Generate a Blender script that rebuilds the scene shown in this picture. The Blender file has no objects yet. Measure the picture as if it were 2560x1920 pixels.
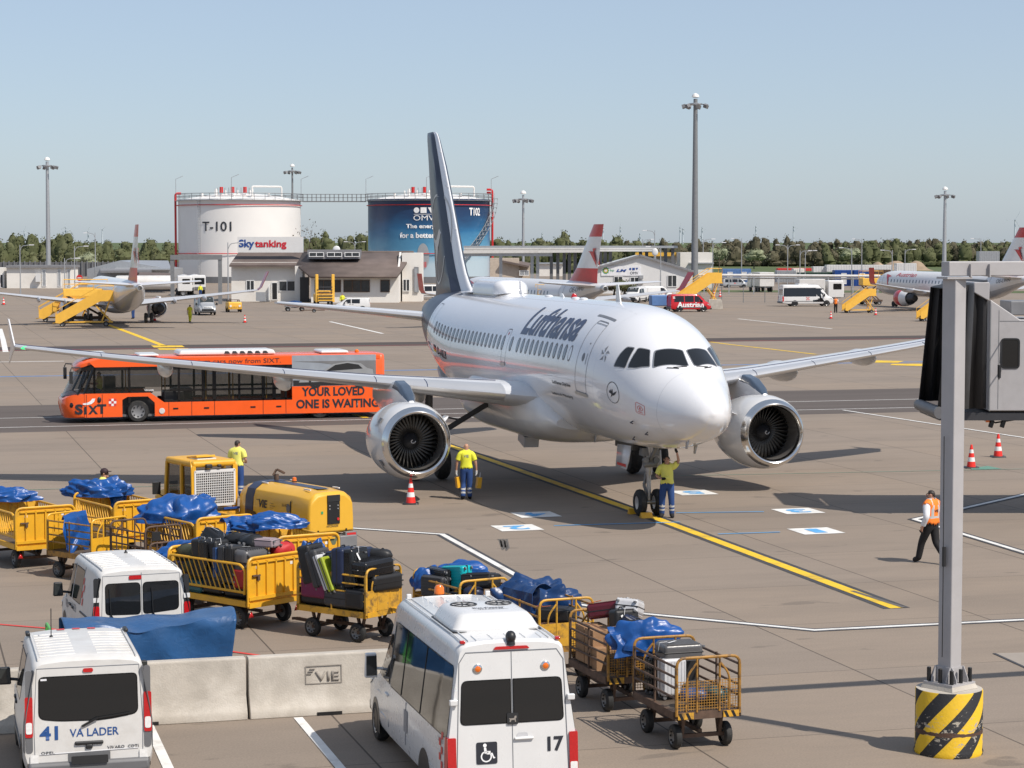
import bpy, bmesh, math, random
from mathutils import Vector, Matrix, Euler
from mathutils.geometry import tessellate_polygon
random.seed(7)
SC = bpy.context.scene
COL = SC.collection
PI = math.pi; R_ = math.radians; sin = math.sin; cos = math.cos
# ---------------------------------------------------------------- camera, sky, sun, exposure
CAM_H, CAM_F, CAM_P = 7.86, 5509.0, 0.0645        # height m, focal length in photo pixels, pitch down
cam = bpy.data.cameras.new('camera'); cam_o = bpy.data.objects.new('camera', cam); COL.objects.link(cam_o)
cam.sensor_width = 36; cam.lens = CAM_F/2560*36; cam.clip_start = .5; cam.clip_end = 20000
cam_o.location = (0, 0, CAM_H); cam_o.rotation_euler = (PI/2-CAM_P, 0, 0)
SC.camera = cam_o
world = bpy.data.worlds.new('World'); SC.world = world; world.use_nodes = True
wn = world.node_tree; bg = wn.nodes['Background']
sky = wn.nodes.new('ShaderNodeTexSky'); sky.sky_type = 'NISHITA'; sky.sun_disc = False
SUN_EL, SUN_AZ = 50.0, 130.0
sky.sun_elevation = R_(SUN_EL); sky.sun_rotation = R_(SUN_AZ)
sky.altitude = 180; sky.air_density = .85; sky.dust_density = .9; sky.ozone_density = 3.0
bg.inputs['Strength'].default_value = .14
tint = wn.nodes.new('ShaderNodeMix'); tint.data_type = 'RGBA'; tint.inputs[0].default_value = .55
tint.inputs[7].default_value = (3.35, 3.85, 4.6, 1)            # thin even veil of high haze over the blue
wn.links.new(sky.outputs[0], tint.inputs[6]); wn.links.new(tint.outputs[2], bg.inputs['Color'])
sun = bpy.data.lights.new('sun', 'SUN'); sun.energy = 4.7; sun.angle = R_(.53); sun.color = (1, .93, .84)
sun_o = bpy.data.objects.new('sun', sun); COL.objects.link(sun_o)
sd = Vector((cos(R_(SUN_EL))*sin(R_(SUN_AZ)), cos(R_(SUN_EL))*cos(R_(SUN_AZ)), sin(R_(SUN_EL))))
sun_o.rotation_euler = sd.to_track_quat('Z', 'Y').to_euler(); sun_o.location = (40, -40, 60)
SC.view_settings.view_transform = 'Standard'; SC.view_settings.look = 'None'
SC.view_settings.exposure = 0.0; SC.view_settings.gamma = 1
SC.cycles.max_bounces = 6; SC.cycles.transparent_max_bounces = 16

# ---------------------------------------------------------------- helpers
def G(x, y, z=0):                 # photo pixel -> point at height z
    v = -(y-960)/CAM_F; u = (x-1280)/CAM_F; c, s = cos(CAM_P), sin(CAM_P)
    d = (u, c+v*s, -s+v*c); t = (z-CAM_H)/d[2]
    return Vector((d[0]*t, d[1]*t, z))
def D(x, y, dist):                # photo pixel -> point at distance
    v = -(y-960)/CAM_F; u = (x-1280)/CAM_F; c, s = cos(CAM_P), sin(CAM_P)
    d = (u, c+v*s, -s+v*c); t = dist/d[1]
    return Vector((d[0]*t, d[1]*t, CAM_H+d[2]*t))
TH = .2750                        # apron grid angle
def AP(s, t, z=0): return Vector((s*cos(TH)-t*sin(TH), s*sin(TH)+t*cos(TH), z))
def tag(o, label=None, cat=None, group=None, kind=None):
    for k, v in (('label', label), ('category', cat), ('group', group), ('kind', kind)):
        if v: o[k] = v
    return o
def thing(name, label, cat, loc=(0, 0, 0), rz=0, group=None, sc=1):
    o = bpy.data.objects.new(name, None); COL.objects.link(o); o.empty_display_size = .2
    o.location = loc; o.rotation_euler = (0, 0, rz)
    if sc != 1: o.scale = (sc, sc, sc) if not isinstance(sc, tuple) else sc
    return tag(o, label, cat, group)
KIDS = {}
def link_child(o, p):
    o.parent = p; KIDS.setdefault(p.name, []).append(o)
def dup(root, label=None, loc=None, rz=None, group=None):
    def cp(o, par):
        c = o.copy(); COL.objects.link(c)
        if par: link_child(c, par)
        for k in KIDS.get(o.name, []): cp(k, c)
        return c
    r = cp(root, None)
    if loc is not None: r.location = loc
    if rz is not None: r.rotation_euler = (0, 0, rz)
    return tag(r, label, None, group)
def newmesh(name, me, mats, parent=None, loc=None, rot=None):
    o = bpy.data.objects.new(name, me); COL.objects.link(o)
    for m in (mats if isinstance(mats, (list, tuple)) else [mats]): me.materials.append(m)
    if parent: link_child(o, parent)
    if loc is not None: o.location = loc
    if rot is not None: o.rotation_euler = rot
    return o
def rotm(rx=0, ry=0, rz=0): return Euler((rx, ry, rz)).to_matrix()
class MB:
    def __init__(s): s.v = []; s.f = []; s.m = []; s.s = []
    def add(s, vs, fs, m=0, sm=False):
        b = len(s.v); s.v += [tuple(v) for v in vs]
        for f in fs: s.f.append([i+b for i in f]); s.m.append(m); s.s.append(sm)
        return s
    def box(s, c, d, m=0, R=None, taper=1, sh=0):
        hx, hy, hz = d[0]/2, d[1]/2, d[2]/2; vs = []
        for z in (-1, 1):
            k = taper if z > 0 else 1
            for x, y in ((-1, -1), (1, -1), (1, 1), (-1, 1)):
                p = Vector((x*hx*k+(sh if z > 0 else 0), y*hy*k, z*hz))
                vs.append((R @ p if R else p)+Vector(c))
        return s.add(vs, [(3, 2, 1, 0), (4, 5, 6, 7), (0, 1, 5, 4), (1, 2, 6, 5), (2, 3, 7, 6), (3, 0, 4, 7)], m)
    def bar(s, a, b, w, h=None, m=0, up=(0, 0, 1)):       # rectangular bar a->b
        a = Vector(a); b = Vector(b); h = h or w; d = (b-a); L = d.length
        if L < 1e-6: return s
        d /= L; u = Vector(up)
        if abs(d.dot(u)) > .99: u = Vector((1, 0, 0))
        sx = d.cross(u).normalized(); sz = sx.cross(d)
        R = Matrix((sx, d, sz)).transposed()
        return s.box((a+b)/2, (w, L, h), m, R)
    def cyl(s, a, b, r, r2=None, n=12, m=0, cap=True, sm=True):
        return s.lathe([(0, r), (1, r if r2 is None else r2)], a, Vector(b)-Vector(a), n, m, cap, sm)
    def lathe(s, prof, org, ax, n=24, m=0, cap=True, sm=True, mf=None):
        ax = Vector(ax); org = Vector(org)
        d = ax.normalized(); u = Vector((0, 0, 1)) if abs(d.z) < .9 else Vector((1, 0, 0))
        e1 = d.cross(u).normalized(); e2 = d.cross(e1)
        vs = []
        for t, r in prof:
            for k in range(n):
                a = 2*PI*k/n; vs.append(org+ax*t+(e1*cos(a)+e2*sin(a))*max(r, 1e-4))
        b = len(s.v); s.v += [tuple(v) for v in vs]
        for i in range(len(prof)-1):
            for k in range(n):
                s.f.append([b+i*n+k, b+i*n+(k+1) % n, b+(i+1)*n+(k+1) % n, b+(i+1)*n+k]); s.m.append(mf(i) if mf else m); s.s.append(sm)
        if cap:
            s.f.append([b+k for k in range(n)][::-1]); s.m.append(mf(0) if mf else m); s.s.append(False)
            e = b+(len(prof)-1)*n
            s.f.append([e+k for k in range(n)]); s.m.append(mf(len(prof)-2) if mf else m); s.s.append(False)
        return s
    def tube(s, pts, r, n=7, m=0, closed=False, rad=0, seg=4):
        pts = [Vector(p) for p in pts]
        if rad:
            q = []
            N = len(pts)
            for i, p in enumerate(pts):
                if not closed and i in (0, N-1): q.append(p); continue
                a = pts[i-1]; c = pts[(i+1) % N]
                k = min(rad, (a-p).length*.45, (c-p).length*.45)
                p0 = p+(a-p).normalized()*k; p1 = p+(c-p).normalized()*k
                for j in range(seg+1):
                    t = j/seg; q.append(p0*(1-t)**2+p*2*t*(1-t)+p1*t*t)
            pts = q
        N = len(pts); b = len(s.v); prev = None
        for i, p in enumerate(pts):
            if closed: d = pts[(i+1) % N]-pts[i-1]
            else: d = pts[min(i+1, N-1)]-pts[max(i-1, 0)]
            d.normalize()
            if prev is None:
                u = Vector((0, 0, 1)) if abs(d.z) < .9 else Vector((1, 0, 0)); e1 = d.cross(u).normalized()
            else: e1 = (prev-d*prev.dot(d)).normalized()
            prev = e1; e2 = d.cross(e1)
            for k in range(n):
                a = 2*PI*k/n; s.v.append(tuple(p+(e1*cos(a)+e2*sin(a))*r))
        for i in range(N if closed else N-1):
            j = (i+1) % N
            for k in range(n):
                s.f.append([b+i*n+k, b+i*n+(k+1) % n, b+j*n+(k+1) % n, b+j*n+k]); s.m.append(m); s.s.append(True)
        if not closed:
            s.f.append([b+k for k in range(n)][::-1]); s.f.append([b+(N-1)*n+k for k in range(n)]); s.m += [m, m]; s.s += [False, False]
        return s
    def loft(s, rings, m=0, cap=True, sm=True, closed=True, mf=None):
        n = len(rings[0]); b = len(s.v)
        for r in rings: s.v += [tuple(p) for p in r]
        for i in range(len(rings)-1):
            for k in range(n if closed else n-1):
                s.f.append([b+i*n+k, b+i*n+(k+1) % n, b+(i+1)*n+(k+1) % n, b+(i+1)*n+k]); s.m.append(mf(i, k) if mf else m); s.s.append(sm)
        if cap:
            s.f.append([b+k for k in range(n)][::-1]); s.f.append([b+(len(rings)-1)*n+k for k in range(n)]); s.m += [m, m]; s.s += [False, False]
        return s
    def prism(s, poly, f0, f1, m=0):      # poly 2D; f0,f1 map (u,v)->3D for both faces
        n = len(poly)
        return s.add([f0(*p) for p in poly]+[f1(*p) for p in poly],
                     [list(range(n))[::-1], list(range(n, 2*n))]+[(i, (i+1) % n, (i+1) % n+n, i+n) for i in range(n)], m)
    def sphere(s, c, r, n=12, m=0, sc=(1, 1, 1), R=None):
        h = n//2; c = Vector(c); rings = []
        for i in range(1, h):
            a = PI*i/h
            rings.append([Vector((sin(a)*cos(2*PI*k/n)*r*sc[0], sin(a)*sin(2*PI*k/n)*r*sc[1], cos(a)*r*sc[2])) for k in range(n)])
        b = len(s.v); pts = [p for q in rings for p in q]+[Vector((0, 0, r*sc[2])), Vector((0, 0, -r*sc[2]))]
        if R: pts = [R @ p for p in pts]
        s.v += [tuple(p+c) for p in pts]
        for i in range(len(rings)-1):
            for k in range(n): s.f.append([b+i*n+k, b+(i+1)*n+k, b+(i+1)*n+(k+1) % n, b+i*n+(k+1) % n]); s.m.append(m); s.s.append(True)
        t = b+len(rings)*n; l = b+(len(rings)-1)*n
        for k in range(n):
            s.f.append([t, b+k, b+(k+1) % n]); s.f.append([t+1, l+(k+1) % n, l+k]); s.m += [m, m]; s.s += [True, True]
        return s
    def mesh(s, name):
        me = bpy.data.meshes.new(name); me.from_pydata(s.v, [], s.f)
        me.polygons.foreach_set('material_index', s.m); me.polygons.foreach_set('use_smooth', s.s)
        bm = bmesh.new(); bm.from_mesh(me); bmesh.ops.recalc_face_normals(bm, faces=bm.faces); bm.to_mesh(me); bm.free()
        me.update(); me.set_sharp_from_angle(angle=R_(38)); return me
    def build(s, name, mats, parent=None, loc=None, rot=None, bevel=0, seg=2, sub=0, ang=35, solid=0, label=None):
        o = newmesh(name, s.mesh(name), mats, parent, loc, rot)
        if solid:
            k = o.modifiers.new('solid', 'SOLIDIFY'); k.thickness = solid; k.offset = -1
        if bevel:
            k = o.modifiers.new('bevel', 'BEVEL'); k.width = bevel; k.segments = seg; k.limit_method = 'ANGLE'; k.angle_limit = R_(ang)
        if sub:
            k = o.modifiers.new('sub', 'SUBSURF'); k.levels = sub; k.render_levels = sub
        if bevel and not sub: _autosmooth(o)
        if label: o['label'] = label
        return o
def _autosmooth(o):
    k = o.modifiers.new('wn', 'WEIGHTED_NORMAL'); k.keep_sharp = True
def rpoly(pts, r, n=4):                    # rounded polygon
    q = []; N = len(pts); pts = [Vector(p) for p in pts]
    for i, p in enumerate(pts):
        a = pts[i-1]; c = pts[(i+1) % N]; rr = r[i] if isinstance(r, (list, tuple)) else r
        k = min(rr, (a-p).length*.49, (c-p).length*.49)
        p0 = p+(a-p).normalized()*k; p1 = p+(c-p).normalized()*k
        for j in range(n+1):
            t = j/n; w = p0*(1-t)**2+p*2*t*(1-t)+p1*t*t; q.append((w.x, w.y))
    return q
def rrect(cx, cy, w, h, r, n=4): return rpoly([(cx-w/2, cy-h/2), (cx+w/2, cy-h/2), (cx+w/2, cy+h/2), (cx-w/2, cy+h/2)], r, n)
def bm2d(polys):                           # list of outlines (first outer, others holes allowed) -> bmesh in xy
    bm = bmesh.new()
    for poly in polys:
        vs = [bm.verts.new((p[0], p[1], 0)) for p in poly]
        for t in tessellate_polygon([[Vector((p[0], p[1], 0)) for p in poly]]):
            try: bm.faces.new([vs[i] for i in t])
            except ValueError: pass
    return bm
def ring2d(outer, inner):
    bm = bmesh.new(); n = len(outer)
    a = [bm.verts.new((p[0], p[1], 0)) for p in outer]; b = [bm.verts.new((p[0], p[1], 0)) for p in inner]
    for i in range(n): bm.faces.new((a[i], a[(i+1) % n], b[(i+1) % n], b[i]))
    return bm
def outline(poly, w): # band of width w inside a closed outline
    pts = [Vector(p) for p in poly]; n = len(pts); inn = []
    ar = sum(pts[i].x*pts[(i+1) % n].y-pts[(i+1) % n].x*pts[i].y for i in range(n)); sg = 1 if ar > 0 else -1
    for i in range(n):
        d = (pts[(i+1) % n]-pts[i-1]).normalized(); inn.append((pts[i].x-d.y*w*sg, pts[i].y+d.x*w*sg))
    return ring2d(poly, inn)
_fonts = {}
def text2d(body, size=1, bold=0, shear=0, align='CENTER', sx=1, sp=1, lines=1):
    cu = bpy.data.curves.new('txt', 'FONT'); cu.body = body; cu.size = size; cu.offset = bold*size; cu.shear = shear
    cu.align_x = align; cu.align_y = 'CENTER'; cu.space_character = sp; cu.space_line = lines; cu.resolution_u = 3
    o = bpy.data.objects.new('txt', cu); me = o.to_mesh(); bm = bmesh.new(); bm.from_mesh(me)
    o.to_mesh_clear(); bpy.data.objects.remove(o); bpy.data.curves.remove(cu)
    for v in bm.verts: v.co.x *= sx; v.co.z = 0
    bmesh.ops.remove_doubles(bm, verts=bm.verts, dist=1e-5)
    return bm
def tw(bm): xs = [v.co.x for v in bm.verts]; return max(xs)-min(xs)
def fitw(bm, w, h=None):                   # scale 2D mesh to width (and height), centred
    xs = [v.co.x for v in bm.verts]; ys = [v.co.y for v in bm.verts]
    cx, cy = (min(xs)+max(xs))/2, (min(ys)+max(ys))/2; k = w/(max(xs)-min(xs)); ky = h/(max(ys)-min(ys)) if h else k
    for v in bm.verts: v.co.x = (v.co.x-cx)*k; v.co.y = (v.co.y-cy)*ky
    return bm
def move2(bm, x, y, a=0, shear=0):
    for v in bm.verts:
        u, w = v.co.x+shear*v.co.y, v.co.y; v.co.x = u*cos(a)-w*sin(a)+x; v.co.y = u*sin(a)+w*cos(a)+y
    return bm
def joinbm(*bms):
    r = bms[0]
    for b in bms[1:]:
        mp = {v: r.verts.new(v.co) for v in b.verts}
        for f in b.faces:
            try: r.faces.new([mp[v] for v in f.verts])
            except ValueError: pass
        b.free()
    return r
def decal(name, bm, fn, mats, parent=None, du=0, dv=0, label=None, smooth=False, thick=0):
    xs = [v.co.x for v in bm.verts]; ys = [v.co.y for v in bm.verts]
    for ax, dd, lo, hi in ((0, du, min(xs), max(xs)), (1, dv, min(ys), max(ys))):
        if dd:
            k = lo+dd
            while k < hi:
                no = (1, 0, 0) if ax == 0 else (0, 1, 0); co = (k, 0, 0) if ax == 0 else (0, k, 0)
                bmesh.ops.bisect_plane(bm, geom=bm.verts[:]+bm.edges[:]+bm.faces[:], plane_co=co, plane_no=no, dist=1e-6); k += dd
    for v in bm.verts: v.co = fn(v.co.x, v.co.y)
    bmesh.ops.recalc_face_normals(bm, faces=bm.faces)
    me = bpy.data.meshes.new(name); bm.to_mesh(me); bm.free()
    if smooth: me.polygons.foreach_set('use_smooth', [True]*len(me.polygons))
    o = newmesh(name, me, mats, parent)
    if thick:
        k = o.modifiers.new('solid', 'SOLIDIFY'); k.thickness = thick; k.offset = 0
    if label: o['label'] = label
    return o
def plane_fn(o, ux, uy, off=0):            # map 2D to a plane with origin o, axes ux, uy
    o = Vector(o); ux = Vector(ux).normalized(); uy = Vector(uy).normalized(); n = ux.cross(uy)*off
    return lambda u, v: o+ux*u+uy*v+n

# ---------------------------------------------------------------- materials
MATS = {}
class NT:
    def __init__(s, name):
        s.m = bpy.data.materials.new(name); s.m.use_nodes = True; s.t = s.m.node_tree; s.b = s.t.nodes['Principled BSDF']
    def n(s, ty, **kw):
        q = s.t.nodes.new('ShaderNode'+ty)
        for k, v in kw.items():
            if k.startswith('i_'):
                key = k[2:]; key = int(key) if key.isdigit() else key.replace('_', ' ')
                s.set(q.inputs[key], v)
            else: setattr(q, k, v)
        return q
    def set(s, inp, v):
        if isinstance(v, bpy.types.NodeSocket): s.t.links.new(v, inp)
        elif isinstance(v, bpy.types.Node): s.t.links.new(v.outputs[0], inp)
        else: inp.default_value = v
    def math(s, op, a, b=None, c=None):
        q = s.n('Math', operation=op); s.set(q.inputs[0], a)
        if b is not None: s.set(q.inputs[1], b)
        if c is not None: s.set(q.inputs[2], c)
        return q.outputs[0]
    def mix(s, f, a, b, ty='MIX'):
        q = s.n('Mix', data_type='RGBA', blend_type=ty); s.set(q.inputs[0], f); s.set(q.inputs[6], a); s.set(q.inputs[7], b); return q.outputs[2]
    def ramp(s, v, *st):
        q = s.n('ValToRGB'); s.set(q.inputs[0], v); e = q.color_ramp.elements
        while len(e) < len(st): e.new(.5)
        for k, (p, c) in enumerate(st): e[k].position = p; e[k].color = c if len(c) == 4 else (*c, 1)
        return q.outputs[0]
    def noise(s, co, scale, det=3, rough=.55, dist=0):
        q = s.n('TexNoise'); s.set(q.inputs['Vector'], co); q.inputs['Scale'].default_value = scale; q.inputs['Detail'].default_value = det
        q.inputs['Roughness'].default_value = rough; q.inputs['Distortion'].default_value = dist; return q.outputs[0]
    def mapping(s, co, sc=(1, 1, 1), rot=(0, 0, 0), loc=(0, 0, 0)):
        q = s.n('Mapping'); s.set(q.inputs[0], co); q.inputs['Scale'].default_value = sc; q.inputs['Rotation'].default_value = rot; q.inputs['Location'].default_value = loc; return q.outputs[0]
    def obj(s): return s.n('TexCoord').outputs['Object']
    def bump(s, h, st=.2, d=.02):
        q = s.n('Bump'); s.set(q.inputs['Height'], h); q.inputs['Strength'].default_value = st; q.inputs['Distance'].default_value = d
        s.t.links.new(q.outputs[0], s.b.inputs['Normal'])
def c4(c): return (*c, 1) if len(c) == 3 else c
def sr(r, g, b):                            # sRGB 0-255 -> linear
    return tuple(((x/255+.055)/1.055)**2.4 if x > 10 else x/255/12.92 for x in (r, g, b))
def mat(name, col, rough=.5, metal=0, var=.08, scale=2.5, bump=0, bscale=60, coat=0, spec=.5, emit=0, dirt=None, dsc=1.2, damt=.5, alpha=1, trans=0):
    if name in MATS: return MATS[name]
    q = NT(name); b = q.b; co = q.obj()
    b.inputs['Roughness'].default_value = rough; b.inputs['Metallic'].default_value = metal; b.inputs['Specular IOR Level'].default_value = spec
    b.inputs['Coat Weight'].default_value = coat; b.inputs['Coat Roughness'].default_value = .06
    if trans: b.inputs['Transmission Weight'].default_value = trans
    if alpha < 1: b.inputs['Alpha'].default_value = alpha
    out = c4(col)
    if var:
        nz = q.noise(co, scale, 4)
        lo = tuple(x*(1-var) for x in col); hi = tuple(min(x*(1+var), 1) for x in col)
        out = q.ramp(nz, (.3, lo), (.7, hi))
        q.set(b.inputs['Roughness'], q.math('ADD', q.math('MULTIPLY', q.noise(co, scale*3, 3), .06), max(rough-.03, .02)))
    if dirt:
        d = q.ramp(q.noise(co, dsc, 6, .68, .3), (.5, (0, 0, 0)), (.68, (1, 1, 1)))
        out = q.mix(q.math('MULTIPLY', d, damt), out, c4(dirt))
    q.set(b.inputs['Base Color'], out)
    if emit: q.set(b.inputs['Emission Color'], c4(col)); b.inputs['Emission Strength'].default_value = emit
    if bump: q.bump(q.noise(co, bscale, 4), bump)
    MATS[name] = q.m; return q.m
def M_(k): return MATS[k]
mat('white_paint', (.66, .655, .645), .28, var=.025, coat=.3)
mat('white_dirty', (.62, .605, .58), .35, var=.06, dirt=(.42, .38, .33), damt=.35)
mat('air_white', (.74, .74, .755), .14, var=.015, coat=.45, scale=.6)
mat('air_grey', (.50, .50, .51), .35, var=.05)
mat('air_belly', (.66, .66, .66), .24, var=.03, coat=.3)
mat('navy', (.018, .03, .085), .3, var=.1)
mat('fin_navy', (.024, .031, .056), .34, var=.06, scale=.5)
mat('chrome', (.72, .71, .69), .16, metal=1, var=.05)
mat('alu', (.72, .71, .70), .30, metal=.65, var=.03, scale=.8)
mat('alu_dull', (.50, .49, .48), .42, metal=.8, var=.08)
mat('dark_metal', (.05, .05, .055), .45, metal=.3)
mat('steel_grey', (.20, .20, .205), .5, metal=.2, var=.1)
mat('rim_dirty', (.22, .21, .20), .5, metal=.3, var=.15, dirt=(.08, .07, .06), dsc=6, damt=.7)
mat('black', (.012, .012, .013), .4)
mat('black_gloss', (.008, .008, .009), .08, var=0)
mat('rubber', (.018, .018, .018), .75, dirt=(.09, .08, .07), damt=.5, dsc=6)
mat('plastic_black', (.02, .02, .021), .45)
mat('plastic_grey', (.13, .13, .135), .5)
mat('glass_dark', (.010, .011, .012), .05, var=0, spec=.6)
mat('glass_tint', (.03, .035, .035), .04, var=0, spec=.7)
mat('cabin_glass', (.16, .18, .21), .1, var=0, spec=.6)
mat('line_grey', (.17, .18, .20), .5)
mat('red', (.55, .02, .02), .35)
mat('red_lamp', (.45, .01, .012), .12, var=.1, coat=.6, scale=30)
mat('white_lamp', (.75, .74, .72), .1, var=.1, coat=.6, scale=20)
mat('amber_lamp', (.75, .16, .01), .15, coat=.5)
mat('clear_lamp', (.5, .5, .52), .08, coat=.6, metal=.4)
mat('yellow', (.72, .375, .02), .42, var=.06, dirt=(.33, .20, .05), dsc=2.2, damt=.35)
mat('yellow_worn', (.62, .33, .03), .5, var=.1, dirt=(.10, .065, .04), dsc=6, damt=.9)
mat('yellow_rust', (.36, .18, .03), .6, var=.2, dirt=(.05, .032, .025), dsc=9, damt=1)
mat('yellow_scratch', (.72, .40, .04), .5, var=.12, dirt=(.22, .13, .05), dsc=9, damt=.75)
mat('yellow_gpu', (.70, .385, .03), .38, var=.03, coat=.2)
mat('yellow_far', (.80, .45, .06), .5, var=.06)
mat('navy_gpu', (.02, .03, .07), .35)
mat('white_cloth', (.72, .72, .74), .8, bump=.1)
mat('rust', (.10, .06, .04), .75, var=.3, scale=8)
mat('ply', (.10, .075, .055), .7, var=.2)
mat('hivis_yellow', (.78, .78, .05), .75, var=.06, bump=.1)
mat('pale_yellow', (.80, .76, .16), .8, var=.06, bump=.1)
mat('hivis_orange', (.95, .22, .02), .7, var=.05, bump=.1)
mat('work_blue', (.02, .06, .20), .8, var=.12, bump=.1)
mat('black_cloth', (.013, .012, .013), .85, bump=.1)
mat('skin', (.50, .27, .18), .5, var=.06)
mat('hair_dark', (.03, .022, .018), .6)
mat('reflect', (.48, .48, .47), .35)
mat('cap_dark', (.03, .012, .015), .7)
mat('bus_orange', (.90, .115, .015), .25, var=.03, coat=.35)
mat('bus_glass', (.012, .014, .013), .05, var=0, spec=.6)
mat('bus_grey', (.30, .33, .37), .3)
mat('cone_red', (.80, .03, .02), .45); mat('cone_white', (.78, .78, .77), .45)
mat('jet_grey', (.40, .385, .385), .45, var=.04, dirt=(.3, .28, .27), damt=.3)
mat('concrete', (.44, .40, .345), .85, var=.12, bump=.3, bscale=30, dirt=(.58, .54, .48), dsc=1.3, damt=.6)
mat('wall_white', (.74, .71, .66), .8, var=.04, scale=.4, dirt=(.55, .5, .44), dsc=.25, damt=.35)
mat('tank_white', (.76, .74, .71), .5, var=.03, scale=.2)
mat('roof_brown', (.13, .10, .088), .8, var=.2, scale=.5, bump=.2)
mat('roof_grey', (.20, .20, .21), .7, var=.1)
mat('grey_steel', (.22, .225, .23), .5, metal=.3)
mat('galv', (.42, .43, .44), .4, metal=.5, var=.06)
mat('beige_wall', (.50, .42, .34), .85)
mat('window_far', (.035, .04, .045), .15, var=.2)
mat('frame_white', (.74, .74, .73), .5)
mat('blue_box', (.10, .20, .42), .5); mat('blue_deep', (.01, .06, .26), .45)
mat('green_dark', (.02, .05, .035), .5)
mat('sign_blue', (.015, .06, .25), .5); mat('sign_red', (.55, .015, .03), .5)
mat('text_dark', (.02, .022, .03), .5); mat('text_grey', (.22, .23, .25), .5); mat('text_white', (.8, .8, .8), .5)
mat('text_blue', (.015, .07, .24), .5)
mat('vie_red', (.60, .05, .04), .45)
mat('austrian_red', (.50, .008, .015), .3, coat=.3)
mat('green_frame', (.10, .42, .08), .45)
mat('mark_white', (.74, .73, .70), .7, dirt=(.35, .31, .27), dsc=1.5, damt=.5)
mat('mark_yellow', (.78, .50, .02), .7, dirt=(.25, .19, .07), dsc=.9, damt=.6)
mat('mark_black', (.05, .05, .055), .8, var=.15)
mat('mark_red', (.62, .06, .05), .7); mat('mark_blue', (.05, .22, .55), .7, dirt=(.4, .36, .33), dsc=1.5, damt=.5)
mat('mark_skyblue', (.10, .36, .68), .7); mat('mark_green', (.10, .25, .19), .8, dirt=(.35, .31, .27), dsc=2, damt=.6)
mat('skid', (.12, .11, .10), .9)
mat('sand', (.34, .25, .17), .95, var=.2, scale=.3)
mat('turbine', (.50, .55, .60), .6, var=0)
def tarp_mat(name, col):
    q = NT(name); co = q.obj(); b = q.b; b.inputs['Roughness'].default_value = .36; b.inputs['Specular IOR Level'].default_value = .5
    q.set(b.inputs['Base Color'], q.ramp(q.noise(co, 3, 4), (.3, tuple(x*.82 for x in col)), (.7, tuple(x*1.15 for x in col))))
    q.bump(q.noise(co, 6, 2, .5, 1.0), .22, .04); MATS[name] = q.m
tarp_mat('tarp', (.006, .068, .265)); tarp_mat('tarp_dark', (.006, .036, .125)); tarp_mat('tarp_faded', (.022, .085, .215))
# ---------------------------------------------------------------- ground and paint
def ground_mat():
    q = NT('apron_concrete'); b = q.b; co = q.obj()
    r = q.mapping(co, rot=(0, 0, -TH))
    sx = q.n('SeparateXYZ'); q.set(sx.inputs[0], r)
    u = q.math('DIVIDE', q.math('ADD', sx.outputs[0], 3.05), 5.0); v = q.math('DIVIDE', q.math('ADD', sx.outputs[1], 1.1), 4.75)
    cell = q.n('CombineXYZ'); q.set(cell.inputs[0], q.math('FLOOR', u)); q.set(cell.inputs[1], q.math('FLOOR', v))
    wnz = q.n('TexWhiteNoise', noise_dimensions='2D'); q.set(wnz.inputs['Vector'], cell)
    big = q.noise(co, .022, 3)
    base = q.ramp(q.math('ADD', q.math('MULTIPLY', wnz.outputs[0], .45), q.math('MULTIPLY', big, .55)),
                  (.2, (0.246, 0.202, 0.163)), (.45, (0.272, 0.219, 0.174)), (.62, (0.280, 0.222, 0.171)), (.8, (0.295, 0.229, 0.171)))
    # streaks and stains of use
    st = q.mapping(r, sc=(.10, .45, 1)); s1 = q.noise(st, 1.0, 6, .62, .4)
    base = q.mix(q.math('MULTIPLY', q.ramp(s1, (.46, (0, 0, 0)), (.74, (1, 1, 1))), .62), base, (0.143, 0.118, 0.096, 1))
    fine = q.noise(q.mapping(r, sc=(.5, 1.6, 1)), 2.2, 6, .65)
    base = q.mix(q.math('MULTIPLY', q.ramp(fine, (.35, (0, 0, 0)), (.75, (1, 1, 1))), .34), base, (0.193, 0.159, 0.130, 1))
    sp = q.noise(q.mapping(r, sc=(.55, 1.1, 1), loc=(3, 7, 0)), .95, 3, .5, .3)
    base = q.mix(q.math('MULTIPLY', q.ramp(sp, (.665, (0, 0, 0)), (.70, (1, 1, 1))), .6), base, (0.100, 0.083, 0.069, 1))
    lo = q.noise(co, .09, 4, .6)
    base = q.mix(q.math('MULTIPLY', q.ramp(lo, (.46, (0, 0, 0)), (.70, (1, 1, 1))), .45), base, (0.164, 0.136, 0.111, 1))
    grain = q.noise(co, 28, 3)
    base = q.mix(.30, base, q.ramp(grain, (.3, (0.172, 0.143, 0.116)), (.7, (0.356, 0.293, 0.236))))
    def line(w, k, off):
        f = q.math('FRACT', w); d = q.math('MINIMUM', f, q.math('SUBTRACT', 1, f)); return q.math('LESS_THAN', d, k)
    jn = q.math('MAXIMUM', line(u, .0034, 0), q.math('MULTIPLY', line(v, .003, 0), .75))
    base = q.mix(q.math('MULTIPLY', jn, .72), base, (0.037, 0.031, 0.026, 1))
    q.set(b.inputs['Base Color'], base); b.inputs['Roughness'].default_value = .82; b.inputs['Specular IOR Level'].default_value = .25
    q.bump(q.noise(co, 45, 4), .25, .01)
    MATS['apron'] = q.m
ground_mat()
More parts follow.
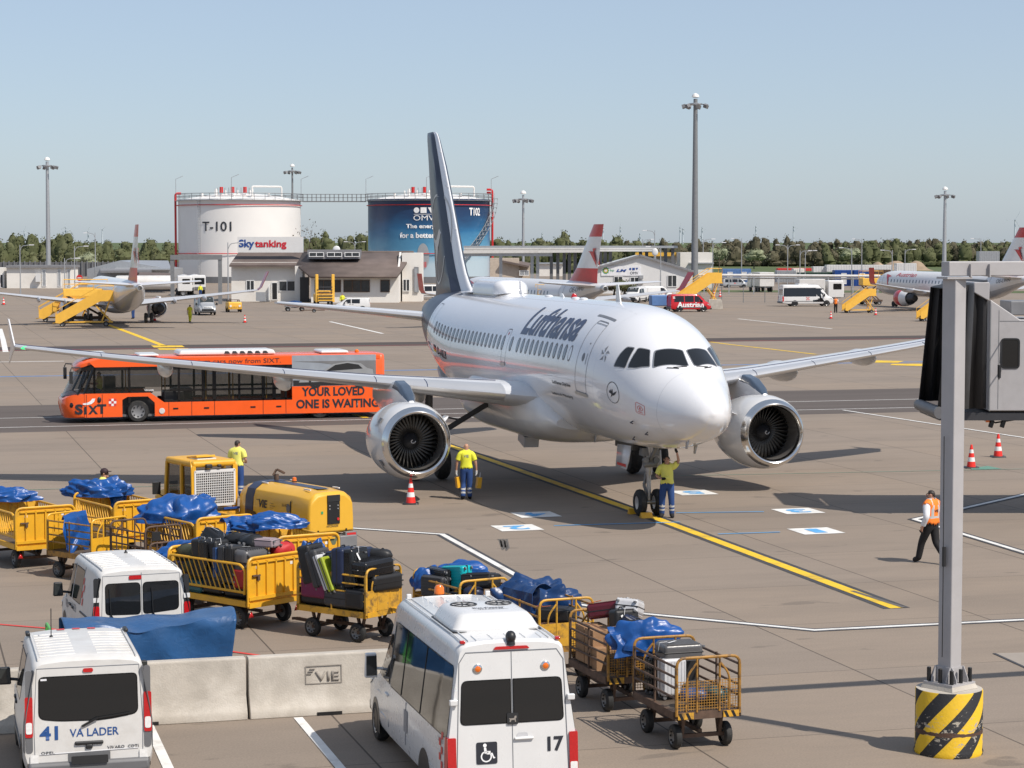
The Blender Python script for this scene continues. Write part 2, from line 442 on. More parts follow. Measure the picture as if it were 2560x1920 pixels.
def asphalt(name, c, sc=1.0):
    q = NT(name); co = q.obj(); r = q.mapping(co, rot=(0, 0, -TH))
    a = q.noise(q.mapping(r, sc=(.03, .5, 1)), sc, 5, .6); g = q.noise(co, 22, 3)
    col = q.ramp(a, (.3, tuple(x*.82 for x in c)), (.7, tuple(x*1.18 for x in c)))
    col = q.mix(.3, col, q.ramp(g, (.35, tuple(x*.6 for x in c)), (.65, tuple(x*1.35 for x in c))))
    q.set(q.b.inputs['Base Color'], col); q.b.inputs['Roughness'].default_value = .85; q.b.inputs['Specular IOR Level'].default_value = .2; MATS[name] = q.m
asphalt('asphalt', (.112, .094, .084)); asphalt('asphalt_dark', (.080, .066, .06))
def grassm():
    q = NT('grass'); co = q.obj()
    a = q.noise(q.mapping(co, sc=(.02, .06, 1)), 1, 5); q.set(q.b.inputs['Base Color'], q.ramp(a, (.3, (.055, .085, .02)), (.6, (.085, .11, .035)), (.8, (.16, .15, .07))))
    q.b.inputs['Roughness'].default_value = .95; MATS['grass'] = q.m
grassm()
def sheet(name, pts, m, z, kind='structure', label=None, cat=None):
    me = bpy.data.meshes.new(name); me.from_pydata([(p[0], p[1], z) for p in pts], [], [list(range(len(pts)))]); me.update()
    o = newmesh(name, me, M_(m) if isinstance(m, str) else m); return tag(o, label, cat, None, kind)
def line(name, pts, w, m, z=.012):
    mb = MB(); pts = [Vector((p[0], p[1])) for p in pts]; L = []
    for i, p in enumerate(pts):
        a = (p-pts[i-1]).normalized() if i else None; c = (pts[i+1]-p).normalized() if i < len(pts)-1 else None
        d = (a+c).normalized() if a and c else (a or c); n = Vector((-d.y, d.x)); k = w/2/max(abs(n.dot(Vector((-(c or a).y, (c or a).x)))), .3)
        L.append((p+n*k, p-n*k))
    vs = [(q.x, q.y, z) for pr in L for q in pr]
    mb.add(vs, [(2*i, 2*i+1, 2*i+3, 2*i+2) for i in range(len(L)-1)])
    return tag(mb.build(name, M_(m)), kind='structure')
def GP(*xy): return [G(x, y).xy for x, y in xy]
sheet('ground', [(-9000, -60), (9000, -60), (9000, 15000), (-9000, 15000)], 'apron', 0)
A2 = lambda s, t: AP(s, t).xy
sheet('service_road', [A2(-60, 93), A2(110, 92.6), A2(110, 107.5), A2(-60, 108.3)], 'asphalt', .004)
sheet('taxi_lane', [A2(-120, 162.4), A2(160, 162.4), A2(160, 168.6), A2(-120, 168.6)], 'asphalt_dark', .004)
line('lane_line', [A2(-60, 100.6), A2(110, 100.1)], .13, 'mark_white', .008)
line('lane_line', [A2(-60, 95.6), A2(110, 95.0)], .13, 'mark_white', .008)
line('lane_line', [A2(-30, 98.1), A2(-17, 98.05)], .10, 'mark_white', .008)
line('lane_line', [A2(18, 97.6), A2(40, 97.5)], .10, 'mark_white', .008)
line('red_line', [A2(-120, 163.3), A2(160, 163.3)], .16, 'mark_red', .008)
line('blue_line', [A2(-60, 131.5), A2(130, 131.5)], .45, 'mark_blue', .006)
line('far_line', GP((825, 804), (957, 834)), .3, 'mark_white', .006)
line('far_line', GP((1845, 797), (2080, 822)), .28, 'mark_white', .006)
line('far_line', GP((0, 905), (160, 903)), .35, 'mark_white', .006)
line('faint_line', GP((0, 822), (8, 850), (14, 880)), .4, 'mark_white', .006)
# lead-in line with black edges
NX, NY = 3.78, 63.0
FWD = Vector((sin(.279), -cos(.279)))
p0 = Vector(GP((955, 1055))[0]); p1 = Vector(GP((2242, 1521))[0])
for nm, w, m, z in (('lead_in_edge', .62, 'mark_black', .006), ('lead_in_line', .30, 'mark_yellow', .010)):
    line(nm, [p0, Vector(GP((1640, 1296))[0]), p1], w, m, z)
line('taxi_line', GP((270, 812), (340, 838), (410, 865)), .5, 'mark_yellow', .012)
line('taxi_line', GP((885, 1036), (915, 1045)), .3, 'mark_yellow', .014)
line('taxi_line', GP((1775, 855), (1830, 862), (2040, 886)), .35, 'mark_yellow', .012)
for ps in (((378, 864), (455, 864), (462, 868), (385, 869)), ((393, 871), (470, 871), (480, 875), (400, 875)),
           ((2180, 901), (2260, 903), (2245, 907), (2172, 907)), ((2230, 910), (2345, 910), (2320, 916), (2225, 913))):
    sheet('yellow_block', GP(*ps), 'mark_yellow', .012)
# stand boundary lines, red line, parking bays
def edged(pts, w, z=.010):
    line('boundary_edge', pts, w*2.3, 'mark_black', z-.004); line('boundary_line', pts, w, 'mark_white', z)
edged(GP((870, 1320), (1105, 1336), (1412, 1506)), .16)
edged(GP((1412, 1506), (1580, 1532), (2036, 1576), (2700, 1543)), .15)
edged(GP((2600, 1228), (2286, 1299), (2600, 1394)), .16, .014)
line('boundary_line', GP((2108, 1026), (2600, 1101)), .16, 'mark_white', .018)
line('red_line', GP((-60, 1557), (110, 1571), (330, 1600), (580, 1630), (680, 1644)), .10, 'mark_red')
line('bay_line', GP((372, 1815), (480, 2050)), .16, 'mark_white'); line('bay_line', GP((745, 1795), (960, 2050)), .15, 'mark_white')
line('green_line', GP((30, 1226), (700, 1208)), .07, 'mark_green'); line('green_line', GP((1700, 1190), (2700, 1170)), .07, 'mark_green')
sheet('green_patch', GP((156, 1224), (250, 1223), (252, 1231), (163, 1232)), 'mark_green', .015)
sheet('green_patch', GP((2425, 1171), (2470, 1166), (2505, 1173), (2430, 1175)), 'mark_green', .015)
for a, b_ in (((1385, 1315), (1700, 1306)), ((1690, 1283), (1910, 1280)), ((1795, 1336), (1950, 1331))):
    line('blue_stand_line', GP(a, b_), .10, 'mark_skyblue', .014)
for txt, c in (('2', (1293, 1320)), ('4', (1340, 1287)), ('5', (1734, 1232)), ('3', (1995, 1278)), ('1', (2040, 1328))):
    p = G(*c); s = p.x*cos(TH)+p.y*sin(TH); t = -p.x*sin(TH)+p.y*cos(TH)
    sheet('number_panel', [A2(s-.6, t-.62), A2(s+.6, t-.62), A2(s+.6, t+.62), A2(s-.6, t+.62)], 'mark_white', .010)
    tag(decal('stand_number', fitw(text2d(txt, 1, .03), .36 if txt == '1' else .62, .8), lambda u, v: AP(s-u, t-v, .016), M_('mark_skyblue')), kind='structure')
for i in range(7):
    a = G(1248+i*3.2, 1348+(i % 3)*2); b_ = G(1254+i*3.0, 1368+(i*5 % 7)*1.5); line('skid_mark', [a.xy, b_.xy], .05, 'skid', .006)
line('skid_mark', [G(1244, 1349).xy, G(1265, 1350).xy], .12, 'skid', .007)
line('skid_mark', GP((2130, 1478), (2260, 1520)), .12, 'skid', .014)
sheet('pit_cover', GP((2485, 1634), (2700, 1628), (2720, 1690), (2580, 1678)), mat('pit', (.30, .26, .22), .85), .006)
line('pit_edge', GP((2485, 1634), (2590, 1682)), .07, 'mark_black', .010)
sheet('grass_field', [(60, 500), (9000, 500), (9000, 14900), (60, 14900)], 'grass', .01)
sheet('grass_field', [(-9000, 540), (60, 540), (60, 14900), (-9000, 14900)], 'grass', .01)
sheet('grass_strip', [(18, 345), (120, 332), (120, 346), (18, 360)], 'grass', .012)
# ---------------------------------------------------------------- the large airliner (local x aft of nose gear axis, y to its right, z up)
def pchip(xs, ys):
    n = len(xs); d = [(ys[i+1]-ys[i])/(xs[i+1]-xs[i]) for i in range(n-1)]; m = [d[0]]+[0]*(n-2)+[d[-1]]
    for i in range(1, n-1):
        if d[i-1]*d[i] > 0: m[i] = 2*d[i-1]*d[i]/(d[i-1]+d[i])
    def f(x):
        x = min(max(x, xs[0]), xs[-1]); i = 0
        while i < n-2 and x > xs[i+1]: i += 1
        h = xs[i+1]-xs[i]; t = (x-xs[i])/h
        return ys[i]*(2*t**3-3*t*t+1)+h*m[i]*(t**3-2*t*t+t)+ys[i+1]*(-2*t**3+3*t*t)+h*m[i+1]*(t**3-t*t)
    return f
ST = [(0, 3.13, 3.07, .03), (.06, 3.36, 2.86, .25), (.2, 3.52, 2.69, .43), (.5, 3.74, 2.50, .66), (1.0, 3.99, 2.28, .92), (1.6, 4.27, 2.10, 1.15), (2.2, 4.68, 1.97, 1.36), (2.9, 5.12, 1.87, 1.55),
      (3.6, 5.44, 1.81, 1.71), (4.5, 5.69, 1.765, 1.85), (5.5, 5.82, 1.74, 1.935), (6.5, 5.87, 1.73, 1.968), (7.3, 5.88, 1.73, 1.975), (20.2, 5.88, 1.73, 1.975),
      (21.6, 5.88, 1.86, 1.95), (23.4, 5.87, 2.25, 1.86), (25.2, 5.84, 2.80, 1.66), (27, 5.78, 3.38, 1.36), (28.8, 5.62, 3.98, .95), (30.2, 5.40, 4.44, .60), (31.4, 5.08, 4.70, .24)]
ST = [(a, b+.2, c+.2+(.06 if 1 < a < 12 else 0), d) for a, b, c, d in ST]
_x = [s[0] for s in ST]
_ft, _fb, _fw = (pchip(_x, [s[k] for s in ST]) for k in (1, 2, 3))
def fus(x, phi, off=0):
    t, b, w = _ft(x), _fb(x), _fw(x); zc = b+(t-b)*.485 if x > 6 else b+(t-b)*(.42+.065*min(x/6, 1))
    w += off; c = cos(phi)
    return Vector((x-5.07, w*sin(phi), zc+((t-zc+off) if c > 0 else (zc-b+off))*c))
def fphi(x, z):
    t, b = _ft(x), _fb(x); zc = b+(t-b)*.485 if x > 6 else b+(t-b)*(.42+.065*min(x/6, 1))
    c = (z-zc)/((t-zc) if z > zc else (zc-b)); return math.acos(max(-1, min(1, c)))
JET = thing('airliner', 'large white airliner with navy tail fin, parked nose to the terminal on the yellow line', 'airplane', (3.93, 63.0, 0), PI/2+.279)
def ring(x, n=72):
    return [fus(x, 2*PI*k/n) for k in range(n)]
xs = [0, .008, .03, .06, .1, .15, .22, .3, .4, .52, .66, .82, 1.0, 1.2, 1.4]+[1.6+.2*i for i in range(30)]+[7.6+.62*i for i in range(27)]+[24.34, 24.8, 25.4, 26, 26.6, 27.2, 27.8, 28.4, 29, 29.5, 30, 30.4, 30.8, 31.1, 31.4]
mb = MB(); mb.loft([ring(x) for x in xs], mf=lambda i, k: 1 if xs[i] >= 24.8 else (2 if k in range(28, 45) and xs[i] > 3 else 0))
mb.build('fuselage', [M_('air_white'), M_('fin_navy'), M_('air_belly')], JET)
MB().lathe([(0, .22), (.12, .17), (.13, .14)], fus(31.4, 0)*.5+fus(31.4, PI)*.5, (1, 0, .08), 20).build('exhaust', M_('alu_dull'), JET)
# decals on the skin: (x aft, angle from the top)
def fdec(name, bm, m, off=.008, sm=True, du=.25, dv=.12): return decal(name, bm, lambda u, v: fus(u, v, off), M_(m), JET, du, dv, smooth=sm)
# cockpit windows
PANES = [[(2.50, .53), (2.20, .045), (1.655, .075), (1.66, .17), (1.72, .25), (2.12, .75)],
         [(2.64, .60), (2.95, .71), (3.0, .74), (2.93, 1.08), (2.64, 1.0), (2.25, .80)],
         [(3.12, .77), (3.40, .84), (3.50, 1.0), (3.54, 1.19), (3.06, 1.12), (3.04, 1.08)]]
for sgn in (1, -1):
    for i, pz in enumerate(PANES):
        poly = rpoly([(u, v*sgn) for u, v in pz], .05, 3)
        w = fdec('cockpit_window', bm2d([poly]), 'glass_dark', .007, du=.12, dv=.08)
        big = rpoly([(u, v*sgn) for u, v in pz], .05, 3)
        c = Vector((sum(p[0] for p in poly)/len(poly), sum(p[1] for p in poly)/len(poly)))
        out = [tuple(c+(Vector(p)-c)*1.07) for p in big]
        o = decal('window_seal', ring2d(out, poly), lambda u, v: fus(u, v, .012), M_('line_grey'), None, .12, .08); link_child(o, w)
for sgn in (1, -1):
    mb = MB()
    for k in range(2):
        a = fus(1.62, sgn*(.12+.2*k), .02); b = fus(1.72+.1*k, sgn*(.42+.12*k), .03); mb.bar(a, b, .018, .02)
    mb.build('wiper', M_('plastic_black'), JET)
# cabin windows
wx = [23.25-.4945*i for i in range(20)]+[12.9]+[12.11-.4945*i for i in range(12)]
for sgn in (1, -1):
    for x in wx:
        if x > 24.3 or 12.95 < x < 13.2: continue
        if sgn < 0 and x < 20: continue
        poly = [(x+.118*cos(t)*(1 if abs(cos(t)) < .9 else .97), sgn*(1.255+.10*sin(t))) for t in [2*PI*j/20 for j in range(20)]]
        w = fdec('cabin_window', bm2d([poly]), 'cabin_glass' if x > 7 else 'air_white', .006, du=0, dv=.06)
        o = decal('window_frame', outline([(x+.135*cos(t), sgn*(1.255+.118*sin(t))) for t in [2*PI*j/20 for j in range(20)]], .022), lambda u, v: fus(u, v, .009), M_('steel_grey'), None, 0, .06); link_child(o, w)
def fdoor(name, x0, x1, a0, a1, w=.02, sill=True):
    P4 = rpoly([(x0, a0), (x1, a0), (x1, a1), (x0, a1)], .12, 4)
    o = fdec(name, outline(P4, w), 'line_grey', .006, du=.2, dv=.08)
    if sill:
        s_ = decal('door_sill', bm2d([[(x0-.04, a1-.02), (x1+.04, a1-.02), (x1+.04, a1+.03), (x0-.04, a1+.03)]]), lambda u, v: fus(u, v, .03), M_('alu_dull'), None, .2, .03); link_child(s_, o)
    return o
dr = fdoor('front_door', 5.08, 5.95, .66, 1.78)
for poly, m in (([(5.5+.09*cos(t), 1.26+.06*sin(t)) for t in [2*PI*j/16 for j in range(16)]], 'line_grey'),
                (rrect(5.25, 1.27, .03, .16, .01, 2), 'text_grey'), (rrect(5.5, .72, .8, .012, .004, 2), 'line_grey'), (rrect(5.34, 1.05, .07, .025, .01, 2), 'text_grey')):
    o = decal('door_mark', bm2d([poly]), lambda u, v: fus(u, v, .009), M_(m), None, .1, .05); link_child(o, dr)
fdoor('emergency_exit', 13.28, 13.78, 1.02, 1.57, .016, True)
o = decal('exit_mark', bm2d([rrect(13.53, 1.10, .06, .05, .01, 2)]), lambda u, v: fus(u, v, .009), M_('vie_red'), JET)
fdoor('rear_door', 23.9, 24.55, .75, 1.68, .018)
fdec('panel_strip', bm2d([rpoly([(4.95, .565), (6.45, .555), (6.45, .60), (4.95, .61)], .02, 2)]), 'line_grey', .007)
# seams of panels
mb = MB()
for x in (1.42, 4.6, 7.6, 10.8, 17.2, 20.4): mb.tube([fus(x, PI*2*k/72, -.0105) for k in range(72)], .013, 5, closed=True)
for a in (.30, 1.62, -.3): mb.tube([fus(4.6+.5*k, a, -.0105) for k in range(40)], .013, 5)
mb.build('panel_seam', M_('air_grey'), JET)
# airline name, logos and small writing
def side_text(name, s, x0, x1, a0, a1, m, bold=.02, shear=0):   # right side reads tail -> nose
    b = fitw(text2d(s, 1, bold, shear), abs(x1-x0), abs(a1-a0)); cx, ca = (x0+x1)/2, (a0+a1)/2
    return decal(name, b, lambda u, v: fus(cx-u, ca-v, .008), M_(m), JET, .2, .04)
side_text('airline_name', 'Lufthansa', 12.3, 6.7, .52, 1.09, 'navy', .03, .14)
side_text('operator_name', 'Lufthansa CityLine', 8.15, 6.4, 1.68, 1.745, 'text_dark', .02)
side_text('aircraft_name', 'Lutherstadt Wittenberg', 8.4, 6.4, 1.86, 1.92, 'text_dark', .01)
side_text('registration', 'D-AILB', 22.4, 20.9, 1.56, 1.70, 'text_dark', .03)
for i, m in enumerate(('text_dark', 'vie_red', 'mark_yellow')):
    fdec('flag', bm2d([[(22.62, 1.57+.045*i), (23.1, 1.57+.045*i), (23.1, 1.615+.045*i), (22.62, 1.615+.045*i)]]), m, .008, dv=.03)
def crane2d(k=1):                       # stylised flying crane in a circle
    return bm2d([[(-.62, -.05), (-.5, .22), (-.42, .08), (-.3, .34), (-.22, .12), (-.08, .40), (.02, .02), (.30, .20), (.62, .36), (.40, .05), (.18, -.16), (-.05, -.22), (-.35, -.5), (-.2, -.12)]])
def circ(r, n=36): return [(r*cos(2*PI*j/n), r*sin(2*PI*j/n)) for j in range(n)]
def onfus(cx, ca, k, off=.008):
    return lambda u, v: fus(cx-u*k, ca-v*k/1.95, off)
decal('crane_emblem', joinbm(ring2d(circ(1), circ(.94)), crane2d()), onfus(3.38, 1.575, .33), M_('text_dark'), JET, .2, .2)
star = [[(.16*cos(a+.3)+.0, .16*sin(a+.3)), (.95*cos(a), .95*sin(a)), (.62*cos(a+.62), .62*sin(a+.62))] for a in [PI/2+2*PI*j/5 for j in range(5)]]
decal('alliance_emblem', bm2d(star), onfus(4.23, 1.105, .27), M_('text_grey'), JET)
sq = rrect(0, 0, 1.7, 2.0, .3, 4)
decal('warning_sign', joinbm(outline(sq, .07), ring2d([(p[0], p[1]+.15) for p in circ(.5)], [(p[0], p[1]+.15) for p in circ(.42)]), bm2d([rrect(0, .15, .22, .5, .1, 3), rrect(0, -.62, .9, .12, .02, 1)])), onfus(2.08, 1.63, .23), M_('vie_red'), JET, .3, .3)
# roof details: satcom fairing, blade aerials, beacon
mb = MB(); rr = []
for i in range(21):
    t = i/20; x = 18.95+5.1*t; h = .44*min(1, (1-(1-min(t/.13, 1))**2)**.5)*min(1, (1-(1-min((1-t)/.33, 1))**2)**.5)+.012; w = .62*min(1, .5+.5*min(t/.1, 1))*min(1, .3+.7*min((1-t)/.35, 1))
    zt = fus(x, 0).z; rr.append([Vector((x-5.07, w*math.copysign(abs(cos(a))**.6, cos(a)), zt-.10+(h+.1)*abs(sin(a))**.55)) for a in [PI*j/16 for j in range(17)]]+[Vector((x-5.07, 0, zt-.3))])
mb.loft(rr); mb.build('satellite_dome', M_('air_white'), JET)
mb = MB(); mb.loft([ [Vector((x-5.07, .70*math.copysign(1, y)*0+y*1.06, fus(min(x, 24.1), .18).z+.03*(1 if abs(y) < .6 else 0))) for y in (-.66, -.3, .3, .66)] for x in (18.85, 20, 22, 24.05)], closed=False, cap=False)
mb.build('dome_base', M_('air_white'), JET)
for x, h in ((18.0, .42), (7.6, .5), (13.2, .12)):
    z = fus(x, 0).z
    MB().add([(x-5.07, -.02, z-.03), (x-5.07+.42, -.02, z-.03), (x-5.07+.42, .02, z-.03), (x-5.07, .02, z-.03), (x-4.85, -.008, z+h), (x-4.65, -.008, z+h), (x-4.65, .008, z+h), (x-4.85, .008, z+h)],
             [(0, 1, 5, 4), (1, 2, 6, 5), (2, 3, 7, 6), (3, 0, 4, 7), (4, 5, 6, 7)]).build('antenna', M_('air_white'), JET)
MB().lathe([(0, .1), (.08, .1), (.15, .06), (.17, 0)], fus(12.2, 0, -.02), (0, 0, 1), 12).build('beacon', M_('red_lamp'), JET)
for x in (10.9, 11.7, 14.6): MB().sphere(fus(x, .05), .16, 12, 0, (1.6, .8, .35)).build('roof_cap', M_('air_white'), JET)
# belly fairing
mb = MB(); rr = []
for i in range(27):
    t = i/26; x = 9.05+11.3*t
    e = math.sqrt(max(0, 1-(1-min(t/.30, 1))**2)); e2 = 1-(1-min((1-t)/.32, 1))**2.2
    k = min(e, e2); zb = 2.15-.62*k; ztp = 2.6+1.12*min(1, k*1.05); hw = 1.55+.66*k
    rr.append([Vector((x-5.07+(-.0), hw*math.copysign(abs(cos(a))**.72, cos(a)), (ztp+zb)/2+(ztp-zb)/2*math.copysign(abs(sin(a))**.8, sin(a)))) for a in [2*PI*j/40 for j in range(40)]])
mb.loft(rr); mb.build('belly_fairing', M_('air_belly'), JET)
for c_, d_, r_ in (((8.5, 1.1, 1.52), (.75, .5, .35), -.25), ((4.9, .5, 1.88), (.6, .35, .12), 0), ((18.85, 1.2, 2.95), (.9, .5, .22), -.75)): MB().box(c_, d_, R=rotm(0, r_, 0)).build('air_scoop', M_('air_grey'), JET, bevel=.02)
# wings
AF = [(0, 0), (.006, .018), (.02, .032), (.05, .048), (.1, .062), (.2, .075), (.32, .078), (.45, .072), (.6, .056), (.75, .036), (.88, .018), (1, .003)]
def airfoil(le, ch, th, tw=0, n=0):
    up = [(u, v*th/.078*.5+.004*sin(PI*u)) for u, v in AF]; lo = [(u, -v*th/.078*.48) for u, v in AF[::-1]]
    pts = up+lo[1:-1]
    return [Vector((le[0]+u*ch*cos(tw)+v*ch*sin(tw), le[1], le[2]+v*ch*cos(tw)-u*ch*sin(tw))) for u, v in pts]
def wing_le(y): return Vector((10.55+(y-2.6)*.505-5.07, y, 3.18+(y-2.6)*.086+max(0, y-12)**2*.003))
def wing_ch(y): return 6.3-(y-1.9)*.56 if y < 6.4 else 3.78-(y-6.4)*.208
WS = [1.2, 1.9, 2.4, 2.7, 3.6, 4.8, 5.6, 6.4, 8, 10, 12, 14, 15.5, 16.5, 17.0]
for sgn in (1, -1):
    def W_(v): return Vector((v.x, v.y*sgn, v.z))
    mb = MB(); rr = [[W_(p) for p in airfoil(wing_le(y), wing_ch(y), .145-.05*min(y/9, 1), .035-.004*y*.4)] for y in WS]
    nn = len(rr[0])
    mb.loft(rr, mf=lambda i, k: 1 if (k < 4 or k >= nn-3) and WS[i] >= 2.6 else (2 if k > 11 else 0))
    wing = mb.build('wing', [mat('wing_top', (.60, .61, .63), .3, var=.04, coat=.2), M_('alu'), M_('air_grey')], JET)
    mb = MB()                               # slat breaks and the line behind the slats
    for y in (4.9, 6.35, 9.0, 11.7, 14.4):
        a = airfoil(wing_le(y), wing_ch(y), .145-.05*min(y/9, 1), .035-.004*y*.4); mb.tube([W_(p+Vector((0, 0, .004))) for p in a[:5]], .012, 5)
    mb.tube([W_(airfoil(wing_le(y), wing_ch(y), .145-.05*min(y/9, 1), .035-.004*y*.4)[5]+Vector((0, 0, .006))) for y in WS[3:]], .014, 5)
    o = mb.build('slat_gap', M_('navy')); link_child(o, wing)
    t = wing_le(17.0)
    mb = MB(); mb.add([W_(t+Vector(p)) for p in ((.15, .02, 0), (1.5, .06, .0), (1.62, .16, .85), (1.25, .14, .85), (.15, -.02, 0), (1.5, .02, 0), (1.62, .12, .85), (1.25, .10, .85), (1.55, .14, -.62), (1.15, .12, -.5), (1.55, .10, -.62), (1.15, .08, -.5))],
                      [(0, 1, 2, 3), (7, 6, 5, 4), (0, 3, 7, 4), (3, 2, 6, 7), (2, 1, 5, 6), (0, 9, 8, 1), (5, 10, 11, 4), (0, 4, 11, 9), (9, 11, 10, 8), (8, 10, 5, 1)])
    o = mb.build('wingtip_fence', M_('air_white')); link_child(o, wing)
    o = MB().sphere(W_(wing_le(16.7)+Vector((.12, 0, .0))), .07, 10, 0, (1.6, 2.2, .8)).build('navigation_light', mat('nav_green', (.05, .6, .2), .1, emit=1.5) if sgn > 0 else M_('red_lamp')); link_child(o, wing)
    for y, L, dz in ((4.6, 3.4, .40), (8.67, 2.9, .36), (12.3, 2.4, .30)):
        l = wing_le(y); c = wing_ch(y)
        o = MB().sphere(W_(Vector((l.x+c*.72, y, l.z-.02-dz*.75))), 1, 16, 0, (L/2, .22, dz)).build('flap_fairing', M_('air_belly')); link_child(o, wing)
    # engine
    ec = Vector((9.45-5.07, 5.75*sgn, 1.86)); AXV = Vector((1, 0, -.02))
    eng = MB().lathe([(.262, 1.066), (.35, 1.10), (.6, 1.155), (.9, 1.185), (1.3, 1.195), (1.8, 1.17), (2.3, 1.10), (2.8, 1.0), (3.15, .90), (3.16, .86), (2.6, .80)], ec, AXV, 56, cap=False).build('engine', mat('nacelle', (.60, .60, .60), .16, var=.03, coat=.4), JET)
    o = MB().lathe([(.26, 1.065), (.172, 1.031), (.08, 1.0), (.025, .965), (0, .925), (.02, .885), (.08, .85), (.18, .825)], ec, AXV, 64, cap=False).build('inlet_lip', M_('chrome')); link_child(o, eng)
    o = MB().lathe([(.178, .826), (.4, .83), (.7, .85), (1.05, .865), (1.3, .86)], ec, AXV, 48, cap=False).build('inlet_duct', mat('duct', (.20, .19, .18), .35, metal=.4)); link_child(o, eng)
    mb = MB()
    for k in range(36):
        a = 2*PI*k/36; pts = []
        for r in (.24, .45, .66, .855):
            tw = .35+.75*(r/.86); w = .055+.04*r
            for s_ in (-1, 1):
                aa = a+s_*w*cos(tw)/r*1.15+.16*(r-.24); pts.append(ec+Vector((1.02+s_*w*sin(tw)*.8, r*sin(aa)*sgn*1, r*cos(aa))))
        mb.add(pts, [(0, 1, 3, 2), (2, 3, 5, 4), (4, 5, 7, 6)], sm=True)
    o = mb.build('fan', mat('fan_blade', (.075, .07, .064), .38, metal=.6, var=.1), solid=.012); link_child(o, eng)
    o = MB().lathe([(1.16, .86), (1.165, .02)], ec, AXV, 32, cap=False).build('fan_back', M_('black')); link_child(o, eng)
    mb = MB(); mb.lathe([(.66, .004), (.70, .05), (.78, .11), (.9, .19), (1.02, .25), (1.1, .26)], ec, AXV, 28)
    sw = []
    for j in range(16):
        t = j/15; a = t*4.6; r = .02+.075*t; sw.append(ec+Vector((.655+r*.75, r*sin(a), r*cos(a))))
    mb.tube(sw, .014, 5, m=1); o = mb.build('spinner', [M_('dark_metal'), M_('white_paint')]); link_child(o, eng)
    o = MB().lathe([(2.4, .66), (3.2, .64), (3.9, .50), (4.2, .40), (4.22, .30), (3.6, .28), (4.9, .02)], ec, AXV, 32, cap=False).build('exhaust_nozzle', M_('dark_metal')); link_child(o, eng)
    mb = MB(); rr = []
    for x, zb, zt_, w in ((.85, 1.05, 1.20, .10), (1.2, 1.05, 1.42, .20), (1.7, 1.05, 1.62, .24), (2.4, 1.0, 1.72, .25), (3.2, .8, 1.62, .24), (4.4, .7, 1.5, .2), (6.0, .95, 1.3, .08)):
        rr.append([ec+Vector((x, y*w, z)) for y, z in ((-1, zb), (1, zb), (1, zb+(zt_-zb)*.7), (.6, zt_), (-.6, zt_), (-1, zb+(zt_-zb)*.7))])
    mb.loft(rr, sm=False, mf=lambda i, k: 1 if k in (2, 3, 4) and i < 3 else 0); o = mb.build('pylon', [M_('air_white'), mat('pylon_blue', (.055, .08, .12), .25)], bevel=.03); link_child(o, eng)
    mb = MB()
    for t_, a, w, h in ((.75, 1.0, .3, .16), (.62, 2.15, .26, .2), (1.0, 2.35, .5, .2)):
        rr_ = 1.18; mb.box(ec+Vector((t_, sgn*rr_*sin(a), rr_*cos(a))), (w, .02, h), R=Matrix.Rotation(-sgn*(a-PI/2), 3, 'X'))
    o = mb.build('nacelle_vent', M_('steel_grey')); link_child(o, eng)
    mb = MB(); a = -1.05; mb.add([ec+Vector((x, sgn*r*sin(a), r*cos(a))) for x, r in ((.7, 1.17), (1.6, 1.19), (1.5, 1.40), (1.1, 1.40))], [(0, 1, 2, 3)]); o = mb.build('strake', M_('air_white'), solid=.02); link_child(o, eng)
    # main gear
    gy = 3.8*sgn; gx = 16.11-5.07
    gear = MB().cyl((gx, gy, .58), (gx-.1, gy, 3.0), .13, n=16).cyl((gx, gy-.55, .585), (gx, gy+.55, .585), .09).build('main_gear', M_('steel_grey'), JET)
    mb = MB(); mb.bar((gx-.2, gy, 1.35), (gx-1.6, gy-1.6*sgn, 2.6), .12, .16); mb.bar((gx+.15, gy, .75), (gx+.5, gy, 1.2), .06); mb.bar((gx+.5, gy, 1.2), (gx+.1, gy, 1.75), .06); mb.bar((gx-.05, gy, 2.2), (gx-.9, gy-1.0*sgn, 2.0), .05)
    o = mb.build('gear_stay', M_('dark_metal')); link_child(o, gear)
    o = MB().box((gx, gy+.35*sgn, 1.9), (1.1, .05, 1.7)).build('gear_door', M_('air_white')); link_child(o, gear)
    for dy in (-.46, .46):

        w_ = MB().lathe([(-.21, .30), (-.20, .48), (-.13, .56), (-.05, .585), (.05, .585), (.13, .56), (.20, .48), (.21, .30)], (gx, gy+dy, .585), (0, 1, 0), 40, cap=False).build('tyre', M_('rubber')); link_child(w_, gear)
        w_ = MB().lathe([(-.12, .05), (-.14, .30), (.14, .30), (.12, .05)], (gx, gy+dy, .585), (0, 1, 0), 24).build('wheel_rim', M_('alu_dull')); link_child(w_, gear)
    # tailplane
    mb = MB(); rr = []
    for y, x, c, z in ((.4, 26.7, 4.0, 4.92), (1.0, 27.0, 3.7, 4.98), (3, 28.35, 2.7, 5.18), (5, 29.65, 1.9, 5.36), (6.1, 30.4, 1.35, 5.46), (6.25, 30.7, .9, 5.47)):
        rr.append([W_(p) for p in airfoil((x-5.07, y, z), c, .10)])
    mb.loft(rr, mf=lambda i, k: 1 if k < 3 or k >= nn-2 else 0); mb.build('tailplane', [mat('tail_top', (.62, .63, .66), .28, var=.03, coat=.2), M_('alu')], JET)
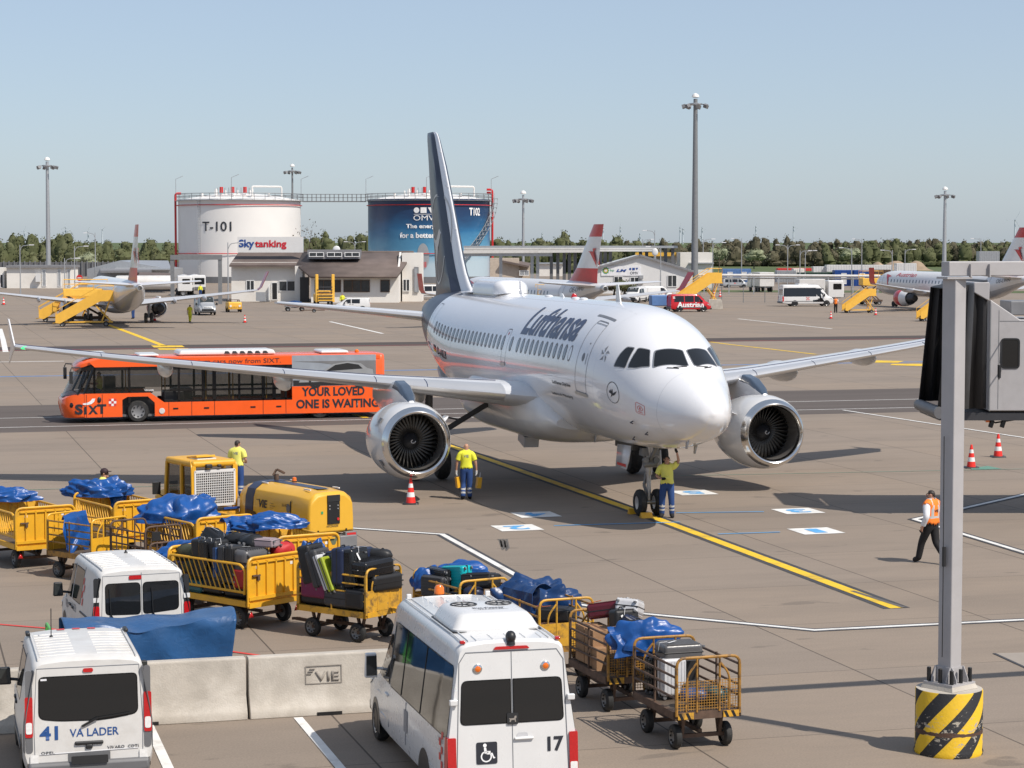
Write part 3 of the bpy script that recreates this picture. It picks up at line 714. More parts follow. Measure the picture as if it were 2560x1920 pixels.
# fin
FIN = [(5.7, 24.4, 30.3, .44), (6.05, 24.75, 30.2, .47), (6.3, 25.15, 30.25, .42), (6.6, 25.6, 30.3, .39), (7.2, 26.15, 30.42, .37), (8.1, 26.8, 30.6, .34), (9.45, 27.75, 31.1, .29), (10.8, 28.8, 31.35, .24), (11.9, 29.75, 31.6, .16), (12.1, 30.0, 31.6, .13), (12.2, 30.35, 31.55, .05)]
def finpt(z, u, side, off=0):
    i = 0
    while i < len(FIN)-2 and z > FIN[i+1][0]: i += 1
    a, b = FIN[i], FIN[i+1]; t = (z-a[0])/(b[0]-a[0]); le = a[1]+(b[1]-a[1])*t; te = a[2]+(b[2]-a[2])*t; h = a[3]+(b[3]-a[3])*t
    prof = 1.0*((4*.25*max(u, 1e-6))**.5 if u < .25 else max(0, 1-((u-.25)/.75)**1.7))
    return Vector((le+(te-le)*u-5.07, side*(h*prof+.006+off), z))
UF = [0, .005, .015, .03, .05, .08, .10, .16, .25, .4, .55, .7, .85, 1]
zz = [5.7, 5.9, 6.05, 6.2, 6.4, 6.7, 7.2, 7.8, 8.5, 9.3, 10, 10.8, 11.4, 11.9, 12.08, 12.18]
mb = MB(); mb.loft([[finpt(z, u, 1) for u in UF]+[finpt(z, u, -1) for u in UF[::-1][:-1]] for z in zz], mf=lambda i, k: 1 if (k < 7 or k > 2*len(UF)-9) else 0)
fin = mb.build('tail_fin', [M_('fin_navy'), M_('air_white')], JET)
mb = MB()
for t in (.35, .62, .85): z = 6.2+6*t; mb.tube([finpt(z+.02*j, UF[j], 1, .003) for j in range(6)], .012, 5)
mb.tube([finpt(z, .72, 1, -.006) for z in zz[2:-1]], .014, 5)
o = mb.build('fin_seam', M_('air_grey')); link_child(o, fin)
def onfin(cx, cz, k, kx=1):
    def f(u, v):
        z = cz+v*k; i = 0
        while i < len(FIN)-2 and z > FIN[i+1][0]: i += 1
        a, b = FIN[i], FIN[i+1]; t = (z-a[0])/(b[0]-a[0]); le = a[1]+(b[1]-a[1])*t; te = a[2]+(b[2]-a[2])*t
        uu = (cx-u*k*kx-le)/(te-le); return finpt(z, min(max(uu, .02), .995), 1, .012)
    return f
o = decal('crane_emblem', joinbm(ring2d(circ(1, 48), circ(.95, 48)), bm2d([[(-.85, .15), (-.55, .33), (-.56, .22), (-.75, .18), (-.55, .12), (-.7, .05), (-.52, .0), (-.2, -.02), (.25, .22), (.72, .38), (.45, .12), (.1, -.18), (-.3, -.55), (-.52, -.9), (-.35, -.35), (-.5, -.1), (-.75, -.05)]])), onfin(28.9, 7.95, 1.75, .95), M_('reflect')); link_child(o, fin)
# nose gear
NG = MB().cyl((0, 0, .45), (.0, 0, 1.25), .065, n=14).cyl((0, 0, 1.2), (-.12, 0, 2.3), .10, n=14).cyl((0, -.32, .385), (0, .32, .385), .06).build('nose_gear', M_('alu_dull'), JET)
mb = MB(); mb.bar((.05, 0, .5), (.42, 0, .85), .07); mb.bar((.42, 0, .85), (.08, 0, 1.2), .07); mb.bar((-.05, 0, 1.55), (-.75, 0, 2.15), .08); mb.bar((.05, .12, 1.7), (.3, .3, 2.1), .05); mb.bar((.05, -.12, 1.7), (.3, -.3, 2.1), .05)
mb.cyl((-.1, -.2, 1.5), (-.1, .2, 1.5), .1); mb.cyl((-.22, .16, 1.62), (-.12, .16, 1.62), .09); mb.cyl((-.22, -.16, 1.62), (-.12, -.16, 1.62), .09); mb.box((.0, 0, 1.85), (.3, .5, .22)); mb.tube([(-.05, .12, 1.3), (-.15, .2, .95), (-.02, .1, .6)], .02, 6)
o = mb.build('gear_link', M_('steel_grey')); link_child(o, NG)
for dy in (-.26, .26):
    w_ = MB().lathe([(-.12, .2), (-.115, .31), (-.07, .37), (0, .385), (.07, .37), (.115, .31), (.12, .2)], (0, dy, .385), (0, 1, 0), 32, cap=False).build('tyre', M_('rubber')); link_child(w_, NG)
    w_ = MB().lathe([(-.07, .03), (-.1, .2), (.1, .2), (.07, .03)], (0, dy, .385), (0, 1, 0), 20).build('wheel_rim', M_('alu')); link_child(w_, NG)
MB().box((.9, 0, 2.03), (1.6, .9, .3)).build('gear_bay', M_('black'), JET)
for s_ in (1, -1):
    o = MB().add([(.25, .42*s_, 2.0), (1.5, .42*s_, 1.95), (1.35, .52*s_, 1.32), (.42, .52*s_, 1.30)], [(0, 1, 2, 3)]).build('gear_door', M_('air_white'), JET, solid=.03)
    if s_ > 0:
        t = decal('door_letters', fitw(text2d('LB', 1, .03), .42, .34), lambda u, v: Vector((.85-u, .475-.16*v+.018, 1.66+v)), M_('text_dark')); link_child(t, o)
        t = decal('door_stripe', bm2d([rrect(0, 0, .8, .12, .01, 1)]), lambda u, v: Vector((.85-u, .53+.012, 1.39+v)), M_('vie_red')); link_child(t, o)
mb = MB()
for x, y, h in ((1.0-5.07, .3, .2), (2.1-5.07, -.35, .22), (9.2-5.07, .2, .25), (6.6-5.07, .1, .18)):
    z = fus(x+5.07, PI).z; mb.add([(x, y, z+.06), (x+.25, y, z+.06), (x+.3, y, z-h), (x+.16, y, z-h)], [(0, 1, 2, 3)])
mb.build('belly_antenna', M_('air_grey'), JET, solid=.02)
# probes near the nose
mb = MB()
for x, a in ((2.6, 2.0), (2.2, 2.25), (3.3, 2.45)): mb.tube([fus(x, a, -.02), fus(x, a, .09), fus(x-.14, a, .1)], .018, 6)
mb.build('pitot_probe', M_('dark_metal'), JET)
# ---------------------------------------------------------------- vans (local x forward, y left, z up, origin on the ground at mid length)
mat('van_glass', (.012, .013, .014), .04, var=0, spec=.6)
def wheel(parent, x, y, r=.33, w=.22, m='alu_dull', side=1, name='wheel'):
    o = MB().lathe([(-w/2, r*.62), (-w/2+.01, r*.9), (-w*.3, r*.985), (0, r), (w*.3, r*.985), (w/2-.01, r*.9), (w/2, r*.62)], (x, y, r), (0, 1, 0), 28, cap=False).build(name, M_('rubber'), parent)
    mb = MB(); mb.lathe([(-.02, .03), (-.01, r*.3), (.03, r*.55), (.05, r*.64), (-.04, r*.65)], (x, y+side*(w/2-.055), r), (0, side, 0), 24)
    for k in range(8):
        a = 2*PI*k/8; mb.cyl((x+r*.48*cos(a), y+side*(w/2-.03), r+r*.48*sin(a)), (x+r*.48*cos(a), y+side*(w/2-.012), r+r*.48*sin(a)), r*.075, n=8, m=1)
    q = mb.build('rim', [M_(m), M_('black')]); link_child(q, o); return o
class Van:
    # st: list of (x, hw, hwt, zb, zbelt, ztop); tilt of the rear face
    def __init__(s, t, st, body, tilt=.06, r=.13, crown=.035):
        s.t = t; s.st = st; s.tilt = tilt; s.r = r; s.crown = crown; s.L0 = st[0][0]
        mb = MB(); mb.loft([s.ring(i) for i in range(len(st))]); s.o = mb.build('body', M_(body), t)
    def half(s, p):
        x, hw, hwt, zb, zc, zt = p; r = min(s.r, (zt-zc)*.6)
        return [(0, zb), (hw*.8, zb), (hw-.03, zb+.04), (hw, zb+.16), (hw, (zb+zc)/2), (hw-.005, zc), (hwt+(hw-hwt)*.5, (zc+zt-r)/2), (hwt, zt-r), (hwt-r*.12, zt-r*.55), (hwt-r*.45, zt-r*.18), (hwt-r, zt), (hwt*.5, zt+s.crown*.8), (0, zt+s.crown)]
    def xs(s, i, z): p = s.st[i]; return p[0]+(s.tilt*(z-.5) if i == 0 else (s.tilt*(z-.5)*.5 if i == 1 else 0))
    def ring(s, i):
        h = s.half(s.st[i]); return [Vector((s.xs(i, z), y, z)) for y, z in h]+[Vector((s.xs(i, z), -y, z)) for y, z in h[::-1][1:-1]]
    def par(s, x):
        st = s.st
        for i in range(len(st)-1):
            if x <= st[i+1][0] or i == len(st)-2:
                t = min(max((x-st[i][0])/(st[i+1][0]-st[i][0]), 0), 1); return tuple(a+(b-a)*t for a, b in zip(st[i], st[i+1]))
    def side(s, sgn, off=.006):                 # (u = x, v = z) -> point on the side
        def f(u, v):
            h = s.half(s.par(u)); y = h[3][0]
            for a, b in zip(h[3:], h[4:]):
                if a[1] <= v <= b[1]: y = a[0]+(b[0]-a[0])*(v-a[1])/(b[1]-a[1]+1e-9)
            if v > h[-3][1]: y = h[-3][0]
            return Vector((u, sgn*(y+off), v))
        return f
    def rear(s, off=.006): return lambda u, v: Vector((s.L0+s.tilt*(v-.5)-off, -u, v))
    def front(s, off=.006):                     # (u = y, v = x) on the sloping glass / bonnet
        def f(u, v):
            p = s.par(v); return Vector((v+off*.6, u, p[5]+s.crown*max(0, 1-(u/p[2])**2)*.9+off*.8))
        return f
    def roof(s, off=.006):
        def f(u, v):
            p = s.par(v); return Vector((v, u, p[5]+s.crown*max(0, 1-(u/max(p[2], .1))**2)+off))
        return f
    def dec(s, name, bm, fn, m, du=0, dv=0, par=None, thick=0):
        o = decal(name, bm, fn, M_(m), par or s.t, du, dv, thick=thick); return o
    def win(s, name, poly, fn, m='van_glass', r=.06, seal=.018, du=.2, dv=0):
        P_ = rpoly(poly, r, 4); o = s.dec(name, bm2d([P_]), fn, m, du, dv)
        if seal:
            c = Vector((sum(p[0] for p in P_)/len(P_), sum(p[1] for p in P_)/len(P_)))
            q = decal('window_seal', outline(P_, seal), fn, M_('plastic_black'), None, du, dv); link_child(q, o); q.location = (0, 0, 0)
            for v in q.data.vertices: pass
        return o
    def seam(s, pts, fn, w=.012, m='line_grey', closed=False):
        mb = MB(); mb.tube([fn(*p) for p in pts], w, 5, closed=closed); return mb.build('door_gap', M_(m), s.t)
    def arch(s, x, r, sgn):
        poly = [(x+r*cos(a), .33+r*sin(a)) for a in [PI*j/14-.05 for j in range(15)]]; poly = [(x+r, .2)]+poly[0:]+[(x-r, .2)]
        return s.dec('wheel_arch', bm2d([poly]), s.side(sgn, .004), 'black', .15)
    def mirror(s, x, z, sgn, w=.2, h=.28, m='plastic_black'):
        f = s.side(sgn, 0); p = f(x, z); mb = MB(); mb.box(p+Vector((.02, sgn*(.1+w/2), .05)), (.12, w, h), taper=.85); mb.bar(p+Vector((0, -.02*sgn, -.02)), p+Vector((.02, sgn*.16, .0)), .05)
        o = mb.build('wing_mirror', M_(m), s.t, bevel=.035, seg=3)
        g = MB().box(p+Vector((-.046, sgn*(.1+w/2), .05)), (.012, w*.8, h*.8)).build('mirror_glass', M_('glass_tint')); link_child(g, o); return o
def checker(cx, cy, k, rows=3, cols=3, skew=0):
    bm = bmesh.new()
    for i in range(rows):
        for j in range(cols):
            if (i+j) % 2 == 0:
                x = cx+(j-cols/2)*k; y = cy+(i-rows/2)*k; vs = [bm.verts.new((a, b, 0)) for a, b in ((x, y), (x+k, y), (x+k, y+k), (x, y+k))]; bm.faces.new(vs)
    return bm
def compact(name, label, loc, rz, sc, body='white_dirty', kind=51, L=4.8, cat='van', group=None, far=False):
    t = thing(name, label, cat, loc, rz, group, sc); h = L/2
    st = [(-h, .93, .79, .42, 1.08, 1.91), (-h+.12, .945, .81, .32, 1.08, 1.955), (-h+.6, .95, .815, .28, 1.08, 1.97), (h-1.75, .95, .815, .28, 1.06, 1.97), (h-1.5, .945, .80, .28, 1.04, 1.93), (h-1.2, .94, .77, .28, 1.0, 1.77),
          (h-.72, .93, .74, .28, .98, 1.33), (h-.62, .93, .74, .28, .96, 1.20), (h-.28, .90, .68, .28, .86, 1.05), (h-.06, .82, .6, .30, .7, .86), (h, .76, .55, .34, .6, .72)]
    v = Van(t, st, body)
    R0 = v.rear()
    for sg in (1, -1):
        for wx_ in (-h+.98, h-.92): v.arch(wx_, .40, sg); wheel(t, wx_, sg*.83, .325, .21, 'steel_grey' if kind == 41 else 'alu_dull', sg)
        S = v.side(sg)
        v.win('front_side_window', [(h-1.95, 1.12), (h-.95, 1.12), (h-1.42, 1.74), (h-1.95, 1.80)], S, dv=.15)
        if kind != 0: v.win('middle_side_window', [(h-3.1, 1.12), (h-2.06, 1.12), (h-2.06, 1.80), (h-3.1, 1.80)], S, dv=.15)
        if kind in (1, 2): v.win('rear_side_window', [(-h+.35, 1.12), (h-3.2, 1.12), (h-3.2, 1.80), (-h+.4, 1.80)], S, dv=.15)
        v.seam([(h-2.0, .45), (h-2.0, 1.82)], S, .007); v.seam([(h-3.15, .5), (h-3.15, 1.86)], S, .007); v.seam([(h-.95, .62), (h-1.0, 1.08)], S, .007)
        if kind == 51: v.seam([(-h+.3, 1.0), (h-3.15, 1.0)], S, .02, 'plastic_black')
        v.dec('side_moulding', bm2d([rrect(-.1, .52, L*.5, .09, .02, 2)]), v.side(sg, .012), 'plastic_grey', .3, thick=.015)
        mb = MB(); mb.box(v.side(sg)(h-1.85, .98), (.2, .05, .05)); mb.build('door_handle', M_('plastic_black' if kind != 2 else 'black'), t, bevel=.015)
        mb = MB(); mb.box(v.side(sg)(h-2.18, .96), (.2, .05, .05)); mb.build('door_handle', M_('plastic_black'), t, bevel=.015)
        v.mirror(h-1.15, 1.15, sg)
        hl = v.dec('headlight', bm2d([rpoly([(h-.50, .82), (h-.1, .66), (h-.12, .76), (h-.46, 1.0)], .04, 3)]), v.side(sg, .01), 'clear_lamp', .1)
        # rear lamp columns
        z0, z1 = (.84, 1.44) if kind == 41 else (.66, 1.30)
        v.dec('rear_pillar', bm2d([rrect(-sg*.868, 1.22, .10, 1.22, .045, 3)]), v.rear(.004), 'plastic_black' if kind == 51 else ('plastic_grey' if kind == 41 else body), dv=.3, thick=.02)
        v.dec('rear_pillar', bm2d([rrect(-h+.075, 1.22, .15, 1.22, .03, 3)]), v.side(sg, .004), 'plastic_black' if kind == 51 else ('plastic_grey' if kind == 41 else body), dv=.2, thick=.012)
        lm = v.dec('tail_lamp', bm2d([rrect(-sg*.872, (z0+z1)/2, .115, z1-z0, .03, 3)]), v.rear(.012), 'red_lamp', thick=.03)
        q = v.dec('reversing_lamp', bm2d([rrect(-sg*.872, z0+.2 if kind == 51 else z0+.14, .09, .17, .03, 3)]), v.rear(.03), 'white_lamp', par=lm, thick=.008)
        if kind == 51: v.dec('pillar_clip', bm2d([rrect(-sg*.87, 1.42, .12, .09, .01, 2)]), v.rear(.022), 'white_paint', thick=.02)
        q = v.dec('fog_lamp', bm2d([rrect(-sg*.80, .50, .12, .16, .02, 2)]), v.rear(.02), 'white_lamp', thick=.015)
    # windscreen, bonnet lines, grille, plates, bumper
    v.win('windscreen', [(-.70, h-1.47), (.70, h-1.47), (.72, h-.76), (-.72, h-.76)], v.front(), 'glass_tint', .08, du=.15, dv=.12)
    mb = MB(); mb.box((h+.0, 0, .60), (.08, 1.3, .2)); mb.box((h-.02, 0, .82), (.06, .9, .07)); mb.build('grille', M_('plastic_black'), t, bevel=.02)
    MB().box((h-.05, 0, .38), (.28, 1.66, .2)).build('front_bumper', M_('plastic_black' if kind in (2, 3, 51) else body), t, bevel=.06)
    MB().box((-h+.01, 0, .36 if kind == 41 else .47), (.22, 1.78, .2 if kind == 41 else .27)).build('rear_bumper', M_('plastic_grey'), t, bevel=.05)
    # roof ribs
    mb = MB(); n = 9
    for i in range(n):
        x = -h+.45+i*(L-2.4)/n
        for y0, y1 in ((-.68, -.16), (.16, .68)): mb.tube([v.roof(-.004)(y0+(y1-y0)*j/4, x) for j in range(5)], .016, 6)
    for y in (-.72, .72): mb.tube([v.roof(-.002)(y, -h+.2+j*(L-2.0)/8) for j in range(9)], .014, 6)
    mb.build('roof_rib', M_(body), t)
    if kind == 41:
        for sg in (1, -1):
            mb = MB(); mb.box((-h+L-2.05, sg*.76, 2.0), (.28, .07, .06)); mb.build('roof_clip', M_('plastic_black'), t, bevel=.02)
        mb = MB(); mb.cyl((h-2.5, .42, 1.98), (h-2.5, .42, 2.02), .035, .02); mb.tube([(h-2.5, .42, 2.0), (h-2.55, .42, 2.45)], .008, 5); mb.build('roof_aerial', M_('black'), t)
        v.dec('roof_checker', checker(0, h-1.83, .12, 1, 5), v.roof(.01), 'vie_red', .1)
    elif not far:
        MB().lathe([(0, .04), (.04, .02), (.07, .012)], (h-2.3, -.1, 2.0), (0, 0, 1), 10).build('roof_aerial', M_('black'), t)
    return v, t, h
# white van with 51, right behind the green cart
v, t, h = compact('van', 'white van with two rear doors numbered 51, parked behind the green framed cart', (-7.45, 41.75, 0), R_(111), (.80, .957, .957), 'white_dirty', 51)
for sg, x0, x1 in ((1, -.70, -.02), (-1, .02, .72)):
    v.win('rear_window', [(x0, 1.12), (x1, 1.16 if sg < 0 else 1.10), (x1, 1.72), (x0, 1.72)] if sg > 0 else [(x0, 1.10), (x1, 1.16), (x1, 1.72), (x0, 1.72)], v.rear(), r=.09)
    mb = MB(); b = -.45 if sg > 0 else .36; mb.bar(v.rear(.03)(b+.02, .86), v.rear(.03)(b-.15, 1.12), .045, .03); mb.bar(v.rear(.03)(b-.15, 1.12), v.rear(.03)(b-.17, 1.62), .018, .02); mb.build('rear_wiper', M_('black'), t)
v.seam([(0, .62), (0, 1.9)], v.rear(.0), .008); v.seam([(-.79, .62), (-.74, 1.86), (.74, 1.86), (.79, .62)], v.rear(.0), .007)
v.dec('brake_lamp', bm2d([rrect(-.12, 1.815, .24, .075, .02, 3)]), v.rear(.012), 'red_lamp', thick=.02)
v.dec('fleet_number', fitw(text2d('51', 1, .035), .26, .2), lambda p, q: v.rear(.008)(p+.55, q+.92), 'text_dark')
v.dec('side_lettering', fitw(text2d('VA LADER', 1, .01), .62, .15), lambda p, q: v.side(1, .008)(.1-p, q+.98), 'text_grey')
v.dec('side_logo', joinbm(fitw(text2d('VIE', 1, .03), .34, .16), move2(fitw(text2d('=', 1, .02), .12, .1), .26, 0)), lambda p, q: v.side(1, .008)(1.15-p, q+.93), 'text_grey')
v.dec('side_checker', checker(-.86, 1.40, .13, 4, 2), v.side(1, .008), 'vie_red', 0, .1)
# white van 41 at the lower left
v, t, h = compact('van', 'dusty white van with single tailgate lettered 41 VA LADER, parked by the concrete barrier', (-6.57, 33.05, 0), R_(105.3), (.80, .963, .963), 'white_dirty', 41)
v.win('rear_window', [(-.735, 1.10), (-.45, 1.055), (.25, 1.04), (.735, 1.12), (.725, 1.73), (-.725, 1.73)], v.rear(), r=[.1, .2, .2, .1, .08, .08])
v.seam([(-.79, .50), (-.80, 1.0), (-.75, 1.85), (.75, 1.85), (.80, 1.0), (.79, .50)], v.rear(.0), .007)
v.dec('brake_lamp', bm2d([rrect(0, 1.80, .15, .06, .03, 4)]), v.rear(.012), 'red_lamp', thick=.02)
v.dec('fleet_number', fitw(text2d('41', 1, .03), .27, .21), lambda p, q: v.rear(.008)(p-.585, q+.89), 'text_blue')
v.dec('fleet_name', fitw(text2d('VA LADER', 1, .012), .72, .12), lambda p, q: v.rear(.008)(p+.08, q+.875), 'text_blue')
v.dec('maker_name', fitw(text2d('OPEL', 1, .01, sp=1.1), .2, .045), lambda p, q: v.rear(.01)(p-.60, q+.60), 'steel_grey', thick=.008)
v.dec('maker_name', fitw(text2d('VIVARO  CDTI', 1, .008, sp=1.1), .46, .045), lambda p, q: v.rear(.01)(p+.50, q+.635), 'steel_grey', thick=.008)
mb = MB(); mb.bar(v.rear(.02)(-.10, .97), v.rear(.04)(.13, 1.09), .04, .03); mb.bar(v.rear(.035)(.12, 1.085), v.rear(.035)(.60, 1.14), .016, .02); mb.build('rear_wiper', M_('black'), t)
mb = MB(); mb.box(v.rear(.02)(0, .72), (.05, .42, .055)); mb.box(v.rear(.02)(0, .665), (.05, .1, .07)); mb.build('tailgate_handle', M_('plastic_black'), t, bevel=.018)
v.dec('plate_recess', bm2d([rrect(0, .49, .62, .2, .03, 3)]), v.rear(.008), 'plastic_grey')
pl = v.dec('number_plate', bm2d([rrect(0, .49, .54, .12, .015, 2)]), v.rear(.13), 'plastic_black', thick=.012)
v.dec('window_sticker', bm2d([rrect(-.65, 1.685, .09, .028, .005, 2)]), v.rear(.012), 'white_cloth')
v.seam([(-.72, .575), (.72, .60)], v.rear(.002), .012, 'air_grey')
# white minibus 17
def bigvan(name, label, loc, rz, sc, L, hz, body='white_paint', far=False, cat='minibus'):
    t = thing(name, label, cat, loc, rz, None, sc); h = L/2
    st = [(-h, .985, .80, .50, 1.15, hz-.06), (-h+.12, 1.0, .82, .36, 1.15, hz-.015), (-h+.7, 1.01, .83, .30, 1.15, hz), (h-2.2, 1.01, .83, .30, 1.12, hz), (h-1.9, 1.0, .80, .30, 1.1, hz-.08), (h-1.45, .99, .76, .30, 1.08, hz-.45),
          (h-.85, .97, .74, .30, 1.05, 1.42), (h-.75, .96, .74, .30, 1.0, 1.30), (h-.3, .93, .68, .30, .95, 1.12), (h-.06, .85, .6, .32, .8, .95), (h, .78, .55, .36, .65, .8)]
    v = Van(t, st, body, tilt=.07, r=.16)
    for sg in (1, -1):
        for wx_ in (-h+1.55, h-1.0): v.arch(wx_, .42, sg); wheel(t, wx_, sg*.88, .345, .22, 'alu_dull', sg)
        S = v.side(sg)
        v.win('front_side_window', [(h-2.2, 1.22), (h-1.05, 1.2), (h-1.7, 1.95), (h-2.2, 2.05)], S, dv=.15)
        v.win('cabin_side_window', [(-h+.12, 1.20), (h-2.32, 1.20), (h-2.32, hz-.35), (-h+.2, hz-.35)], S, dv=.15, du=.3, r=.1)
        for x in (-h+1.9, -h+3.3, h-2.28): v.seam([(x, 1.22), (x, hz-.36)], v.side(sg, .01), .008, 'black')
        v.seam([(h-2.26, .5), (h-2.26, 2.2)], S, .007); v.seam([(h-3.6, .5), (h-3.6, 1.18)], S, .007); v.seam([(-h+.2, .95), (h-1.2, .92)], S, .006, 'air_grey'); v.seam([(-h+.25, .6), (h-1.5, .6)], S, .01, 'air_grey')
        mb = MB(); mb.box(v.side(sg)(h-2.1, 1.02), (.22, .05, .05)); mb.build('door_handle', M_(body), t, bevel=.015)
        if not far:
            m_ = v.mirror(h-1.35, 1.32, sg, .22, .42, body)
        else: v.mirror(h-1.35, 1.32, sg, .2, .36)
        lm = v.dec('tail_lamp', bm2d([rrect(-sg*.935, .92, .13, .62, .02, 3)]), v.rear(.012), 'red_lamp', thick=.04)
        v.dec('tail_lamp', bm2d([rrect(-h+.1, .92, .16, .62, .03, 3)]), v.side(sg, .01), 'red_lamp', .1, thick=.02)
        v.dec('reversing_lamp', bm2d([rrect(-sg*.935, .70, .11, .17, .02, 3)]), v.rear(.034), 'white_lamp', par=lm, thick=.006)
        v.dec('headlight', bm2d([rpoly([(h-.55, .95), (h-.1, .78), (h-.12, .9), (h-.5, 1.12)], .04, 3)]), v.side(sg, .01), 'clear_lamp', .1)
    v.win('windscreen', [(-.70, h-1.86), (.70, h-1.86), (.74, h-.9), (-.74, h-.9)], v.front(), 'glass_tint', .08, du=.15, dv=.12)
    MB().box((h-.05, 0, .42), (.3, 1.75, .24)).build('front_bumper', M_('plastic_black'), t, bevel=.06)
    MB().box((h, 0, .72), (.08, 1.2, .22)).build('grille', M_('plastic_black'), t, bevel=.02)
    MB().box((-h-.0, 0, .5), (.2, 1.9, .22)).build('rear_bumper', M_('plastic_grey'), t, bevel=.05)
    for x0, x1 in ((-.80, -.012), (.012, .80)):
        v.win('rear_window', [(x0, 1.40), (x1, 1.40), (x1 if x0 < 0 else x1-.03, 2.06), (x0+(.03 if x0 < 0 else 0), 2.06)], v.rear(), r=[.09, .01, .01, .09] if x0 < 0 else [.01, .09, .09, .01])
    v.seam([(0, .6), (0, hz-.16)], v.rear(.001), .007); v.seam([(-.86, .6), (-.80, hz-.3), (-.70, hz-.15), (.70, hz-.15), (.80, hz-.3), (.86, .6)], v.rear(.001), .008)
    return v, t, h
v, t, h = bigvan('minibus', 'white high roof minibus numbered 17 with wheelchair sign and roof air conditioner', (-.75, 32.62, 0), R_(104.9), .921, 6.5, 2.62)
R8 = v.rear(.009)
v.dec('fleet_number', fitw(text2d('17', 1, .035), .25, .22), lambda p, q: R8(p+.66, q+1.06), 'text_dark')
v.dec('wheelchair_sign', bm2d([rrect(-.40, .98, .32, .325, .03, 4)]), R8, 'text_dark')
wc = joinbm(ring2d([(.085*cos(a)-.01, .085*sin(a)-.05) for a in [-4.0+5.6*j/20 for j in range(21)]], [(.065*cos(a)-.01, .065*sin(a)-.05) for a in [-4.0+5.6*j/20 for j in range(21)]]), bm2d([[(p[0]*.028-.03, p[1]*.028+.115) for p in circ(1, 14)], [(-.045, .085), (-.012, .085), (-.002, .03), (.055, .03), (.055, .01), (.0, .01), (.004, -.02), (.07, -.02), (.098, -.085), (.125, -.078), (.122, -.06), (.108, -.062), (.085, .0), (-.04, .0)]]))
v.dec('wheelchair_symbol', wc, lambda p, q: v.rear(.013)(p-.40, q+.98), 'text_white')
for x in (-.52, .52):
    o = MB().lathe([(0, .07), (.02, .07), (.03, .055)], v.rear(.0)(x, 2.23), (-1, 0, .0), 20).build('round_lamp', M_('chrome'), t)
    q = MB().lathe([(.0, .05), (.035, .045), (.045, .02)], v.rear(.0)(x, 2.23), (-1, 0, 0), 16).build('lamp_lens', M_('amber_lamp')); link_child(q, o)
for x in (-.90, .90):
    MB().box(v.rear(.03)(x, 1.75), (.07, .12, .09)).build('door_hinge', M_('white_paint'), t, bevel=.015)
mb = MB(); mb.box(v.rear(.02)(.17, 1.17), (.045, .30, .05)); mb.build('door_handle', M_('white_paint'), t, bevel=.02); v.dec('handle_recess', bm2d([rrect(.15, 1.205, .17, .1, .045, 4)]), v.rear(.007), 'air_grey')
o = v.dec('emblem_plate', bm2d([rrect(0, 1.47, .17, .17, .02, 3)]), v.rear(.02), 'plastic_black', thick=.012)
v.dec('lion_emblem', bm2d([[(-.05, -.035), (-.045, 0), (-.06, .02), (-.03, .015), (.02, .02), (.03, .05), (.055, .055), (.06, .03), (.045, .01), (.05, -.04), (.035, -.04), (.03, -.01), (-.02, -.01), (-.035, -.04)]]), lambda p, q: v.rear(.03)(p, q+1.46), 'chrome', par=o)
v.dec('high_brake_lamp', bm2d([rpoly([(-.28, 2.50), (.28, 2.50), (.24, 2.545), (-.24, 2.545)], .02, 3)]), v.rear(.012), 'red_lamp', thick=.04)
mb = MB(); mb.sphere((-h+.16, 0, 2.68), .09, 12, 0, (1.1, .9, 1)); mb.cyl((-h+.16, 0, 2.56), (-h+.16, 0, 2.66), .07, .06); mb.build('rear_camera', M_('plastic_black'), t)
for y in (-.73, .73):
    MB().box((-h+.2, y, 2.62), (.07, .08, .05)).build('marker_lamp', M_('red_lamp'), t, bevel=.012); MB().box((h-2.3, y*.92, 2.67), (.06, .08, .09)).build('marker_lamp', M_('white_paint'), t, bevel=.012)
o = MB().lathe([(0, .10), (.05, .10), (.055, .085)], (h-2.15, .12, 2.62), (0, 0, 1), 18).build('beacon', M_('black'), t); q = MB().lathe([(.05, .085), (.16, .08), (.2, .05), (.21, 0)], (h-2.15, .12, 2.62), (0, 0, 1), 18).build('beacon_lens', M_('amber_lamp')); link_child(q, o)
mb = MB(); rr = []
for z, k in ((2.63, 1.0), (2.665, 1.0), (2.70, .96), (2.80, .88), (2.86, .80), (2.88, .70)):
    rr.append([Vector((-1.55+p[0]*k+(.12 if z > 2.7 else 0)*(1-k), p[1]*k, z)) for p in rrect(0, 0, 1.55, 1.36, .18, 5)])
mb.loft(rr); ac = mb.build('air_conditioner', M_('white_paint'), t)
q = MB().loft([[Vector((-1.55+p[0], p[1], z)) for p in rrect(0, 0, 1.62, 1.42, .18, 5)] for z in (2.60, 2.64)]).build('ac_gasket', M_('plastic_black')); link_child(q, ac)
for y in (-.28, .28):
    mb = MB(); mb.lathe([(0, .21), (.02, .21), (.02, .19), (.0, .18), (.0, .02)], (-1.28, y, 2.872), (0, 0, 1), 28)
    for k in range(7): mb.bar((-1.28+.0, y, 2.884), (-1.28+.18*cos(k*.9), y+.18*sin(k*.9), 2.884), .012)
    q = mb.build('ac_fan', M_('plastic_black')); link_child(q, ac)
q = decal('maker_name', move2(joinbm(fitw(text2d('Bus-Center', 1, .02), .5, .1), move2(fitw(text2d('VITAPUR', 1, .0), .42, .07), .02, -.12), bm2d([rrect(.0, -.185, .55, .012, .004, 1)])), 0, 0), lambda p, q_: Vector((-1.66+q_*.9, -p-.02, 2.885)), M_('text_dark'), None); link_child(q, ac)
v.win('roof_window', [(-.40, -.95), (.40, -.95), (.40, -.35), (-.40, -.35)], v.roof(.012), 'glass_tint', .06)
mb = MB()
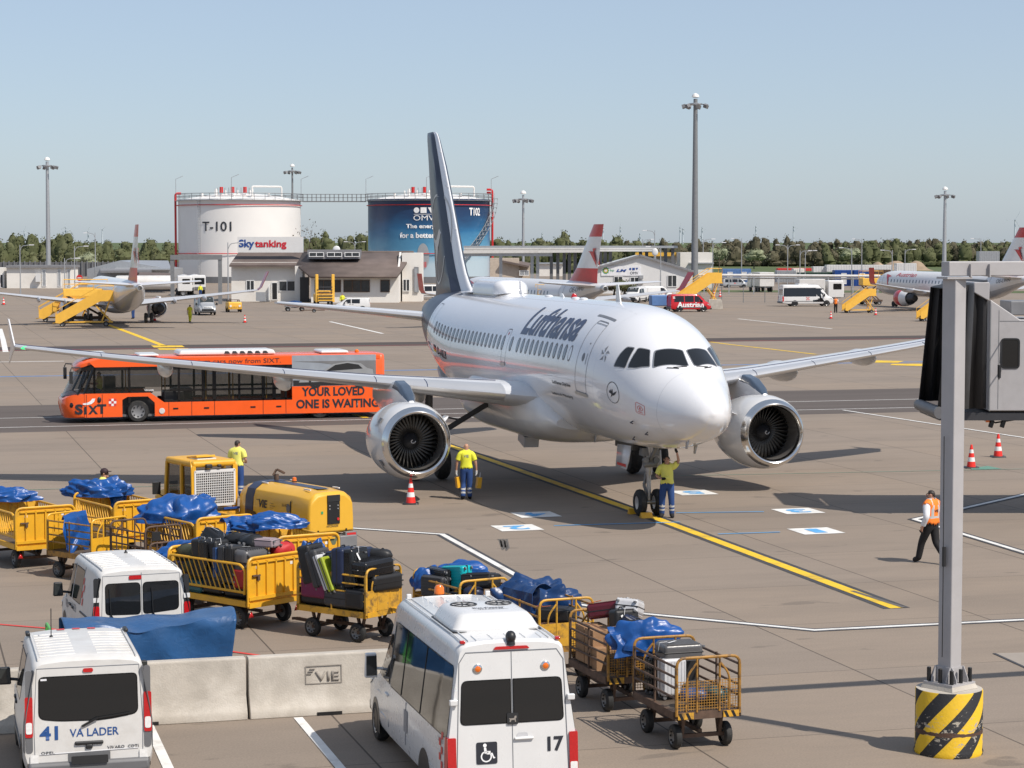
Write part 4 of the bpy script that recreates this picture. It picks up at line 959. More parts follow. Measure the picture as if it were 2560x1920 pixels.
for i in range(9):
    x = -h+.5+i*.42
    if -2.5 < x < -.5 and False: continue
    for y0, y1 in ((-.66, -.60), (-.42, -.2), (.2, .42), (.60, .66)): pass
for y in (-.72, -.62, .62, .72): mb.tube([v.roof(-.002)(y, -h+.25+j*(6.5-2.5)/8) for j in range(9)], .012, 6)
for x in (-h+.36, ):
    for y in (-.5, -.25, 0, .25, .5): mb.tube([v.roof(-.003)(y, x-.14), v.roof(-.003)(y, x+.22)], .014, 6)
for x in (-.05, .35, .75, 1.15):
    for y in (-.42, -.14, .14, .42): mb.tube([v.roof(-.003)(y, x-.12), v.roof(-.003)(y, x+.14)], .013, 6)
mb.tube([v.roof(-.003)(.4-.8*j/6, 1.0) for j in range(7)], .012, 6); mb.tube([v.roof(-.003)(.45-.9*j/6, 1.25) for j in range(7)], .012, 6)
mb.build('roof_rib', M_('white_paint'), t)
v.dec('side_checker', checker(-h+.42, .98, .11, 5, 2), v.side(1, .009), 'vie_red', 0, .1)
v.dec('side_wheelchair_sign', bm2d([rrect(-.35, .88, .26, .36, .02, 2)]), v.side(1, .009), 'text_grey', 0, .1)
v.dec('side_number', fitw(text2d('207153', 1, .01), .32, .07), lambda p, q: v.side(1, .009)(-h+.45-p, q+1.12), 'text_grey')
# red crew van far off
v, t, h = compact('van', 'red crew van with white lettering parked in front of the yellow ramp', (0, 0, 0), R_(12), 1, 'austrian_red', 2, L=4.7, far=True)
p = G(1724, 780); t.location = (p.x, p.y+.9, 0)
v.dec('side_lettering', fitw(text2d('Austrian', 1, .03), 3.1, .62), lambda a, b: v.side(-1, .009)(-.1+a, b+.82), 'text_white', .3, .1)
v.dec('logo_mark', checker(-h+.35, 1.62, .08, 3, 3), v.side(-1, .014), 'text_white')
# silver van facing us, white vans behind the white office
v, t, h = compact('van', 'silver van with black bumper facing us, beside the yellow baggage tractor', (0, 0, 0), R_(285), 1, 'galv', 3, far=True); p = G(508, 788); t.location = (p.x, p.y+1.5, 0)
v, t, h = compact('van', 'small white van standing in front of the white office wall', (0, 0, 0), R_(15), 1, 'white_paint', 0, far=True); p = G(1638, 753); t.location = (p.x, p.y, 0)
v.dec('side_checker', checker(.9, 1.2, .12, 3, 3), v.side(-1, .009), 'vie_red')
v, t, h = compact('van', 'white van with dark grille partly hidden behind the airliner roof', (0, 0, 0), R_(250), 1, 'white_paint', 3, far=True); p = G(1590, 756); t.location = (p.x, p.y, 0)
v, t, h = compact('van', 'white van parked beside the office gable, partly hidden by the navy tail fin', (0, 0, 0), R_(195), 1, 'white_paint', 2, far=True); p = G(1064, 748); t.location = (p.x, p.y, 0)
v, t, h = bigvan('minibus', 'white minibus with dark passenger door standing beyond the right wing', (0, 0, 0), R_(10), 1, 6.6, 2.6, far=True); p = G(2018, 766); t.location = (p.x, p.y+1, 0)
v.win('passenger_door', [(.55, .55), (2.0, .55), (2.0, 2.2), (.55, 2.2)], v.side(-1, .014), 'glass_dark', .05)
v.dec('side_checker', checker(-.1, .95, .13, 3, 3), v.side(-1, .012), 'vie_red'); v.dec('side_band', bm2d([rrect(-.8, .62, 4.5, .1, .02, 1)]), v.side(-1, .009), 'steel_grey', .3)
MB().box((-.6, 0, 2.66), (1.2, 1.2, .16)).build('roof_unit', M_('white_paint'), t, bevel=.05)
v, t, h = compact('estate_car', 'silver estate car parked in front of the light blue container', (0, 0, 0), R_(12), (.95, .95, .82), 'galv', 2, L=4.8, cat='car', far=True); p = G(1836, 719); t.location = (p.x, p.y, 0)
v.dec('side_checker', checker(-.2, .95, .13, 2, 3), v.side(-1, .009), 'vie_red')
v, t, h = compact('car', 'white car with open door standing before the office windows', (0, 0, 0), R_(188), (.9, .95, .72), 'white_paint', 3, L=4.4, cat='car', far=True); p = G(880, 776); t.location = (p.x, p.y+.6, 0)
MB().box((.9, .95+.5, .95), (.06, 1.0, .9), R=rotm(0, 0, -.3)).build('open_door', M_('white_paint'), t, bevel=.03)
# ---------------------------------------------------------------- apron bus
def bus():
    t = thing('bus', 'long orange apron bus with black windows driving along the service road', 'bus', AP(14.2, 98.05), PI+TH)
    L = 14.15; h = L/2; W = 1.5
    O = M_('bus_orange'); K = M_('black_gloss')
    YL = lambda off=0: (lambda u, v: Vector((u, W+off, v)))
    YR = lambda off=0: (lambda u, v: Vector((u, -W-off, v)))
    # front shell: orange nose lower, black visor
    def sect(x, hw, z0, z1): return [Vector((x, y*hw, z)) for y, z in ((-1, z0), (1, z0), (1, z1), (-1, z1))]
    low = [(h-.9, .26), (-h, .24), (-h, .85+.60), (-2.9, 1.45), (-2.9, .86), (2.75, .86), (3.35, 1.29), (h-.9, 1.29)]
    for sg, nm in ((1, 'near'), (-1, 'far')):
        arch = [(3.88-.72, .24), (3.88-.72, .85), (3.88-.42, 1.13), (3.88+.45, 1.13), (3.88+.68, 1.0), (3.88+.68, .24)]
        poly = [(h-.9, .26)]+[(4.56, .26)]+arch[::-1][1:-1]+[(3.16, .26), (-h+.2, .24), (-h+.06, .5), (-h, 1.0), (-h, 1.45), (-2.9, 1.45), (-2.9, .86), (2.75, .86), (3.35, 1.29), (h-.9, 1.29)]
        poly = [p for p in poly]
        f0 = (lambda u, v, s=sg: Vector((u, s*W, v))); f1 = (lambda u, v, s=sg: Vector((u, s*(W-.06), v)))
        d = decal('lower_panel', bm2d([poly]), f0, O, t, thick=.05)
        up = [(h-1.35, 2.43), (-2.9, 2.43), (-2.9, 2.80), (h-1.6, 2.80), (h-1.1, 2.66)]
        decal('roof_edge_panel', bm2d([up]), f0, O, t, thick=.05)
        # wheel well
        decal('wheel_well', bm2d([[(3.14, .2), (3.14, .86), (3.45, 1.15), (4.34, 1.15), (4.58, 1.02), (4.58, .2)]]), (lambda u, v, s=sg: Vector((u, s*(W-.25), v))), M_('black'), t)
        # black window band: pillars
        mb = MB()
        for x in (5.75, 4.25, 2.1, 1.05, .55, -.55, -1.6, -2.1, -2.62):
            mb.box((x, sg*(W-.02), 1.64), (.10 if x not in (.55, -2.1) else .16, .05, 1.58))
        mb.box((1.6, sg*(W-.02), 2.36), (9.4, .05, .16)); mb.box((-.2, sg*(W-.02), 1.38), (5.4, .05, .09)); mb.box((-.1, sg*(W-.02), .9), (5.6, .05, .09)); mb.box((4.7, sg*(W-.02), 1.32), (2.9, .05, .08))
        mb.build('window_pillars', K, t)
        for x0, x1, z0 in ((4.3, 5.7, 1.34), (2.15, 4.2, 1.34), (1.1, 2.05, .94), (.63, 1.0, .94), (-.5, .47, .94), (-1.55, -.6, .94), (-2.02, -1.65, .94), (-2.57, -2.18, .94)):
            decal('side_window', bm2d([rrect((x0+x1)/2, (z0+2.3)/2, x1-x0, 2.3-z0, .03, 2)]), (lambda u, v, s=sg: Vector((u, s*(W-.015), v))), bus_glass, t)
        # grey advert panel
        decal('advert_panel', bm2d([rrect(-4.8, 2.14, 3.8, 1.37, .02, 1)]), f0, M_('bus_grey'), t, thick=.05)
        decal('advert_shade', bm2d([[(-2.95, 2.56), (-6.7, 2.56), (-6.7, 1.6), (-5.9, 1.9), (-5.3, 2.3), (-4.2, 2.48)]]), (lambda u, v, s=sg: Vector((u, s*(W+.03), v))), M_('steel_grey'), t)
        decal('advert_road', bm2d([[(-2.95, 1.47), (-6.7, 1.47), (-6.7, 1.62), (-2.95, 1.72)]]), (lambda u, v, s=sg: Vector((u, s*(W+.032), v))), M_('plastic_black'), t)
    # rear end
    mb = MB(); mb.loft([[Vector((x, y*hw, z)) for y, z in ((-1, .3), (1, .3), (1, 1.45), (1, 2.55), (.93, 2.78), (.8, 2.84), (-.8, 2.84), (-.93, 2.78), (-1, 2.55), (-1, 1.45))] for x, hw in ((-6.7, W-.003), (-7.0, W-.02), (-7.12, W-.15))], mf=lambda i, k: 0); mb.build('rear_shell', O, t)
    # nose
    rr = []
    for x, hw, z1 in ((h-.9, W, 1.29), (h-.45, W-.04, 1.24), (h-.15, W-.2, 1.14), (h+.02, W-.42, 1.0), (h+.06, W-.7, .85)):
        rr.append([Vector((x-(.12 if z < .4 else 0)*min(1, (x-h+.9)*1.2), y, z)) for y, z in ((-hw, .30), (-hw+.05, .24), (hw-.05, .24), (hw, .30), (hw, .75), (hw, z1), (hw*.5, z1+.02), (-hw*.5, z1+.02), (-hw, z1), (-hw, .75))])
    MB().loft(rr).build('nose', O, t)
    # windscreen with black surround, roof cap
    pr = [(h-.9, 1.29, W-.005), (h-.45, 1.26, W-.06), (h-.12, 1.16, W-.22)]
    def ws(y, v):           # v 0..1 bottom to top, curved in plan
        xb = h+.0-.42*(abs(y)/W)**2.6*1.5; return Vector((xb-.05-.62*v, y, 1.12+.14*min(1, (abs(y)/W)**2)+1.30*v))
    decal('windscreen', bm2d([[(-1.42, .0), (1.42, .0), (1.42, .96), (-1.42, .96)]]), ws, bus_glass, t, .2, .2)
    mb = MB(); mb.tube([ws(-1.44, 0), ws(-1.44, .97)], .05, 6); mb.tube([ws(1.44, 0), ws(1.44, .97)], .06, 6); mb.tube([ws(-1.44+2.88*j/12, .97) for j in range(13)], .06, 6); mb.tube([ws(-1.44+2.88*j/12, -.01) for j in range(13)], .05, 6); mb.build('windscreen_frame', K, t)
    for sg in (1, -1):
        decal('quarter_window', bm2d([rpoly([(h-1.28, 1.34), (h-.62, 1.30), (h-1.16, 2.32), (h-1.28, 2.36)], .05, 3)]), lambda u, v: Vector((u, sg*(W-.02-max(0, (u-h+.9))*.12), v)), bus_glass, t)
        mb = MB(); mb.tube([Vector((h-.9, sg*(W-.03), 1.3)), Vector((h-1.3, sg*(W-.02), 2.4))], .07, 6); mb.box((h-1.33, sg*(W-.02), 1.85), (.1, .05, 1.15)); mb.build('windscreen_post', K, t)
        mb = MB(); mb.tube([(h-.75, sg*1.46, 2.42), (h-.35, sg*1.66, 2.44), (h-.30, sg*1.70, 2.3)], .03, 6); mb.box((h-.32, sg*1.7, 2.02), (.14, .24, .52)); mb.build('wing_mirror', M_('plastic_black'), t, bevel=.04)
        MB().sphere((h-.42, sg*1.34, .80), .2, 12, 0, (.8, .55, .9)).build('headlight', M_('glass_dark'), t)
    rr = []
    for x, w, z in ((h-.55, .95, 2.45), (h-.75, 1.3, 2.62), (h-1.1, 1.44, 2.74), (h-1.5, W-.01, 2.82), (-6.9, W-.02, 2.85)):
        rr.append([Vector((x, -w, z-.22)), Vector((x, -w, z-.08)), Vector((x, -w*.9, z)), Vector((x, w*.9, z)), Vector((x, w, z-.08)), Vector((x, w, z-.22))])
    MB().loft(rr).build('roof', O, t)
    mb = MB(); mb.box((-.1, 0, .30), (L-1.2, 2.7, .1)); mb.build('floor', M_('plastic_grey'), t)
    MB().box((h-1.0, 0, .7), (.6, 2.6, .9)).build('dashboard', M_('plastic_black'), t)
    for x in (2.3, -5.2):
        for y in (-.8, .8): MB().box((x if y > 0 else x-.6, y, .9), (.9, .9, .9)).build('seat', M_('plastic_black'), t, bevel=.08)
    mb = MB()
    for x in (4.2, 2.6, .8, -.4, -1.9):
        for y in (-.6, .6): mb.cyl((x, y, .35), (x, y, 2.6), .025, n=8)
    mb.build('grab_pole', M_('yellow'), t)
    MB().box((4.95, -.2, 1.3), (.5, .6, 1.3)).build('driver_partition', M_('black'), t)
    for wx_ in (3.88, -4.15):
        for sg in (1, -1): wheel(t, wx_, sg*(W-.17), .48, .30, 'steel_grey', sg)
    for x0, x1, y, hgt in ((-2.3, 2.05, 0, .22), (2.9, 3.8, .2, .1), (5.1, 6.3, 0, .16), (-5.6, -4.3, 0, .14)):
        MB().box(((x0+x1)/2, y, 2.86+hgt/2), (x1-x0, 1.9, hgt), taper=.95).build('roof_unit', M_('white_paint'), t, bevel=.07)
    mb = MB()
    for i in range(6): mb.add([(-1.95+.34*i, .96, 2.91), (-1.68+.34*i, .96, 2.91), (-1.72+.34*i, .93, 3.03), (-1.86+.34*i, .93, 3.03)], [(0, 1, 2, 3)])
    mb.build('unit_vent', M_('black'), t)
    MB().lathe([(0, .1), (.08, .1), (.14, .05)], (-6.1, .2, 2.86), (0, 0, 1), 12).build('beacon', M_('amber_lamp'), t)
    F = lambda off: (lambda u, v: Vector((u, W+off, v)))
    def tx(s, cx, cz, w, hh, m, bold=.02, shear=0):
        return decal('lettering', fitw(text2d(s, 1, bold, shear), w, hh), lambda u, v: Vector((cx-u, W+.035, cz+v)), M_(m), t)
    sixt = joinbm(fitw(text2d('S', 1, .045), .34, .45), move2(bm2d([rrect(0, 0, .11, .34, .01, 1)]), .28, -.05), move2(fitw(text2d('X', 1, .05), .42, .38), .60, -.03), move2(fitw(text2d('T', 1, .05), .40, .42), .97, 0))
    decal('logo_letters', sixt, lambda u, v: Vector((6.42-u, W+.035-max(0, 6.42-u-6.17)*.13, .62+v)), M_('text_dark'), t, .1)
    decal('logo_swoosh', bm2d([[(.0, 0), (.18, .02), (.32, .09), (.40, .2), (.53, .2), (.48, .06), (.36, -.04), (.18, -.07), (0, -.06)]]), lambda u, v: Vector((6.25-u, W+.04-max(0, 6.25-u-6.17)*.13, .88+v)), M_('text_white'), t)
    tx('YOUR LOVED', -4.75, 1.20, 2.85, .40, 'text_dark', .035); tx('ONE IS WAITING', -4.95, .66, 3.75, .40, 'text_dark', .035)
    tx('Premium cars now from SIXT.', -.2, 2.62, 4.4, .2, 'text_dark', .0); tx('VIVAIR', 3.4, 1.40, .42, .08, 'text_white', .01)
    for k_, mm in ((0, 'text_white'), (1, 'vie_red')):
        decal('checker_mark', checker(4.98, .90, .105, 3, 3) if k_ else bm2d([rrect(4.98, .90, .315, .315, .01, 1)]), F(.03+.004*k_), M_(mm), t)
    car = [(-3.2, 1.62), (-3.3, 1.82), (-3.75, 1.98), (-4.2, 2.04), (-4.75, 2.42), (-5.4, 2.52), (-6.0, 2.44), (-6.3, 2.22), (-6.55, 2.16), (-6.6, 1.85), (-6.5, 1.66)]
    decal('advert_car', bm2d([car]), F(.036), M_('galv'), t); decal('advert_car_window', bm2d([[(-4.4, 2.1), (-4.85, 2.38), (-5.4, 2.46), (-5.9, 2.38), (-6.1, 2.2)]]), F(.04), M_('plastic_black'), t)
    for x in (-3.95, -5.95): decal('advert_wheel', ring2d([(x+.3*cos(a), 1.66+.3*sin(a)) for a in [2*PI*j/20 for j in range(20)]], [(x+.2*cos(a), 1.66+.2*sin(a)) for a in [2*PI*j/20 for j in range(20)]]), F(.042), M_('plastic_black'), t)
    mb = MB()
    for x in (6.1, 5.42, 2.55, 1.55, .55, -1.6, -2.62): mb.box((x, W+.03, .56 if x < 3 else .76), (.018, .01, .6 if x < 3 else 1.0))
    mb.build('panel_gap', M_('black'), t)
    mb = MB()
    for x in (2.25, .9, -1.15, -2.3): mb.box((x, W+.035, .58), (.22, .02, .06))
    mb.build('latch', M_('black'), t)
    MB().lathe([(0, .13), (.02, .12)], (2.85, W+.03, .48), (0, 1, 0), 16).build('filler_cap', M_('white_dirty'), t)
    MB().sphere((5.55, W+.04, 1.02), .11, 12, 0, (.8, .4, 1.2)).build('side_mirror', M_('plastic_black'), t)
    return t
def glass_alpha():
    q = NT('bus_window'); b = q.b; b.inputs['Base Color'].default_value = (.01, .012, .011, 1); b.inputs['Roughness'].default_value = .03; b.inputs['Alpha'].default_value = .58; b.inputs['Specular IOR Level'].default_value = .6
    MATS['bus_window'] = q.m; return q.m
bus_glass = glass_alpha()
BUS = bus()
# ---------------------------------------------------------------- baggage carts, bags, tarpaulins, tractor, power unit, barriers
from mathutils import noise as mnoise
def cart_base(t, L, W, z, m, wr=.19, wt=True):
    mb = MB(); mb.box((0, 0, z-.03), (L, W, .05)); mb.build('deck', M_('ply'), t)
    mb = MB()
    for y in (-W/2, W/2): mb.box((0, y, z-.05), (L+.06, .06, .12))
    for x in (-L/2, L/2): mb.box((x, 0, z-.05), (.06, W+.06, .12))
    mb.build('frame', M_(m), t)
    mb = MB()
    for x in (-L*.34, L*.34):
        mb.bar((x, -W*.40, wr), (x, W*.40, wr), .06)
        for y in (-W*.3, W*.3): mb.bar((x, y, wr), (x+.10, y, z-.1), .05); mb.bar((x, y, wr), (x-.10, y, z-.1), .05)
    mb.bar((-L*.34, 0, wr+.06), (L*.34, 0, wr+.06), .06); mb.bar((L*.34, 0, wr), (L/2+.55, 0, wr+.02), .06); mb.bar((L/2+.5, -.06, wr+.02), (L/2+.62, .06, wr+.02), .05)
    mb.build('undercarriage', M_('rust'), t)
    for x in (-L*.34, L*.34):
        for sg in (1, -1): wheel(t, x, sg*W*.40, wr, .13, 'rim_dirty', sg)
def rail_cart(label, loc, ang, L=1.75, W=1.05, z=.62, h=1.41, m='yellow_rust', panel='yellow_worn', group=None, nr=4):
    t = thing('baggage_cart', label, 'baggage cart', loc, R_(ang), group)
    cart_base(t, L, W, z, m)
    for sg in (1, -1):
        mb = MB(); y = sg*W/2
        for k in range(nr): zz = z+.12+(h-z-.12)*(k+1)/nr*.97-.06; mb.tube([(-L/2, y, zz), (L/2, y, zz)], .02, 6)
        for x in (-L/2, 0, L/2): mb.tube([(x, y, z), (x, y, h-.05)], .02, 6)
        mb.build('side_rail', M_(m), t)
    for sx in (-1, 1):
        x = sx*(L/2+.03); mb = MB()
        mb.tube([(x, -W/2, z-.05), (x, -W/2, h+.06), (x, W/2, h+.06), (x, W/2, z-.05)], .024, 7, rad=.14)
        for y in (-W*.18, W*.18): mb.tube([(x, y, z), (x, y, h+.05)], .02, 6)
        for sy in (-1, 1): mb.tube([(x-.02*sx, sy*W*.34, z), (x, sy*W*.34, h-.22), (x, sy*W*.18, h-.02)], .018, 6, rad=.15)
        mb.build('end_hoop', M_(panel if panel == 'yellow' else ('yellow_rust' if panel == 'mesh' else ('yellow_worn' if m != 'rust' else 'rust'))), t)
        if panel == 'mesh':
            mb = MB()
            for k in range(24): y = -W/2+W*(k+.5)/24; mb.box((x, y, z+.26), (.006, .008, .46))
            for k in range(11): mb.box((x+.001, 0, z+.05+.043*k), (.006, W, .008))
            mb.build('end_mesh', M_('yellow_rust'), t)
        elif panel: MB().box((x, 0, z+.21), (.015, W-.04, .42)).build('end_panel', M_(panel), t)
    for sy in (-1, 1):
        q = MB().box((-L/2-.045, sy*W*.36, z-.05), (.02, .26, .1)).build('corner_plate', M_('yellow' if panel != 'mesh' else 'yellow_worn'), t)
        if panel == 'mesh':
            mb = MB()
            for k in range(2): mb.add([(-L/2-.057, sy*W*.36-.09+.12*k, z-.1), (-L/2-.057, sy*W*.36-.04+.12*k, z-.1), (-L/2-.057, sy*W*.36+.01+.12*k, z), (-L/2-.057, sy*W*.36-.04+.12*k, z)], [(0, 1, 2, 3)])
            s_ = mb.build('hazard_stripe', M_('black')); link_child(s_, q)
    return t
def panel_cart(label, loc, ang, L=2.5, W=1.48, z=.60, h=1.48, group=None, stain=False):
    t = thing('baggage_cart', label, 'baggage cart', loc, R_(ang), group)
    cart_base(t, L, W, z, 'yellow', .22)
    for sx in (-1, 1):
        x = sx*L/2; o = MB()
        o.prism(rpoly([(-W/2, z-.12), (W/2, z-.12), (W/2, h), (-W/2, h)], [.01, .01, .14, .14], 5), lambda u, v: (x-.02, u, v), lambda u, v: (x+.01, u, v))
        p = o.build('end_panel', M_('yellow_scratch' if sx > 0 else 'yellow'), t)
        mb = MB(); mb.tube([(x-.03, -W/2, z-.1), (x-.03, -W/2, h), (x-.03, W/2, h), (x-.03, W/2, z-.1)], .03, 7, rad=.16)
        for k in range(1, 6): mb.box((x-.035, -W/2+W*k/6, (z+h)/2-.02), (.05, .035, h-z-.1))
        mb.box((x-.04, 0, z+.06), (.07, W, .07)); mb.box((x-.04, 0, z-.08), (.07, W, .10)); mb.box((x-.045, 0, h-.10), (.03, W-.2, .03))
        q = mb.build('panel_frame', M_('yellow')); link_child(q, p)
        if sx < 0:
            mb = MB(); mb.box((x-.05, W*.36, h-.36), (.04, .2, .03)); mb.box((x-.06, W*.33, h-.42), (.05, .06, .09)); q = mb.build('latch', M_('rust')); link_child(q, p)
            for k_, y in enumerate((W*.33, -W*.30)):
                q = MB().box((x-.024, y, h-.2), (.006, .07, .06)).build('sticker', M_('mark_white')); link_child(q, p)
            if stain: q = decal('paint_blot', bm2d([[(.08*cos(a)*(1+.2*sin(3*a)), .1*sin(a)) for a in [2*PI*k/14 for k in range(14)]]]), lambda u, v: Vector((x-.024, -W*.42+u, h-.16+v)), mat('blot', (.12, .14, .08), .7), None); link_child(q, p)
    for sg in (1, -1):
        mb = MB(); y = sg*W/2; x0, x1 = -L/2+.08, L/2-.06
        mb.tube([(x0, y, z+.14), (x0-.02, y, h-.24), (x0+.12, y, h-.14), (x1, y, h-.14), (x1, y, z+.14)], .028, 7, rad=.1); mb.tube([(x0, y, z+.18), (x1, y, z+.18)], .028, 7)
        n = 14
        for k in range(n):
            a = x0+.12+(x1-x0-.40)*k/(n-1); mb.tube([(a, y, z+.18), (a+.28, y, h-.14)], .013, 5)
        mb.build('side_gate', M_('yellow'), t)
    for sy in (-1, 1):
        q = MB(); q.add([(-L/2+.02, sy*W*.42-.07, z-.34), (-L/2+.02, sy*W*.42+.07, z-.34), (-L/2+.02, sy*W*.42, z-.2)], [(0, 1, 2)]); q.build('red_reflector', M_('red_lamp'), t, solid=.01)
    return t
def mats_bag(n, c, r=.4): return mat('bag_'+n, c, r, var=.12, bump=.12, bscale=25)
for n, c, r in (('black', (.014, .014, .015), .5), ('black_shiny', (.012, .012, .013), .22), ('charcoal', (.045, .045, .048), .55), ('grey', (.10, .098, .10), .3), ('navy', (.012, .02, .055), .45), ('blue', (.02, .07, .2), .4), ('turquoise', (.0, .36, .40), .3),
                ('green', (.30, .36, .02), .4), ('maroon', (.10, .01, .02), .25), ('silver', (.55, .55, .56), .25), ('olive', (.05, .055, .03), .7), ('red', (.45, .02, .02), .5), ('cardboard', (.33, .19, .10), .8), ('brown', (.16, .08, .05), .6), ('teal', (.01, .10, .12), .4), ('lilac', (.32, .25, .27), .6), ('white', (.6, .6, .58), .5), ('wine', (.16, .01, .06), .5)): mats_bag(n, c, r)
def bag(label, cart, x, y, z, size, col, kind='hard', rot=(0, 0, 0), tagc=None, cat='suitcase', name=None):
    # size: length (handle axis), width, thickness; lying flat unless rotated. cart: parent frame for the position only
    M4 = cart_mat(cart); w = M4 @ Vector((x, y, z)); R = Euler((rot[0], rot[1], rot[2]+cart.rotation_euler.z), 'XYZ')
    nm = name or {'hard': 'suitcase', 'soft': 'suitcase', 'duffel': 'duffel_bag', 'box': 'cardboard_box', 'pack': 'backpack'}[kind]
    t = thing(nm, label, cat, w); t.rotation_euler = R
    a, b, c = size
    if kind == 'box':
        MB().box((0, 0, 0), size).build('carton', M_('bag_cardboard'), t, bevel=.006)
        mb = MB(); mb.box((0, 0, c/2+.001), (a+.002, .05, .004)); mb.box((-a/2-.001, 0, 0), (.004, .05, c*.6)); mb.build('tape', M_('bag_brown'), t)
    elif kind == 'duffel':
        rr = []
        for i in range(13):
            u = -1+i/6; k = (1-abs(u)**4)**.5*.9+.1
            rr.append([Vector((u*a/2, b/2*k*math.copysign(abs(cos(p))**.8, cos(p))*(1+.06*sin(5*p+i)), c/2*k*math.copysign(abs(sin(p))**.8, sin(p))*(1+.05*sin(3*p+i*1.3)))) for p in [2*PI*j/20 for j in range(20)]])
        MB().loft(rr).build('bag_body', M_('bag_'+col), t)
        mb = MB()
        for s_ in (-.22, .22): mb.tube([(s_*a, b/2*.95, 0), (s_*a, b*.3, c*.48), (s_*a, 0, c*.53), (s_*a, -b*.3, c*.48), (s_*a, -b/2*.95, 0)], .012, 5, rad=.05)
        mb.build('strap', M_('black_cloth'), t)
    else:
        MB().box((0, 0, 0), size).build('shell', M_('bag_'+col), t, bevel=min(c, b)*.22, seg=4)
        mb = MB()
        if kind == 'hard':
            n = max(5, int(b/.055))
            for k in range(n):
                yy = -b/2+b*(k+.5)/n
                if abs(yy) < b*.44:
                    for sz in (1, -1): mb.box((0, yy, sz*c/2), (a*.84, .018, .014))
            mb.build('rib', M_('bag_'+col), t)
            MB().box((0, 0, 0), (a+.006, b+.006, .022)).build('zip', M_('black'), t, bevel=.004)
        else:
            mb.box((0, 0, c/2+.004), (a*.7, b*.72, .02)); mb.build('pocket', M_('bag_'+col), t, bevel=.008)
            MB().tube([(-a*.49, -b*.49, c*.38), (a*.49, -b*.49, c*.38), (a*.49, b*.49, c*.38), (-a*.49, b*.49, c*.38)], .008, 5, closed=True, rad=.05).build('piping', M_('black'), t)
        MB().tube([(a/2, -.08, 0), (a/2+.035, -.07, 0), (a/2+.035, .07, 0), (a/2, .08, 0)], .013, 6, rad=.02).build('handle', M_('black'), t)
        for sy in (-1, 1):
            for sz in (-1, 1):
                q = MB(); q.cyl((-a/2-.02, sy*b*.38, sz*c*.30-.014), (-a/2-.02, sy*b*.38, sz*c*.30+.014), .03, n=12); q.build('castor', M_('plastic_grey'), t)
    if tagc:
        q = MB(); q.tube([(a/2+.03, .02, .01), (a/2+.02, .05, c/2+.02), (a/2-.1, .08, c/2+.035)], .004, 4); q.box((a/2-.17, .09, c/2+.03), (.17, .05, .004), R=rotm(.2, .1, .4)); q.build('luggage_tag', M_(tagc), t)
    return t
def cart_mat(t): return Matrix.Translation(t.location) @ t.rotation_euler.to_matrix().to_4x4()
mat('tag_white', (.78, .78, .77), .6, var=0); mat('tag_orange', (.85, .2, .03), .6, var=0)
def _dirs(seed):
    r = random.Random(int(seed*131)); out = []
    for k in range(5):
        v = Vector((r.uniform(-1, 1), r.uniform(-1, 1), r.uniform(-.7, .7))).normalized(); out.append((v, r.uniform(.55, 1.0)*(1+.55*k), r.random(), 1/(1+.6*k)))
    return out
_dc = {}
def rn(p, f, s):                                            # sharp creases: warped triangle waves across random directions
    if s not in _dc: _dc[s] = _dirs(s)
    p = Vector(p); w = mnoise.noise(p*f*.8+Vector((s, 0, 0)))*.55; t = 0
    for v, fr, ph, a in _dc[s]:
        x = (p.dot(v)*f*fr*.6+ph+w) % 1.0; t += a*(abs(x-.5)*4-1)
    return t*.5
def bundle(label, loc, rz, size, seed, m='tarp', amp=.12, f=1.6, group='blue tarpaulins on the carts'):   # heap of crumpled sheet
    mb = MB(); a, b, c = size; c *= .85; amp *= .62; N, K = 90, 44; vs = []
    for i in range(K+1):
        th = (PI*.5)*(i/K)**.9*1.16
        for j in range(N):
            ph = 2*PI*j/N; r = sin(min(th, PI/2))**.75; z = cos(th)
            p = Vector((cos(ph)*r*(1+.12*sin(2*ph+seed)+.30*r*max(0, cos(2.5*(ph-seed)))**8), sin(ph)*r*(1+.10*cos(3*ph+seed)+.30*r*max(0, cos(2.5*(ph-seed)))**8), max(z, -.25)*(1+.25*mnoise.noise(Vector((cos(ph)*r*1.3+seed, sin(ph)*r*1.3, 0))))))
            d = rn(p, f, seed)*amp*(.4+r); q = p*(1+d); q.z += d*.5
            if i == K: q.z -= .05+.1*mnoise.noise(Vector((ph*2, seed, 0)))
            vs.append((q.x*a/2, q.y*b/2, q.z*c))
    fs = [(i*N+j, i*N+(j+1) % N, (i+1)*N+(j+1) % N, (i+1)*N+j) for i in range(K) for j in range(N)]
    mb.add(vs, fs, sm=True)
    o = mb.build('tarpaulin', M_(m), None, loc, (0, 0, rz));     return tag(o, label, 'tarpaulin', group)
